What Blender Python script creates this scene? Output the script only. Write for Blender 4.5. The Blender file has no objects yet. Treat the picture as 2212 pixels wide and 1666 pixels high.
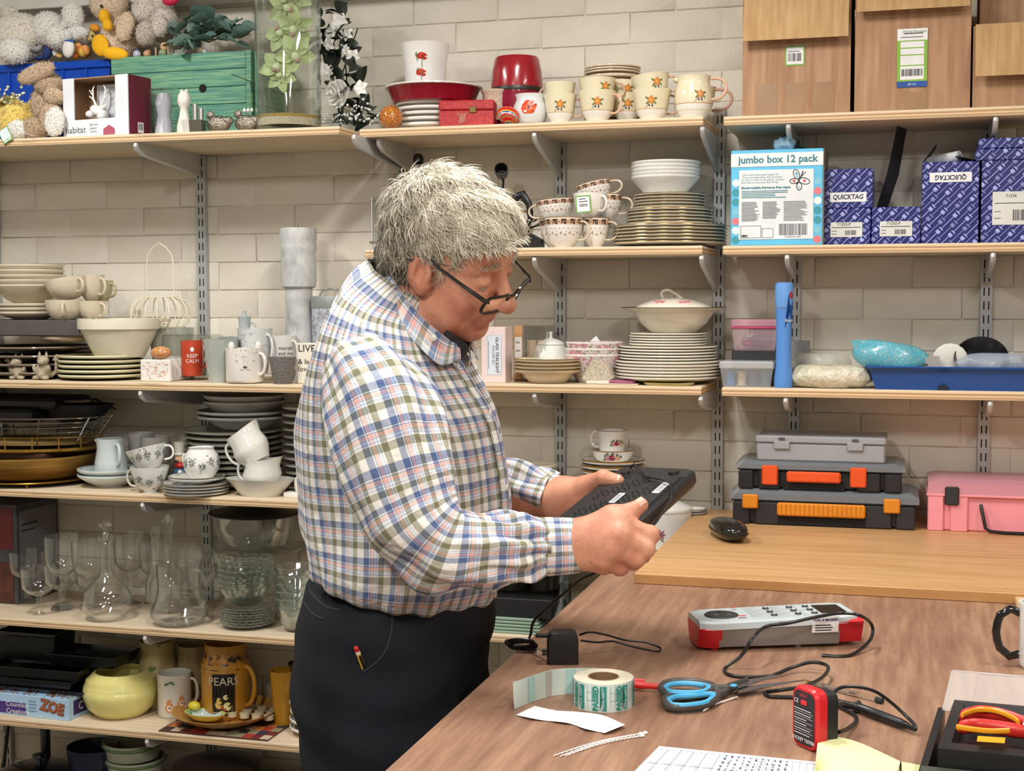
import bpy, math, random
import numpy as np
from mathutils import Vector, Matrix
from mathutils.bvhtree import BVHTree
random.seed(7); RNG = np.random.default_rng(7)
S = bpy.context.scene; COL = S.collection; PI = math.pi
F, CX, CY = 3015.0, 1106.0, 833.0
_n = np.array([1960-CX, -(640-CY), F]); _n /= np.linalg.norm(_n)
_x = -np.array([-9500-CX, -(668-CY), F]); _x -= _n*(_x@_n); _x /= np.linalg.norm(_x)
_z = np.cross(_x, _n)
if _z[1] < 0: _z = -_z
RC = np.array([_x, _n, _z]).T            # rows: camera right / up / forward in world axes
CAM = np.array([0.0, -3.42, 1.45])
cd = bpy.data.cameras.new('camera'); cam = bpy.data.objects.new('camera', cd); COL.objects.link(cam)
cd.sensor_fit = 'HORIZONTAL'; cd.sensor_width = 36; cd.lens = F/2212*36; cd.clip_start = .05
m3 = Matrix((RC[0], RC[1], -RC[2])).transposed()
cam.matrix_world = Matrix.Translation(CAM) @ m3.to_4x4(); S.camera = cam
S.view_settings.view_transform = 'Standard'; S.view_settings.look = 'None'
S.view_settings.exposure = 0.0; S.view_settings.gamma = 1.0; S.view_settings.use_curve_mapping = False
S.cycles.use_denoising = True
S.cycles.max_bounces = 10; S.cycles.transparent_max_bounces = 32; S.cycles.transmission_bounces = 8
S.cycles.caustics_reflective = False; S.cycles.caustics_refractive = False
W = bpy.data.worlds.new('world'); S.world = W; W.use_nodes = True
W.node_tree.nodes['Background'].inputs[0].default_value = (.9, .93, 1, 1); W.node_tree.nodes['Background'].inputs[1].default_value = .12
def area(name, loc, sx, sy, power, col=(1, .975, .94), aim=None):
    l = bpy.data.lights.new(name, 'AREA'); l.shape = 'RECTANGLE'; l.size = sx; l.size_y = sy; l.energy = power; l.color = col
    o = bpy.data.objects.new(name, l); COL.objects.link(o); o.location = loc
    if aim is not None: o.rotation_euler = (Vector(aim)-Vector(loc)).to_track_quat('-Z', 'Y').to_euler()
    return o
LIGHTS = [((-.60, -1.28, 2.50), 22), ((-1.95, -1.30, 2.50), 24), ((.75, -1.45, 2.50), 13), ((-.9, -3.3, 2.50), 42), ((.6, -3.5, 2.5), 34)]  # last two are unseen fill lamps added near the camera
for i, (p, e) in enumerate(LIGHTS): area('ceiling_light_glow', p, .16, .62, e)
def ray(px, py): return RC.T @ (np.array([px-CX, -(py-CY), F])/F)
def onY(px, py, Y):
    d = ray(px, py); return Vector(CAM + d*((Y-CAM[1])/d[1]))
def onZ(px, py, Z):
    d = ray(px, py); return Vector(CAM + d*((Z-CAM[2])/d[2]))
def onD(px, py, D): return Vector(CAM + ray(px, py)*D)
def proj(p):
    q = RC @ (np.array(p)-CAM); return CX+F*q[0]/q[2], CY-F*q[1]/q[2], q[2]
def A(px, Y, z):
    u = (px-CX)/F; k = RC[0]-u*RC[2]; X = -(k[1]*(Y-CAM[1])+k[2]*(z-CAM[2]))/k[0]
    return Vector((X, Y, z))
def ppm(p): return F/proj(p)[2]
def zt(px, py, Y): return onY(px, py, Y).z
def camang(p): return math.atan2(CAM[1]-p[1], CAM[0]-p[0])
def lin(h):
    c = [int(h[i:i+2], 16)/255 for i in (0, 2, 4)]
    return tuple((x/12.92 if x <= .04045 else ((x+.055)/1.055)**2.4) for x in c)+(1,)
MATS = {}
class NT:
    def __init__(s, name):
        s.m = bpy.data.materials.new(name); s.m.use_nodes = True; s.t = s.m.node_tree; s.b = s.t.nodes['Principled BSDF']
        s.tc = None
    def n(s, typ, **kw):
        x = s.t.nodes.new(typ)
        for k, v in kw.items():
            if k.startswith('i_'): x.inputs[k[2:].replace('_', ' ')].default_value = v
            else: setattr(x, k, v)
        return x
    def l(s, a, b): s.t.links.new(a, b)
    def co(s, scale=(1, 1, 1), kind='Object'):
        if s.tc is None: s.tc = s.n('ShaderNodeTexCoord')
        mp = s.n('ShaderNodeMapping'); mp.inputs['Scale'].default_value = scale; s.l(s.tc.outputs[kind], mp.inputs[0]); return mp.outputs[0]
    def noise(s, scale, vec=None, detail=3, rough=.5):
        x = s.n('ShaderNodeTexNoise'); x.inputs['Scale'].default_value = scale; x.inputs['Detail'].default_value = detail; x.inputs['Roughness'].default_value = rough
        s.l(vec if vec is not None else s.co(), x.inputs['Vector']); return x.outputs[0]
    def ramp(s, fac, stops, interp='LINEAR'):
        x = s.n('ShaderNodeValToRGB'); cr = x.color_ramp; cr.interpolation = interp
        while len(cr.elements) < len(stops): cr.elements.new(.5)
        for e, (p, c) in zip(cr.elements, stops): e.position = p; e.color = lin(c) if isinstance(c, str) else c
        s.l(fac, x.inputs[0]); return x.outputs[0]
    def mix(s, fac, a, b, mode='MIX'):
        x = s.n('ShaderNodeMix', data_type='RGBA', blend_type=mode)
        for i, v in ((0, fac), (6, a), (7, b)):
            if isinstance(v, (int, float)): x.inputs[i].default_value = v
            elif isinstance(v, str): x.inputs[i].default_value = lin(v)
            elif isinstance(v, tuple): x.inputs[i].default_value = v
            else: s.l(v, x.inputs[i])
        return x.outputs[2]
    def math(s, op, a, b=0.0):
        x = s.n('ShaderNodeMath', operation=op)
        for i, v in ((0, a), (1, b)):
            if isinstance(v, (int, float)): x.inputs[i].default_value = v
            else: s.l(v, x.inputs[i])
        return x.outputs[0]
    def color(s, c):
        if isinstance(c, str): s.b.inputs['Base Color'].default_value = lin(c)
        else: s.l(c, s.b.inputs['Base Color'])
    def bump(s, h, strength=.3, dist=.002):
        x = s.n('ShaderNodeBump'); x.inputs['Strength'].default_value = strength; x.inputs['Distance'].default_value = dist
        s.l(h, x.inputs['Height']); s.l(x.outputs[0], s.b.inputs['Normal'])
    def done(s, rough=.5, metal=0, coat=0, spec=.5):
        s.b.inputs['Roughness'].default_value = rough; s.b.inputs['Metallic'].default_value = metal
        s.b.inputs['Coat Weight'].default_value = coat; s.b.inputs['Specular IOR Level'].default_value = spec; return s.m
def mat(c, rough=.5, metal=0, var=.05, vs=14, bump=0, bs=120, coat=0, spec=.5, bd=.002):
    key = (c, rough, metal, var, vs, bump, bs, coat, spec)
    if key in MATS: return MATS[key]
    t = NT('mat_'+c)
    col = lin(c)
    if var:
        lo = tuple(x*(1-var*2) for x in col[:3])+(1,); hi = tuple(min(1, x*(1+var*1.2)) for x in col[:3])+(1,)
        t.color(t.ramp(t.noise(vs), [(.3, lo), (.7, hi)]))
    else: t.color(c)
    if bump: t.bump(t.noise(bs, detail=4), bump, bd)
    MATS[key] = t.done(rough, metal, coat, spec); return MATS[key]
def glaze(c, rough=.18, var=.03): return mat(c, rough, 0, var, 20, 0, 120, .35)
def plastic(c, rough=.38, var=.03): return mat(c, rough, 0, var, 10, .05, 300)
def fur(c, var=.12):
    key = ('fur', c)
    if key not in MATS:
        t = NT('fur_'+c); col = lin(c); v = t.co((1, 1, 1))
        lo = tuple(x*(1-var*2.2) for x in col[:3])+(1,)
        t.color(t.ramp(t.noise(160, v, 5, .7), [(.3, lo), (.62, col)])); t.bump(t.noise(220, v, 4, .7), .8, .006)
        t.b.inputs['Sheen Weight'].default_value = .4
        MATS[key] = t.done(.95, spec=.1)
    return MATS[key]
def glass(name='clear', tint=(1, 1, 1, 1), edge=.9, base=.05, rough=.02):
    key = ('glass', name)
    if key in MATS: return MATS[key]
    t = NT('glass_'+name); t.t.nodes.remove(t.b)
    out = t.t.nodes['Material Output']; tr = t.n('ShaderNodeBsdfTransparent'); tr.inputs[0].default_value = tint
    gl = t.n('ShaderNodeBsdfGlossy'); gl.inputs['Roughness'].default_value = rough; gl.inputs['Color'].default_value = (.95, 1, 1, 1)
    rf = t.n('ShaderNodeBsdfRefraction'); rf.inputs['IOR'].default_value = 1.07; rf.inputs['Roughness'].default_value = rough; rf.inputs['Color'].default_value = tint
    lw = t.n('ShaderNodeLayerWeight'); lw.inputs['Blend'].default_value = .5
    pw = t.math('POWER', lw.outputs['Facing'], 1.8)
    m1 = t.n('ShaderNodeMixShader'); t.l(t.math('MINIMUM', t.math('MULTIPLY', pw, edge*.6), .9), m1.inputs[0]); t.l(tr.outputs[0], m1.inputs[1]); t.l(rf.outputs[0], m1.inputs[2])
    f = t.math('MINIMUM', t.math('ADD', t.math('MULTIPLY', t.math('POWER', lw.outputs['Facing'], 3.2), edge*1.15), base*.9+.015), 1.0)
    mx = t.n('ShaderNodeMixShader'); t.l(f, mx.inputs[0]); t.l(m1.outputs[0], mx.inputs[1]); t.l(gl.outputs[0], mx.inputs[2]); t.l(mx.outputs[0], out.inputs[0])
    MATS[key] = t.m; return t.m
def frosted(name, c, alpha):
    key = ('frost', name)
    if key in MATS: return MATS[key]
    t = NT('frost_'+name); t.color(c); t.done(.3); t.b.inputs['Alpha'].default_value = alpha
    MATS[key] = t.m; return t.m
def prints(name, base, spots, rough=.2, coat=.3, scale=60, kind='Object'):
    """flat print on a glaze: layers of small Voronoi blots, (colour, scale, size, offset)"""
    key = ('print', name)
    if key in MATS: return MATS[key]
    t = NT('print_'+name); c = None
    for i, (hc, sc, size, off) in enumerate(spots):
        v = t.n('ShaderNodeTexVoronoi'); v.inputs['Scale'].default_value = sc
        mp = t.n('ShaderNodeMapping'); mp.inputs['Location'].default_value = (off, off*1.7, off*.6); t.l(t.co(), mp.inputs[0])
        wn = t.n('ShaderNodeTexNoise'); wn.inputs['Scale'].default_value = sc*2.2; t.l(mp.outputs[0], wn.inputs[0])
        va = t.mix(.12, mp.outputs[0], wn.outputs[1], 'ADD'); t.l(va, v.inputs['Vector'])
        f = t.math('LESS_THAN', v.outputs['Distance'], size)
        c = t.mix(f, c if c is not None else base, hc)
    t.color(c); MATS[key] = t.done(rough, 0, coat); return MATS[key]
class MB:
    def __init__(s): s.v = []; s.f = []; s.m = []; s.uv = None; s.M = None; s.mi = 0
    def add(s, vs, fs, mi=None):
        o = len(s.v)
        if s.M is not None: vs = [tuple(s.M @ Vector(p)) for p in vs]
        s.v += [tuple(p) for p in vs]; s.f += [[i+o for i in f] for f in fs]; s.m += [s.mi if mi is None else mi]*len(fs); return s
    def box(s, x0, x1, y0, y1, z0, z1, mi=None, b=0):
        if x1 < x0: x0, x1 = x1, x0
        if y1 < y0: y0, y1 = y1, y0
        if z1 < z0: z0, z1 = z1, z0
        if not b:
            v = [(x, y, z) for x in (x0, x1) for y in (y0, y1) for z in (z0, z1)]
            return s.add(v, [(0, 1, 3, 2), (4, 6, 7, 5), (0, 4, 5, 1), (2, 3, 7, 6), (0, 2, 6, 4), (1, 5, 7, 3)], mi)
        b = min(b, (x1-x0)/2.01, (y1-y0)/2.01, (z1-z0)/2.01); c = [(x0, x1), (y0, y1), (z0, z1)]; v = []; ix = {}
        for i in (0, 1):
            for j in (0, 1):
                for k in (0, 1):
                    for ax in range(3):
                        p = []
                        for a, bit in enumerate((i, j, k)):
                            e = c[a][bit]; p.append(e if a == ax else e+(b if bit == 0 else -b))
                        ix[(i, j, k, ax)] = len(v); v.append(tuple(p))
        fs = []
        for ax in range(3):
            o1, o2 = [a for a in range(3) if a != ax]
            for bit in (0, 1):
                q = []
                for (p1, p2) in ((0, 0), (1, 0), (1, 1), (0, 1)):
                    t = [0, 0, 0]; t[ax] = bit; t[o1] = p1; t[o2] = p2; q.append(ix[(*t, ax)])
                fs.append(q)
            for b1 in (0, 1):
                for b2 in (0, 1):
                    t0 = [0, 0, 0]; t0[o1] = b1; t0[o2] = b2; t1 = list(t0); t1[ax] = 1
                    fs.append([ix[(*t0, o1)], ix[(*t1, o1)], ix[(*t1, o2)], ix[(*t0, o2)]])
        for i in (0, 1):
            for j in (0, 1):
                for k in (0, 1): fs.append([ix[(i, j, k, a)] for a in range(3)])
        return s.add(v, fs, mi)
    def lathe(s, prof, n=32, mi=None, c=(0, 0, 0), sx=1, sy=1, wav=0, wn=0):
        v = []; rows = []
        for (r, z) in prof:
            if r <= 1e-7: rows.append([len(v)]); v.append((c[0], c[1], c[2]+z))
            else:
                row = []
                for i in range(n):
                    a = 2*PI*i/n; k = r*(1+wav*math.cos(wn*a)) if wn else r
                    row.append(len(v)); v.append((c[0]+k*math.cos(a)*sx, c[1]+k*math.sin(a)*sy, c[2]+z))
                rows.append(row)
        fs = []
        for a, b in zip(rows, rows[1:]):
            if len(a) == 1 and len(b) == 1: continue
            for i in range(n):
                j = (i+1) % n
                if len(a) == 1: fs.append((a[0], b[j], b[i]))
                elif len(b) == 1: fs.append((a[i], a[j], b[0]))
                else: fs.append((a[i], a[j], b[j], b[i]))
        return s.add(v, fs, mi)
    def vessel(s, prof, t=.003, n=32, mi=None, c=(0, 0, 0), **k):
        zb = prof[0][1]; inner = [(max(r-t, .0005), max(z, zb+t)) for r, z in reversed(prof)]
        inner[0] = (prof[-1][0]-t*.8, prof[-1][1])
        return s.lathe([(0, zb)]+list(prof)+inner+[(0, zb+t)], n, mi, c, **k)
    def tube(s, pts, r, n=8, mi=None, closed=False, flat=1.0):
        pts = [Vector(p) for p in pts]; N = len(pts); rr = r if isinstance(r, (list, tuple)) else [r]*N; v = []; up = None
        for i, p in enumerate(pts):
            a = pts[i-1] if (i or closed) else p; b = pts[(i+1) % N] if (i < N-1 or closed) else p
            d = (b-a).normalized() if (b-a).length > 1e-9 else Vector((0, 0, 1))
            if up is None: up = Vector((0, 0, 1)) if abs(d.z) < .9 else Vector((1, 0, 0))
            u = up-d*up.dot(d); u = u.normalized() if u.length > 1e-6 else d.orthogonal().normalized(); up = u; w = d.cross(u)
            for k in range(n):
                an = 2*PI*k/n; v.append(tuple(p+u*(rr[i]*math.cos(an))+w*(rr[i]*flat*math.sin(an))))
        fs = []
        for i in range(N if closed else N-1):
            j = (i+1) % N
            for k in range(n): fs.append((i*n+k, i*n+(k+1) % n, j*n+(k+1) % n, j*n+k))
        if not closed: fs += [tuple(range(n))[::-1], tuple((N-1)*n+k for k in range(n))]
        return s.add(v, fs, mi)
    def ell(s, c, rx, ry=None, rz=None, n=16, mi=None, rot=None):
        ry = rx if ry is None else ry; rz = rx if rz is None else rz; m = max(6, n//2); v = []; fs = []
        R = rot if rot is not None else Matrix.Identity(3)
        for i in range(m+1):
            th = PI*i/m
            for k in range(n):
                a = 2*PI*k/n; v.append(tuple(R @ Vector((rx*math.sin(th)*math.cos(a), ry*math.sin(th)*math.sin(a), rz*math.cos(th)))+Vector(c)))
        for i in range(m):
            for k in range(n): fs.append((i*n+k, (i+1)*n+k, (i+1)*n+(k+1) % n, i*n+(k+1) % n))
        return s.add(v, fs, mi)
    def prism(s, poly, y0, y1, mi=None, ax='y'):
        n = len(poly); f = {'y': lambda a, b, t: (a, t, b), 'z': lambda a, b, t: (a, b, t), 'x': lambda a, b, t: (t, a, b)}[ax]
        v = [f(a, b, y0) for a, b in poly]+[f(a, b, y1) for a, b in poly]
        return s.add(v, [tuple(range(n)), tuple(range(2*n-1, n-1, -1))]+[(i, i+n, (i+1) % n+n, (i+1) % n) for i in range(n)], mi)
    def grid(s, P, mi=None, closed=False):
        """P: rows of points"""
        R, Cn = len(P), len(P[0]); v = [p for r in P for p in r]; fs = []
        for i in range(R-1):
            for k in range(Cn if closed else Cn-1): fs.append((i*Cn+k, i*Cn+(k+1) % Cn, (i+1)*Cn+(k+1) % Cn, (i+1)*Cn+k))
        return s.add(v, fs, mi)
    def mesh(s, name, mats, smooth=40):
        me = bpy.data.meshes.new(name); me.from_pydata(s.v, [], s.f)
        mats = mats if isinstance(mats, (list, tuple)) else [mats]
        for m in mats: me.materials.append(m)
        if len(mats) > 1: me.polygons.foreach_set('material_index', s.m)
        if s.uv is not None:
            uvl = me.uv_layers.new(name='UVMap'); li = np.empty(len(me.loops), np.int32); me.loops.foreach_get('vertex_index', li)
            uvl.data.foreach_set('uv', np.asarray(s.uv, np.float32)[li].ravel())
        if smooth: me.shade_smooth(); me.set_sharp_from_angle(angle=math.radians(smooth))
        me.update(); return me
    def part(s, name, mats, parent=None, loc=(0, 0, 0), rz=0, label=None, smooth=40):
        o = bpy.data.objects.new(name, s.mesh(name, mats, smooth)); COL.objects.link(o); o.location = loc; o.rotation_euler = (0, 0, rz)
        if parent is not None: o.parent = parent
        if label: o['label'] = label
        return o
def tag(o, label, cat, group=None):
    o['label'] = label; o['category'] = cat
    if group: o['group'] = group
    return o
def thing(name, label, cat, loc=(0, 0, 0), rz=0, group=None):
    o = bpy.data.objects.new(name, None); COL.objects.link(o); o.empty_display_size = .02; o.location = loc
    o.rotation_euler = (0, 0, rz); return tag(o, label, cat, group)
def solo(name, label, cat, mb, mats, loc=(0, 0, 0), rz=0, group=None, smooth=40):
    return tag(mb.part(name, mats, None, loc, rz, smooth=smooth), label, cat, group)
def dup(o, loc, rz=None, label=None, group=None, rot=None):
    c = o.copy(); COL.objects.link(c); c.location = loc
    if rot is not None: c.rotation_euler = rot
    elif rz is not None: c.rotation_euler = (0, 0, rz)
    if label: c['label'] = label
    if group: c['group'] = group
    for ch in list(o.children):
        d = ch.copy(); COL.objects.link(d); d.parent = c
        for g in list(ch.children):
            e = g.copy(); COL.objects.link(e); e.parent = d
    return c
ORD = ['lowest', 'second', 'third', 'fourth', 'fifth', 'sixth', 'seventh', 'eighth', 'ninth', 'tenth', 'eleventh', 'twelfth', 'thirteenth', 'fourteenth', 'fifteenth', 'sixteenth', 'seventeenth']
def ordn(i, n): return 'bottom' if i == 0 else ('top' if i == n-1 else ORD[i]+' from bottom')
def text(s, size, m, parent, loc, right=(1, 0, 0), up=(0, 0, 1), align='CENTER', name='lettering', sx=1.0, bold=0, label=None):
    cu = bpy.data.curves.new(name, 'FONT'); cu.body = s; cu.size = size; cu.align_x = align; cu.align_y = 'CENTER'; cu.resolution_u = 2
    if bold: cu.offset = bold
    tmp = bpy.data.objects.new('t', cu); COL.objects.link(tmp); bpy.context.view_layer.update()
    me = bpy.data.meshes.new_from_object(tmp.evaluated_get(bpy.context.evaluated_depsgraph_get())); bpy.data.objects.remove(tmp); bpy.data.curves.remove(cu)
    r = Vector(right).normalized(); u = Vector(up).normalized(); nn = r.cross(u)
    me.transform(Matrix(((r.x*sx, u.x, nn.x, loc[0]), (r.y*sx, u.y, nn.y, loc[1]), (r.z*sx, u.z, nn.z, loc[2]), (0, 0, 0, 1))))
    me.materials.clear(); me.materials.append(m); o = bpy.data.objects.new(name, me); COL.objects.link(o)
    if parent is not None: o.parent = parent
    if label: o['label'] = label
    return o
def rects(lst, o, r, u, off=.0006):
    """flat print: lst of (x0,x1,y0,y1,mi) in a plane at o spanned by r,u, lifted off along r x u"""
    mb = MB(); o = Vector(o); r = Vector(r).normalized(); u = Vector(u).normalized(); n = r.cross(u)
    for (x0, x1, y0, y1, mi) in lst:
        mb.add([tuple(o+r*x+u*y+n*(off*(1+.4*mi))) for x, y in ((x0, y0), (x1, y0), (x1, y1), (x0, y1))], [(0, 1, 2, 3)], mi)
    return mb
def barcode(x0, x1, y0, y1, mi, seed=1, n=24):
    rr = random.Random(seed); out = []; x = x0; st = (x1-x0)/n
    while x < x1-st:
        w = st*rr.choice((.4, .5, .8, 1.1)); out.append((x, min(x+w, x1), y0, y1, mi)); x += w+st*rr.choice((.4, .6, .9))
    return out
def lines(x0, x1, ys, h, mi, seed=1):
    rr = random.Random(seed); return [(x0, x0+(x1-x0)*rr.uniform(.7, 1), y-h/2, y+h/2, mi) for y in ys]
WHITE = glaze('ECE9E2'); CREAM = glaze('E6DCC4'); IVORY = glaze('E9E3D3'); CLEAR = glass()
STEEL = mat('B9B9B6', .3, .9, .05); CHROME = mat('D6D4D0', .12, 1, .02); BLACK = plastic('121316'); GOLD = mat('B98F45', .25, .9, .1)
WIREM = mat('E9E2C9', .5, 0); PAPER = mat('EDEEF0', .7); INK = mat('26282B', .7, var=0); GREYM = mat('BCBEBD', .45, .15, .04)
def struct(o): o['kind'] = 'structure'; return o
def wallpaint():
    t = NT('cream_paint'); a = t.noise(9, detail=4); b = t.noise(70, detail=5, rough=.65)
    c = t.ramp(a, [(.3, 'DDD7C8'), (.5, 'E3DDCF'), (.72, 'E6E1D4')])
    oi = t.n('ShaderNodeObjectInfo'); c = t.mix(t.math('MULTIPLY', oi.outputs['Random'], .07), c, 'D2CABA')
    spots = t.ramp(t.noise(38, detail=2), [(.0, (0, 0, 0, 1)), (.74, (0, 0, 0, 1)), (.80, (1, 1, 1, 1))])
    t.color(t.mix(t.math('MULTIPLY', spots, .25), c, 'A89F8C')); t.bump(b, .55, .004); return t.done(.62, spec=.35)
PAINT = wallpaint()
mortar = PAINT
plain = mat('DAD5C8', .8, bump=.2, bs=40)
wb = MB().box(-3.4, 2.2, .004, .12, 0, 2.6)
wall = struct(wb.part('wall_back', mortar))
struct(MB().box(-3.5, -3.4, -5.2, .12, 0, 2.6).part('wall_left', plain)); struct(MB().box(2.2, 2.3, -5.2, .12, 0, 2.6).part('wall_right', plain))
struct(MB().box(-3.5, 2.3, -5.3, -5.2, 0, 2.6).part('wall_front', plain))
struct(MB().box(-3.5, 2.3, -5.3, .12, 2.6, 2.7).part('ceiling', mat('EDEBE4', .9)))
struct(MB().box(-3.5, 2.3, -5.3, .12, -.1, 0).part('floor', mat('5E5850', .7, var=.1, vs=30)))
def brick_mesh(k, w):
    r = random.Random(k); mb = MB(); e = .0022
    mb.box(-w/2, w/2, .0014-r.uniform(0, .0012), .008, .0006, .0744, b=.0022)
    mb.v = [(x+r.uniform(-e, e)*.7, y+r.uniform(-.0012, .0012), z+r.uniform(-e, e)*.45) for x, y, z in mb.v]
    return mb.mesh('brick', PAINT, 60)
BR = [brick_mesh(k, .2242) for k in range(7)]
_p = onY(1263.7, 123, 0); ZC = 1.770; row0 = math.floor((_p.z-ZC)/.075); XJ = _p.x
def brick_row(z): return round((z-ZC)/.075)
low = MB(); nb = 0
for i in range(-23, 9):
    z = ZC+i*.075
    off = XJ+(.1125 if (i-row0) % 2 else 0)
    for k in range(-15, 10):
        x = off+k*.225+.1125
        if x < -2.75 or x > .75: continue
        if z > .97 and -2.42 < x < .40 and z < 2.10:
            o = bpy.data.objects.new('brick', BR[(i*5+k*3) % 7]); COL.objects.link(o); o.location = (x, 0, z); o.parent = wall; nb += 1
        else:
            low.M = Matrix.Translation((x, 0, z)); low.box(-.111, .111, 0, .008, .0006, .0744, b=.0022)
low.M = None
_o = low.part('brickwork', PAINT, wall, smooth=60); _o['kind'] = 'stuff'
for i, (p, e) in enumerate(LIGHTS):
    t = thing('ceiling_light', 'white ceiling strip light, number %s from the left above the room' % ['two', 'one', 'three', 'four, an added fill lamp,', 'five, an added fill lamp,'][i], 'light', (p[0], p[1], 2.6), 0, 'ceiling strip lights')
    MB().box(-.11, .11, -.36, .36, -.07, 0, b=.01).part('housing', mat('E8E8E6', .5), t)
def ply():
    t = NT('plywood'); g = t.n('ShaderNodeNewGeometry'); nz = t.n('ShaderNodeSeparateXYZ'); t.l(g.outputs['Normal'], nz.inputs[0])
    face = t.math('GREATER_THAN', t.math('ABSOLUTE', nz.outputs[2]), .6)
    grain = t.noise(3, t.co((2, 40, 40)), 4, .6); c1 = t.ramp(grain, [(.3, 'CDB79A'), (.55, 'DDCBB0'), (.75, 'E4D5BD')])
    pz = t.n('ShaderNodeSeparateXYZ'); t.l(t.co(), pz.inputs[0])
    zz = t.math('ADD', t.math('MULTIPLY', pz.outputs[2], 1/.0195), t.math('MULTIPLY', t.noise(2.5, t.co((1.2, 3, 3)), 3), .10))
    edge = t.ramp(t.math('FRACT', t.math('ADD', zz, 1.0)), [(0, 'E3CBA6'), (.16, 'E6CFAB'), (.2, 'AC8A66'), (.36, 'C9A67D'), (.4, 'E2C8A2'), (.54, 'E0C59E'), (.58, 'A98762'), (.74, 'C4A078'), (.8, 'E8D3B2'), (1, 'E6D0AD')])
    dk = t.ramp(t.noise(9, t.co((1, 6, 9)), 4, .7), [(0, (0, 0, 0, 1)), (.63, (0, 0, 0, 1)), (.7, (1, 1, 1, 1))])
    edge = t.mix(t.math('MULTIPLY', dk, .45), edge, '6E4F35')
    t.color(t.mix(face, edge, c1)); t.bump(grain, .12, .002); return t.done(.6, spec=.3)
PLY = ply()
TH = .0195
LX0 = -2.75
SH = {}   # name: (x0,x1,yfront,ztop)
def shelf(k, x0, x1, yf, zu, label, dx=0):
    mb = MB().box(x0, x1, yf, -.004, -TH, 0, b=.0016)
    o = solo('shelf_board', label, 'shelf', mb, PLY, (0, 0, zu+TH)); SH[k] = (x0, x1, yf, zu+TH); return o
YL, YM, YR = -.345, -.275, -.255
XL = onY(733, 283, YL).x; XM0, XM1 = onY(776, 285, YM).x, onY(1519, 270, YM).x; XR0 = onY(1563, 265, YR).x
Z1, Z2, Z3, Z4, Z5 = 1.8265, 1.5425, 1.229, .955, .630
shelf('L1', LX0, XL, YL, zt(400, 302.6, YL), 'top left plywood shelf carrying soft toys and the green crate')
shelf('L2', LX0, -1.2, YL, zt(300, 843.5, YL), 'left plywood shelf carrying cream bowls, mugs and the candle pedestal')
shelf('L3', LX0, -1.2, YL, zt(300, 1085, YL), 'left plywood shelf carrying gold trays and white china')
shelf('L4', LX0, -1.2, YL, zt(300, 1372, YL), 'left plywood shelf carrying clear glassware')
shelf('L5', LX0, -1.2, YL, zt(300, 1595, YL), 'left plywood shelf carrying yellow pottery and baking tins')
shelf('L6', LX0, -1.2, YL, .085, 'lowest left plywood shelf carrying dark pans near the floor')
shelf('M1', XM0, XM1, YM, zt(1150, 283.5, YM), 'top middle plywood shelf carrying flowered cups and the red barrel')
shelf('M2', onY(788, 555, YM).x, XM1, YM, zt(1300, 551.5, YM), 'second middle plywood shelf carrying brown banded cups and tall plate stack')
shelf('M3', -1.19, XM1, YM, zt(1300, 851, YM), 'third middle plywood shelf carrying the tureen and scalloped dishes')
shelf('M4', -1.19, XM1-.02, YM, .835, 'fourth middle plywood shelf hidden behind the held box, with rose china')
shelf('M5', -1.19, XM1-.02, YM, zt(1130, 1392, YM), 'low middle plywood shelf carrying black box and glass plates')
shelf('R1', XR0, .62, YR, zt(1900, 259, YR), 'top right plywood shelf carrying three brown cartons')
shelf('R2', XR0, .62, YR, zt(1900, 546.5, YR), 'second right plywood shelf carrying blue tag boxes')
shelf('R3', XR0, .62, YR, zt(1900, 861.5, YR), 'third right plywood shelf carrying the blue tray')
pz_ = onY(0, 29, -.10); pz2 = onY(272, 1, -.10)
solo('wall_trunking', 'white boxed trunking along the wall above the soft toys, top left', 'trunking', MB().box(LX0, onY(1240, 5, -.1).x, -.10, -.0, 0, .07, b=.002), mat('DDDCD6', .5), (0, 0, (pz_.z+pz2.z)/2))
UPM = mat('B7BABA', .42, .25, .04)
SLOT = mat('1A1815', .9, var=0)
def upright(px, py, z0, z1, label, tilt=0):
    x = onY(px, py, 0).x; w = .0136; t = thing('shelf_upright', label, 'shelf upright', (x, 0, z0), 0, 'twin slot uprights on the wall')
    mb = MB(); D = .014; h = z1-z0
    mb.box(-w, w, -D-.0015, -D, 0, h, b=.0006); mb.box(-w, -w+.002, -D, 0, 0, h); mb.box(w-.002, w, -D, 0, 0, h); mb.part('rail', UPM, t)
    sl = MB(); n = int(h/.032)
    for i in range(n):
        z = .016+i*.032
        for sx in (-.0052, .0052): sl.box(sx-.00135, sx+.00135, -D-.0022, -D-.0012, z-.0095, z+.0095)
    o = sl.part('slots', SLOT, t); o['kind'] = 'stuff'
    sc = MB().lathe([(0, 0), (.0045, 0), (.004, .002), (0, .0025)], 12); sc.v = [(a, -D-.0015-c, b) for a, b, c in sc.v]
    s0 = sc.part('screw', mat('A89C86', .4, .6), t, (0, 0, h*.62))
    if tilt: t.rotation_euler = (0, tilt, 0)
    return x
UX = {}
UX['A'] = upright(-8, 450, .1, 1.83, 'slotted steel upright at the far left edge')
UX['B'] = upright(441, 560, .1, 1.83, 'slotted steel upright on the left beside the wire cage')
UX['C'] = upright(873, 380, .1, 1.83, 'slotted steel upright behind the head of the man')
UX['D'] = upright(1213, 600, .1, 1.83, 'slotted steel upright in the middle behind banded cups and teapot')
UX['E'] = upright(1554, 600, .1, 1.905, 'slotted steel upright at the right end of the middle shelves')
UX['F'] = upright(1718, 640, .90, 1.83, 'slotted steel upright behind the tall blue bottle')
UX['G'] = upright(2129, 700, .90, 1.83, 'slotted steel upright on the right behind the metal bowl')
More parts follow.
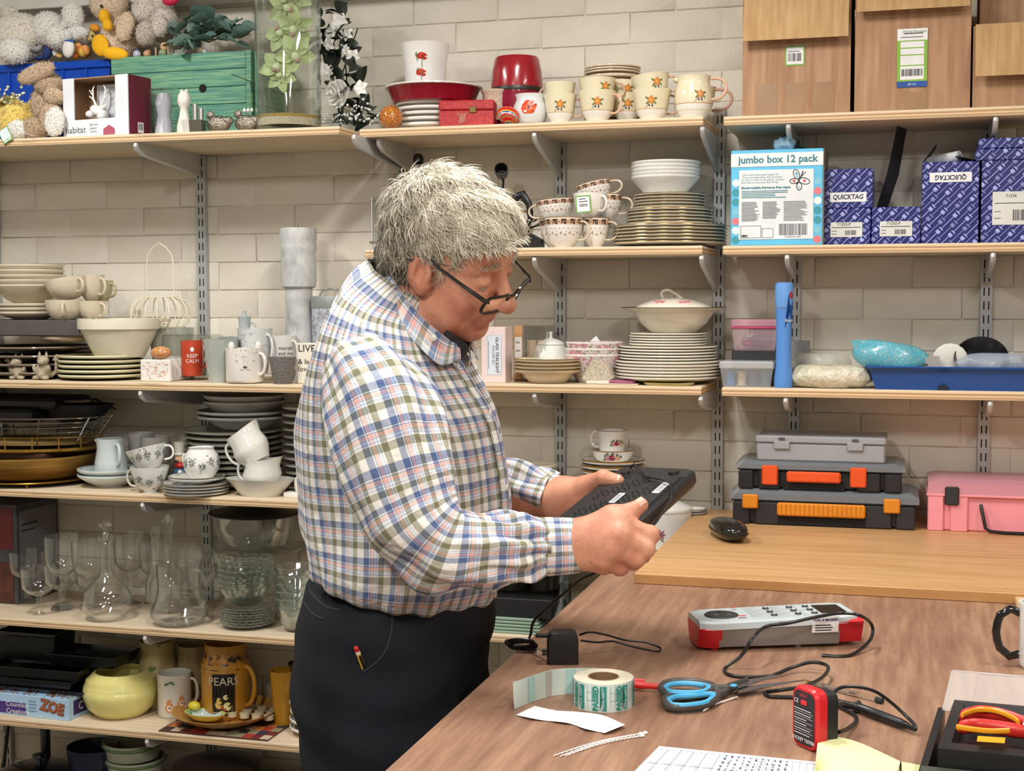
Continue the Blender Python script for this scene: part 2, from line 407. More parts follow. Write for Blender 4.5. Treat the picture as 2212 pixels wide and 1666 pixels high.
def bracket(x, yf, zu, dz, label, ln=.85):
    L = -yf*ln; t = .0032; mb = MB()
    poly = [(0, 0), (-L, 0), (-L-.004, -.008), (-L, -.016), (-L+.02, -.024), (-.016, -dz), (-.010, -dz), (0, -dz+.01)]
    poly = [(y-.0155, z) for y, z in poly]
    mb.prism(poly, x-t, x+t, ax='x')
    mb.tube([(x, -L-.0165, -.004), (x, -L-.019, -.010), (x, -L-.0155, -.017), (x, -L+.006, -.026), (x, -.032, -dz+.002)], .0058, 8)
    return solo('shelf_bracket', label, 'bracket', mb, mat('C4C5C4', .4, .2, .03), (0, 0, zu), group='steel shelf brackets')
nmU = {'A': 'far left upright', 'B': 'left upright', 'C': 'upright behind the man', 'D': 'middle upright', 'E': 'right end middle upright', 'F': 'upright behind the blue bottle', 'G': 'right upright'}
nmS = {'L1': 'top left shelf', 'L2': 'cream bowl shelf', 'L3': 'gold tray shelf', 'L4': 'glassware shelf', 'L5': 'yellow pottery shelf', 'M1': 'flowered cup shelf', 'M2': 'banded cup shelf', 'M3': 'tureen shelf', 'M4': 'rose china shelf', 'M5': 'low middle shelf', 'R1': 'carton shelf', 'R2': 'tag box shelf', 'R3': 'blue tray shelf'}
for u, ss in (('A', 'L1 L2'), ('B', 'L1 L2 L3 L4 L5'), ('C', 'L1'), ('D', 'M1 M2 M3 M5'), ('E', 'M1 M2 M3'), ('F', 'R1 R2 R3'), ('G', 'R1 R2 R3')):
    for k in ss.split():
        x0, x1, yf, ztop = SH[k]
        xx = UX[u] + {'E': -.006}.get(u, 0)
        bracket(xx, yf, ztop-TH, .055 if k[0] == 'L' else (.082 if k in ('M1', 'M2') else .052), 'pale steel bracket under the %s on the %s' % (nmS[k], nmU[u]), .9 if k[0] != 'L' else .93)
_x0, _x1, _yf, _zt = SH['M1']
bracket(onY(800, 300, YM).x+.012, _yf, _zt-TH, .06, 'pale steel bracket at the left end of the flowered cup shelf')
YMAN = -1.42
def smin(a, b, k):
    h = np.clip(.5+.5*(b-a)/k, 0, 1); return b+(a-b)*h-k*h*(1-h)
def s_cap(p, a, b, ra, rb):
    a = np.asarray(a, float); d = np.asarray(b, float)-a; t = np.clip(((p-a) @ d)/(d @ d), 0, 1)
    return np.linalg.norm(p-a-t[:, None]*d, axis=1)-(ra+(rb-ra)*t)
def s_ell(p, c, r):
    q = (p-np.asarray(c, float)); r = np.asarray(r, float); k0 = np.linalg.norm(q/r, axis=1); k1 = np.linalg.norm(q/(r*r), axis=1)+1e-9
    return k0*(k0-1)/k1
def run(p, prims):
    d = None
    for q in prims:
        op, k = q[0], q[1]
        e = s_cap(p, *q[3:]) if q[2] == 'c' else s_ell(p, *q[3:])
        if d is None: d = e
        elif op == '+': d = smin(d, e, k)
        else: d = -smin(-d, e, k)
    return d
def nets(fn, lo, hi, h, B=14):
    """naive surface nets over sparse blocks -> verts, quads"""
    lo = np.asarray(lo, float); N = np.ceil((np.asarray(hi)-lo)/h).astype(int); nb = (N+B-1)//B
    g = np.stack(np.meshgrid(*[np.arange(n) for n in nb], indexing='ij'), -1).reshape(-1, 3)
    d = fn(lo+(g*B+B/2)*h); act = g[np.abs(d) < B*h*1.25]
    li = np.arange(B+1); I = np.stack(np.meshgrid(li, li, li, indexing='ij'), -1).reshape(-1, 3)
    big = (N+2*B).astype(np.int64); key = lambda c: (c[:, 0].astype(np.int64)*big[1]+c[:, 1])*big[2]+c[:, 2]
    VK = []; VP = []; Q = []
    offs = np.array([[i, j, k] for i in (0, 1) for j in (0, 1) for k in (0, 1)])
    edges = [(a, b) for a in range(8) for b in range(a+1, 8) if np.abs(offs[a]-offs[b]).sum() == 1]
    for b in act:
        P0 = b*B; f = fn(lo+(P0+I)*h).reshape(B+1, B+1, B+1); sg = f < 0
        if sg.all() or (~sg).all(): continue
        cs = np.stack([f[o[0]:B+o[0], o[1]:B+o[1], o[2]:B+o[2]] for o in offs], -1).reshape(-1, 8); ss = cs < 0
        mx = ss.any(1) & ~ss.all(1); ci = np.stack(np.meshgrid(*[np.arange(B)]*3, indexing='ij'), -1).reshape(-1, 3)[mx]; cs = cs[mx]; ss = ss[mx]
        acc = np.zeros((len(ci), 3)); cnt = np.zeros(len(ci))
        for (i, j) in edges:
            m = ss[:, i] != ss[:, j]; t = cs[:, i]/(cs[:, i]-cs[:, j]+1e-12); t = np.where(m, t, 0)
            acc += np.where(m[:, None], offs[i]+(offs[j]-offs[i])*t[:, None], 0); cnt += m
        VK.append(key(ci+P0)); VP.append(lo+(P0+ci+acc/cnt[:, None])*h)
        for ax in range(3):
            sl0 = [slice(0, B)]*3; sl1 = [slice(0, B)]*3; sl1[ax] = slice(1, B+1)
            m = sg[tuple(sl0)] != sg[tuple(sl1)]; e = np.argwhere(m)+P0; fl = sg[tuple(sl0)][m]
            o1, o2 = (ax+1) % 3, (ax+2) % 3; q = []
            for (u, v) in ((1, 1), (0, 1), (0, 0), (1, 0)):
                c = e.copy(); c[:, o1] -= u; c[:, o2] -= v; q.append(key(c))
            q = np.stack(q, 1); q[~fl] = q[~fl][:, ::-1]; Q.append(q)
    VK = np.concatenate(VK); VP = np.concatenate(VP); Q = np.concatenate(Q); o = np.argsort(VK); VK = VK[o]; VP = VP[o]
    ix = np.searchsorted(VK, Q).clip(0, len(VK)-1); ok = (VK[ix] == Q).all(1); return VP, ix[ok]
def np_mesh(name, V, Fq, m, mats=None, mi=None):
    me = bpy.data.meshes.new(name); me.vertices.add(len(V)); me.vertices.foreach_set('co', np.asarray(V, np.float32).ravel())
    n = Fq.shape[1]; me.loops.add(Fq.size); me.loops.foreach_set('vertex_index', Fq.astype(np.int32).ravel())
    me.polygons.add(len(Fq)); me.polygons.foreach_set('loop_start', np.arange(0, Fq.size, n, dtype=np.int32)); me.polygons.foreach_set('loop_total', np.full(len(Fq), n, np.int32))
    for q in (mats or [m]): me.materials.append(q)
    if mi is not None: me.polygons.foreach_set('material_index', mi.astype(np.int32))
    me.update(calc_edges=True); me.shade_smooth(); return me
def lnk(name, me, parent, label=None):
    o = bpy.data.objects.new(name, me); COL.objects.link(o); o.parent = parent
    if label: o['label'] = label
    return o
HS = .955; HC = onY(972, 546, YMAN); HR = Matrix.Rotation(math.radians(-9), 3, 'Z') @ Matrix.Rotation(math.radians(24), 3, 'Y') @ Matrix.Rotation(math.radians(17), 3, 'X')
HRn = np.array(HR); HCn = np.array(HC)
def h2w(p): return HR @ (Vector(p)*HS)+HC
Y_ = lambda pr: [q for e in pr for q in ([e] if e[0] != 'm' else [e[1], e[2]])]
def pair(op, k, kind, *a):
    if kind == 'c':
        p1, p2, r1, r2 = a; m = lambda p: (p[0], -p[1], p[2]); return [(op, k, 'c', p1, p2, r1, r2), (op, k, 'c', m(p1), m(p2), r1, r2)]
    c, r = a; return [(op, k, 'e', c, r), (op, k, 'e', (c[0], -c[1], c[2]), r)]
HEAD = [('+', 0, 'e', (-.014, 0, .034), (.100, .078, .088)), ('+', .03, 'e', (.044, 0, .036), (.052, .064, .062)), ('+', .03, 'e', (.032, 0, -.035), (.062, .064, .078)),
        ('+', .03, 'e', (.032, 0, -.082), (.050, .056, .040)), ('+', .02, 'e', (.072, 0, -.103), (.020, .026, .019)), ('+', .03, 'e', (.012, 0, -.100), (.050, .045, .026))]
HEAD += pair('+', .02, 'e', (.060, .040, -.036), (.030, .024, .028)) + pair('+', .025, 'e', (.030, .052, -.080), (.036, .022, .034))
HEAD += pair('+', .012, 'c', (.086, .012, .024), (.074, .046, .020), .012, .009)
HEAD += pair('-', .012, 'e', (.098, .032, -.002), (.016, .019, .013))
HEAD += pair('+', .006, 'e', (.0815, .032, -.003), (.0145, .0165, .0125))
HEAD += [('+', .010, 'c', (.090, 0, .012), (.118, 0, -.034), .0075, .0125), ('+', .008, 'e', (.118, 0, -.040), (.0150, .0155, .0135))] + pair('+', .007, 'e', (.103, .0145, -.044), (.013, .0085, .010))
HEAD += [('+', .012, 'e', (.082, 0, -.066), (.018, .026, .018)), ('+', .006, 'c', (.091, -.018, -.070), (.091, .018, -.070), .0055, .0055), ('+', .006, 'c', (.088, -.016, -.081), (.088, .016, -.081), .0062, .0062),
         ('-', .004, 'c', (.100, -.024, -.0755), (.100, .024, -.0755), .0035, .0035), ('-', .008, 'c', (.090, -.020, -.090), (.090, .020, -.090), .003, .003)]
HEAD += pair('-', .010, 'c', (.098, .030, -.048), (.078, .044, -.078), .004, .003)
EAR = pair('+', .006, 'e', (-.014, .079, -.012), (.021, .0085, .034)) + pair('+', .006, 'c', (.000, .076, -.030), (-.004, .076, -.042), .010, .009)
EAR += pair('-', .004, 'e', (-.008, .0895, -.008), (.012, .0105, .022)) + pair('+', .004, 'c', (.003, .080, -.018), (.003, .080, -.008), .005, .005) + pair('+', .003, 'c', (-.019, .086, .010), (-.020, .087, -.024), .0032, .003)
EAR = [(q[0], q[1], q[2]) + ((tuple(np.add(q[3], (.012, 0, 0))), q[4]) if q[2] == 'e' else (tuple(np.add(q[3], (.012, 0, 0))), tuple(np.add(q[4], (.012, 0, 0))), q[5], q[6])) for q in EAR]
HEAD += EAR
def w2h(P): return (P-HCn) @ HRn / HS
NB = onY(850, 730, YMAN)
def px(x, y, Y): return tuple(onY(x, y, Y))
neck_t = h2w((-.030, 0, -.070)); neck_f = h2w((.005, 0, -.105))
BODY = [('+', 0, 'c', tuple(neck_t), tuple(NB), .055, .056), ('+', .04, 'c', tuple(neck_f), px(880, 730, YMAN), .036, .042)]
BODY += [('+', .05, 'c', px(845, 860, YMAN), px(860, 940, YMAN), .09, .11), ('+', .05, 'c', px(860, 940, YMAN), px(875, 1210, YMAN), .11, .11)]
for s in (-1, 1): BODY.append(('+', .06, 'c', px(835, 760, YMAN), px(815, 830, YMAN+s*.115), .045, .045))
RA = [px(800, 775, YMAN-.14), px(893, 1160, YMAN-.245), px(1225, 1178, -1.585)]
LA = [px(880, 775, YMAN+.15), px(1000, 1085, YMAN+.22), px(1200, 1078, -1.235)]
for a in (RA, LA): BODY += [('+', .03, 'c', a[0], a[1], .048, .042), ('+', .02, 'c', a[1], a[2], .042, .029)]
rh = lambda x, y, Y: px(x, y, Y)
RW = rh(1248, 1178, -1.585)
RK = [rh(1342, 1132, -1.590), rh(1338, 1158, -1.608), rh(1324, 1184, -1.612), rh(1304, 1206, -1.606)]
RPIP = [rh(1404, 1156, -1.578), rh(1394, 1186, -1.590), rh(1374, 1208, -1.594), rh(1340, 1226, -1.590)]
RDIP = [rh(1398, 1176, -1.548), rh(1388, 1200, -1.560), rh(1368, 1216, -1.566), rh(1338, 1230, -1.566)]
RTIP = [rh(1372, 1176, -1.532), rh(1364, 1196, -1.542), rh(1346, 1210, -1.548), rh(1322, 1224, -1.550)]
HANDS = [('+', .012, 'c', RA[2], RW, .028, .0275)]
for i in range(4):
    HANDS += [('+', .014, 'c', RW, RK[i], .0245, (.0155, .0165, .0155, .0140)[i])]
HANDS += [('+', .012, 'c', rh(1270, 1200, -1.592), rh(1305, 1222, -1.590), .018, .0135), ('+', .014, 'c', rh(1262, 1165, -1.59), rh(1330, 1140, -1.588), .024, .018)]
for i in range(4):
    r = (.0122, .0122, .0115, .0105)[i]
    HANDS += [('+', .006, 'c', RK[i], RPIP[i], r*1.12, r), ('+', .004, 'c', RPIP[i], RDIP[i], r, r*.92), ('+', .003, 'c', RDIP[i], RTIP[i], r*.92, r*.8), ('+', .006, 'e', RK[i], (r*1.2,)*3), ('+', .004, 'e', RPIP[i], (r*1.06,)*3)]
RT = [rh(1278, 1152, -1.585), rh(1322, 1118, -1.582), rh(1360, 1108, -1.572), rh(1386, 1091, -1.562)]
HANDS += [('+', .016, 'c', RT[0], RT[1], .021, .0165), ('+', .008, 'c', RT[1], RT[2], .0150, .0128), ('+', .004, 'c', RT[2], RT[3], .0128, .0098)]
LW = rh(1212, 1080, -1.235)
LK = [rh(1300, 1064, -1.20), rh(1302, 1082, -1.225), rh(1298, 1100, -1.25), rh(1288, 1116, -1.275)]
LE = [rh(1372, 1072, -1.20), rh(1380, 1092, -1.23), rh(1372, 1110, -1.26), rh(1350, 1126, -1.285)]
LT2 = [rh(1412, 1082, -1.21), rh(1420, 1104, -1.24), rh(1408, 1122, -1.27), rh(1382, 1136, -1.295)]
HANDS += [('+', .014, 'c', LA[2], LW, .029, .029)]
for i in range(4):
    HANDS += [('+', .014, 'c', LW, LK[i], .026, .0150), ('+', .006, 'c', LK[i], LE[i], .0115, .0105), ('+', .004, 'c', LE[i], LT2[i], .0105, .0085)]
HANDS += [('+', .014, 'c', rh(1222, 1070, -1.245), rh(1262, 1082, -1.262), .026, .020)]
LTH = [rh(1226, 1066, -1.252), rh(1268, 1052, -1.268), rh(1303, 1034, -1.288), rh(1334, 1040, -1.290)]
HANDS += [('+', .016, 'c', LTH[0], LTH[1], .024, .0185), ('+', .008, 'c', LTH[1], LTH[2], .0165, .0138), ('+', .004, 'c', LTH[2], LTH[3], .0138, .0112)]
HIP = onY(868, 1330, YMAN)
LEGS = [('+', 0, 'e', (HIP.x, YMAN, HIP.z), (.125, .175, .12))]
FT = []
for s in (-1, 1):
    h0 = (HIP.x, YMAN+s*.09, HIP.z-.02); k0 = (HIP.x+.025, YMAN+s*.10, .51); a0 = (HIP.x-.01, YMAN+s*.11, .09); FT.append(a0)
    LEGS += [('+', .03, 'c', h0, k0, .095, .060), ('+', .02, 'c', k0, a0, .058, .040)]
def bound(pr):
    lo = np.full(3, 9.); hi = -lo
    for q in pr:
        if q[2] == 'c': pts = [(q[3], q[5]), (q[4], q[6])]
        else: pts = [(q[3], max(q[4]))]
        for c, r in pts: lo = np.minimum(lo, np.array(c)-r); hi = np.maximum(hi, np.array(c)+r)
    return lo, hi
GROUPS = [(BODY, .03), (HANDS, .02), (LEGS, .04)]
GB = [bound(g) for g, _ in GROUPS]
hb = np.array([list(h2w((x, y, z))) for x in (-.13, .15) for y in (-.11, .11) for z in (-.14, .14)]); GBH = (hb.min(0), hb.max(0))
def far(P, b): return (np.maximum(b[0]-P.max(0), P.min(0)-b[1])).max() > .06
def bodyfn(P):
    d = None
    for (g, k), b in zip(GROUPS, GB):
        if len(P) < 6000 and far(P, b): continue
        e = run(P, g); d = e if d is None else smin(d, e, k)
    if not (len(P) < 6000 and far(P, GBH)):
        e = run(w2h(P), HEAD)*HS; d = e if d is None else smin(d, e, .022)
    return np.full(len(P), 1.) if d is None else d
def skin():
    t = NT('skin'); v = t.co(); a = t.ramp(t.noise(16, v, 4, .6), [(.32, 'B4705A'), (.5, 'C98A70'), (.7, 'D9A083')])
    b = t.ramp(t.noise(110, v, 3), [(.0, (0, 0, 0, 1)), (.64, (0, 0, 0, 1)), (.72, (1, 1, 1, 1))])
    t.color(t.mix(t.math('MULTIPLY', b, .35), a, 'A05F4A')); t.bump(t.noise(190, v, 5, .65), .35, .0022)
    t.b.inputs['Subsurface Weight'].default_value = .08; t.b.inputs['Subsurface Radius'].default_value = (.012, .004, .002)
    return t.done(.48, spec=.4)
SKIN = skin()
man = thing('person', 'grey-haired man in a plaid shirt and dark trousers studying a black box', 'person', (HIP.x, YMAN, 0))
MO = np.array([HIP.x, YMAN, 0])
allb = np.array([np.min([b[0] for b in GB+[GBH]], 0)-.01, np.max([b[1] for b in GB+[GBH]], 0)+.01])
V, Q = nets(bodyfn, allb[0], allb[1], .0034)
lnk('body', np_mesh('body', V-MO, Q, SKIN), man)
for (p, q, r) in ((RT[2], RT[3], .0105), (LTH[2], LTH[3], .011)):
    p = Vector(p); q = Vector(q); d = (q-p).normalized(); up = (Vector(CAM)-q).normalized()*.55+Vector((0, 0, .8)); up = (up-d*up.dot(d)).normalized(); w = d.cross(up)
    rows = []; nl = MB()
    for i in range(5):
        row = []
        for j in range(5):
            a = (j-2)/2*.75; k = (i-2)/2*.006; rr = r*(1.0 if i else .96); row.append(tuple(q-d*.001+d*k+(up*math.cos(a)+w*math.sin(a))*rr-Vector(MO)))
        rows.append(row)
    nl.grid(rows); nl.part('thumb_nail', mat('D8A892', .3), man)
def cap_fn(P):
    p = w2h(P); d = smin(s_ell(p, (-.018, 0, .034), (.106, .085, .095)), s_ell(p, (.038, 0, .056), (.062, .070, .054)), .03)
    d = smin(d, s_ell(p, (-.058, 0, -.035), (.050, .070, .068)), .03)
    q = p*np.array([1, 1, 1]); wv = np.sin(q[:, 0]*95+np.sin(q[:, 2]*70)*1.6)*np.sin(q[:, 1]*80+q[:, 2]*60)
    d = d-.0035*wv-.0015*np.sin(q[:, 0]*210+q[:, 1]*170)*np.sin(q[:, 2]*190)
    x, y, z = p[:, 0], np.abs(p[:, 1]), p[:, 2]
    front = .030+.012*np.sin(y*60)+(x < .045)*0
    low = np.where(x > .056, .070-.25*y, np.where(x > .022, -.047+(x-.022)*2.4, np.where(x > -.028, .016, -.098)))
    cut = (low-z)
    return np.maximum(d, cut*.8)
hlo, hhi = hb.min(0)-.02, hb.max(0)+.02
HV, HQ = nets(cap_fn, hlo, hhi, .0032)
def hairmat(nm, a, b, c):
    t = NT(nm); t.color(t.ramp(t.noise(55, t.co((1, 1, 1)), 4, .7), [(.3, a), (.5, b), (.7, c)])); t.b.inputs['Sheen Weight'].default_value = .15; return t.done(.55, spec=.35)
HM = [hairmat('hair_grey', '5E564A', '7A7264', '928A7A'), hairmat('hair_silver', 'A79E8A', 'BDB5A0', 'D0C9B6'), hairmat('hair_white', 'C9C1AC', 'DED7C4', 'ECE6D6')]
ph = w2h(HV); fc = ph[HQ].mean(1)
def hair_tone(p, r): # grey at nape and back, paler on the crown and fringe
    v = 1.35+p[:, 2]*7.0+p[:, 0]*5.0+r; return np.clip(v, 0, 2).astype(int)
mi = hair_tone(fc, RNG.normal(-.55, .2, len(fc)))
hair = lnk('hair', np_mesh('hair', HV-MO, HQ, None, HM, mi), man)
cr_ = np.array([-.075, -.01, .085])
def strands(n):
    e1 = HV[HQ[:, 1]]-HV[HQ[:, 0]]; nrm = np.cross(e1, HV[HQ[:, 3]]-HV[HQ[:, 0]]); nrm /= np.linalg.norm(nrm, axis=1)[:, None]+1e-12
    nh = nrm @ HRn; idx = RNG.choice(len(HQ), n); P = fc[idx]; N = nh[idx]; ctr = np.array([-.01, 0, .03])
    N = np.where((((P-ctr)*N).sum(1) < 0)[:, None], -N, N)
    keep = ((P-ctr)*N).sum(1) > .02; P = P[keep]; N = N[keep]; n = len(P)
    fl = P-cr_; fl[:, 2] -= .035; fl += np.stack([np.full(n, .05), np.zeros(n), np.full(n, -.02)], 1)*(P[:, [2]] > -.01)
    fl += RNG.normal(0, .030, (n, 3)); fl -= N*(fl*N).sum(1)[:, None]; fl /= np.linalg.norm(fl, axis=1)[:, None]+1e-9
    L = RNG.uniform(.018, .040, n)*np.where(P[:, 2] > .05, 1.1, .85)*np.where(P[:, 0] > .05, .8, 1); sd = np.cross(N, fl); K = 6; pts = []
    curl = RNG.normal(0, .010, n); lift = RNG.uniform(.0, .0045, n)+(RNG.random(n) < .02)*RNG.uniform(.004, .012, n); ph0 = RNG.uniform(0, 6, n)
    for k in range(K):
        t = k/(K-1); pos = P+fl*(L*t)[:, None]+N*(lift*math.sin(t*2.4)-L*L*t*t*4.4-.0006)[:, None]+sd*(curl*t*t+.0016*np.sin(t*7+ph0))[:, None]; pts.append(pos)
    return np.stack(pts, 1), P, N, sd
ST, SP, SN, SD = strands(13000)
n, K = ST.shape[:2]; wd = np.array([.00075, .0008, .00075, .0006, .00045, .0001])
A1 = ST-SD[:, None]*wd[None, :, None]; A2 = ST+SD[:, None]*wd[None, :, None]; A3 = ST+SN[:, None]*wd[None, :, None]*.9
vv = (np.stack([A1, A3, A2], 2).reshape(-1, 3)*HS)@HRn.T+HCn
b0 = np.arange(n)[:, None, None]*K*3+np.arange(K-1)[None, :, None]*3
tri = np.concatenate([np.stack([b0+0, b0+1, b0+4, b0+3], -1), np.stack([b0+1, b0+2, b0+5, b0+4], -1)], 2).reshape(-1, 4)
smi = np.repeat(hair_tone(SP, RNG.normal(-.25, .45, n)), (K-1)*2)
o = lnk('hair_strands', np_mesh('hair_strands', vv-MO, tri, None, HM, smi), hair); o['kind'] = 'stuff'
for s in (-1, 1):
    eb = MB()
    for k in range(70):
        y = RNG.uniform(.014, .050); x = .0985-(y-.014)*.45+RNG.uniform(-.001, .002); z = .027+RNG.uniform(-.005, .005)-(y-.03)**2*8
        a = h2w((x, s*y, z)); b = h2w((x+.004, s*(y+RNG.uniform(.002, .010)), z+RNG.uniform(-.004, .004))); eb.tube([tuple(a-Vector(MO)), tuple((a+b)/2-Vector(MO)+HR @ Vector((.002, 0, 0))), tuple(b-Vector(MO))], .0005, 3)
    eb.part('eyebrow', HM[1], man)
for s in (-1, 1): MB().ell(h2w((.0825, s*.032, -.010))-Vector(MO), .0105, n=14).part('eye', mat('B8AFA6', .15, var=0), man)
gt = math.radians(24); TD = Vector((math.cos(gt), 0, -math.sin(gt))); DD = Vector((-math.sin(gt)*.75, 0, -math.cos(gt))); G0 = Vector((.1245, 0, -.014))
def gp(y, d, f=0): return tuple(h2w(G0+DD*d+TD*(f-9*max(abs(y)-.015, 0)**2*.6)+Vector((0, y, 0)))-Vector(MO))
gl = MB(); lens = {}
for s in (-1, 1):
    r_ = []
    for k in range(28):
        a = 2*PI*k/28; c, q = math.cos(a), math.sin(a); ex = .5; r_.append(gp(s*(.0345+.0255*math.copysign(abs(c)**ex, c)), .017-.0185*math.copysign(abs(q)**ex, q)))
    gl.tube(r_, .0026, 6, closed=True); lens[s] = MB().add(r_, [tuple(range(28))])
    hx = G0+TD*(-.006)+DD*.004; e = Vector((0, s*.084, .022))
    P_ = [hx+Vector((0, s*.0615, 0)), hx-TD*.006+Vector((0, s*.069, 0)), hx*.62+e*.38+Vector((0, s*.045, 0)), hx*.3+e*.7+Vector((0, s*.025, 0)), e, e+Vector((-.018, 0, -.022))]
    gl.tube([tuple(h2w(p)-Vector(MO)) for p in P_], [.0032, .0034, .0028, .0024, .002, .0018], 6, flat=.7)
gl.tube([gp(-.010, .006), gp(0, .002, .003), gp(.010, .006)], .0022, 6)
sp = thing('spectacles', 'dark-rimmed rectangular spectacles low on the nose of the man', 'glasses', tuple(MO))
gl.part('frame', mat('1B1714', .2, coat=.4), sp); [lens[k].part('lens', glass('lens', edge=.35, base=.06), sp) for k in (-1, 1)]
def plaid():
    t = NT('plaid_cotton'); uv = t.n('ShaderNodeTexCoord'); sp_ = t.n('ShaderNodeSeparateXYZ'); t.l(uv.outputs['UV'], sp_.inputs[0])
    st = [(0, 'F0B9AD'), (.105, 'AFC6E2'), (.145, 'F4F3F0'), (.18, 'B6CAE5'), (.235, 'F4F3F0'), (.28, '77784E'), (.48, 'F5F3EE'), (.735, '215A9A'), (.935, 'F4F2EE'), (.965, '5D80B0')]
    def stripes(s, off):
        f = t.math('FRACT', t.math('ADD', t.math('MULTIPLY', s, 1/.0465), off)); return t.ramp(f, st, 'CONSTANT')
    a = stripes(sp_.outputs[0], .13); b = stripes(sp_.outputs[1], .4); c = t.mix(.5, a, b)
    d = t.mix(.33, c, t.mix(1.0, a, b, 'MULTIPLY')); t.color(t.mix(.12, d, 'D8D4CC'))
    v = t.co((1, 1, 1)); n1 = t.noise(13, v, 4, .55); n2 = t.noise(34, v, 3, .5); t.bump(t.math('ADD', n1, t.math('MULTIPLY', n2, .45)), .55, .02)
    t.b.inputs['Sheen Weight'].default_value = .1; return t.done(.85, spec=.2)
PLAID = plaid()
def loft(rings, n=96, fold=None, name='shirt_body', uoff=0, parent=None, m=None, cap=False):
    """rings: list of (centre, a, b, tilt, u-radius)"""
    mb = MB(); mb.uv = []; P = []; v = 0; prev = None; rows = []
    for (c, xax, yax, a, b, ur) in rings:
        c = Vector(c); v += (c-prev).length if prev is not None else 0; prev = c; row = []
        for k in range(n+1):
            th = 2*PI*k/n; p = c+xax*(a*math.cos(th))+yax*(b*math.sin(th)); row.append((p, th, v)); mb.uv.append((th*ur+uoff, v))
        rows.append(row)
    R = len(rows)
    for i, row in enumerate(rows):
        out = []
        for k, (p, th, v) in enumerate(row):
            if fold:
                c = Vector(rings[i][0]); d = (p-c); d.normalize(); p = p+d*fold(th, v, i/(R-1))
            out.append(tuple(p-Vector(MO)))
        P.append(out)
    mb.grid(P); o = mb.part(name, m or PLAID, parent, smooth=60); return o
def interp(tab, m):
    """smooth (Catmull-Rom) resampling of numeric rows"""
    T = np.array(tab, float); out = []
    for s in np.linspace(0, len(T)-1, m):
        i = min(int(s), len(T)-2); f = s-i; p0, p1, p2, p3 = T[max(i-1, 0)], T[i], T[i+1], T[min(i+2, len(T)-1)]
        out.append(.5*((2*p1)+(-p0+p2)*f+(2*p0-5*p1+4*p2-p3)*f*f+(-p0+3*p1-3*p2+p3)*f**3))
    return np.array(out)
phi = math.radians(19.5)
TR = interp([(604, 806, 935, .072, -.035), (632, 772, 955, .125, -.040), (664, 742, 976, .175, -.034), (704, 716, 1000, .205, -.024), (752, 694, 1018, .222, -.014), (820, 668, 1046, .228, -.006), (900, 651, 1080, .222, 0),
             (980, 648, 1097, .216, 0), (1060, 652, 1106, .214, 0), (1126, 658, 1108, .216, 0), (1176, 666, 1104, .218, -.008), (1212, 672, 1094, .214, -.020), (1238, 676, 1078, .203, -.028), (1250, 684, 1064, .192, -.032), (1254, 700, 1050, .182, -.032)], 78)
rings = []
for (y, xl, xr, b, tl) in TR:
    c = onY((xl+xr)/2, y, YMAN); s = ppm(c); hw = (xr-xl)/2/s; a = math.sqrt(max(hw*hw-(b*math.sin(phi))**2, .002))/math.cos(phi)
    rings.append((c, Vector((1, 0, tl/max(a, .05))), Vector((0, 1, 0)), a, b, .19))
def tfold(th, v, f):
    d = .0035*math.sin(9*th+14*v)*math.sin(11*v+1)
    d += .006*math.sin(26*v-2.6*math.cos(th-4.2)*2+.8*math.sin(3*th))*max(0, f-.3)*1.1
    d += .005*math.sin(17*th+6*v)*max(0, (f-.72)/.28)*(1.3+.5*math.sin(5*th))
    d += .007*math.exp(-((th-PI*1.06)/.35)**2)*math.sin(38*v)*(f > .25)*min(1, (f-.25)*5)*(1 if f < .95 else .3)
    return d
shirt = thing('shirt_tmp', 'x', 'x'); bpy.data.objects.remove(shirt)
tor = loft(rings, 120, tfold, 'shirt', parent=man)
def sleeve(path, name, nn, fold, ur=.075, sub=None, uoff=.01):
    T = interp(path, nn); pts = [onY(x, y, Y) for x, y, Y, r in T]; rr = [r/ppm(p) for p, (_, _, _, r) in zip(pts, T)]; R = []
    up = Vector((0, -1, 0))
    for i, p in enumerate(pts):
        d = (pts[min(i+1, nn-1)]-pts[max(i-1, 0)]).normalized(); u = (up-d*up.dot(d)).normalized(); w = d.cross(u)
        R.append((p, w, u, rr[i], rr[i]*.98, ur))
    return loft(R, 72, fold, name, uoff, tor)
YA = YMAN-.235
def rfold(th, v, f):
    e = math.exp(-((f-.60)/.11)**2); g = math.exp(-((f-.84)/.12)**2)
    d = .0065*e*math.sin(95*v+2.2*math.cos(th))*(.5+.5*math.cos(th-.2))+.004*e*math.sin(60*v+5*th)
    d += .0055*g*math.sin(11*th+30*v)+.0045*g*math.sin(70*v+3*th)
    d += .0040*math.sin(22*v+2*math.sin(2*th)+th)*(f < .65)+.0025*math.sin(7*th+20*v)
    return d
RS = sleeve([(752, 772, YMAN-.165, 62), (770, 790, YMAN-.175, 80), (790, 825, YMAN-.195, 104), (812, 875, YMAN-.215, 124), (834, 940, YMAN-.232, 128), (856, 1010, YMAN-.245, 119), (880, 1080, YMAN-.25, 110), (912, 1142, YMAN-.255, 100), (960, 1180, YMAN-.25, 88), (1020, 1190, YMAN-.235, 82), (1080, 1188, -1.635, 76), (1130, 1184, -1.615, 69), (1160, 1182, -1.605, 63), (1176, 1181, -1.60, 59)], 'right_sleeve', 90, rfold)
def lfold(th, v, f): return .005*math.sin(60*v+4*math.sin(th))*(f > .4)+.003*math.sin(6*th+30*v)
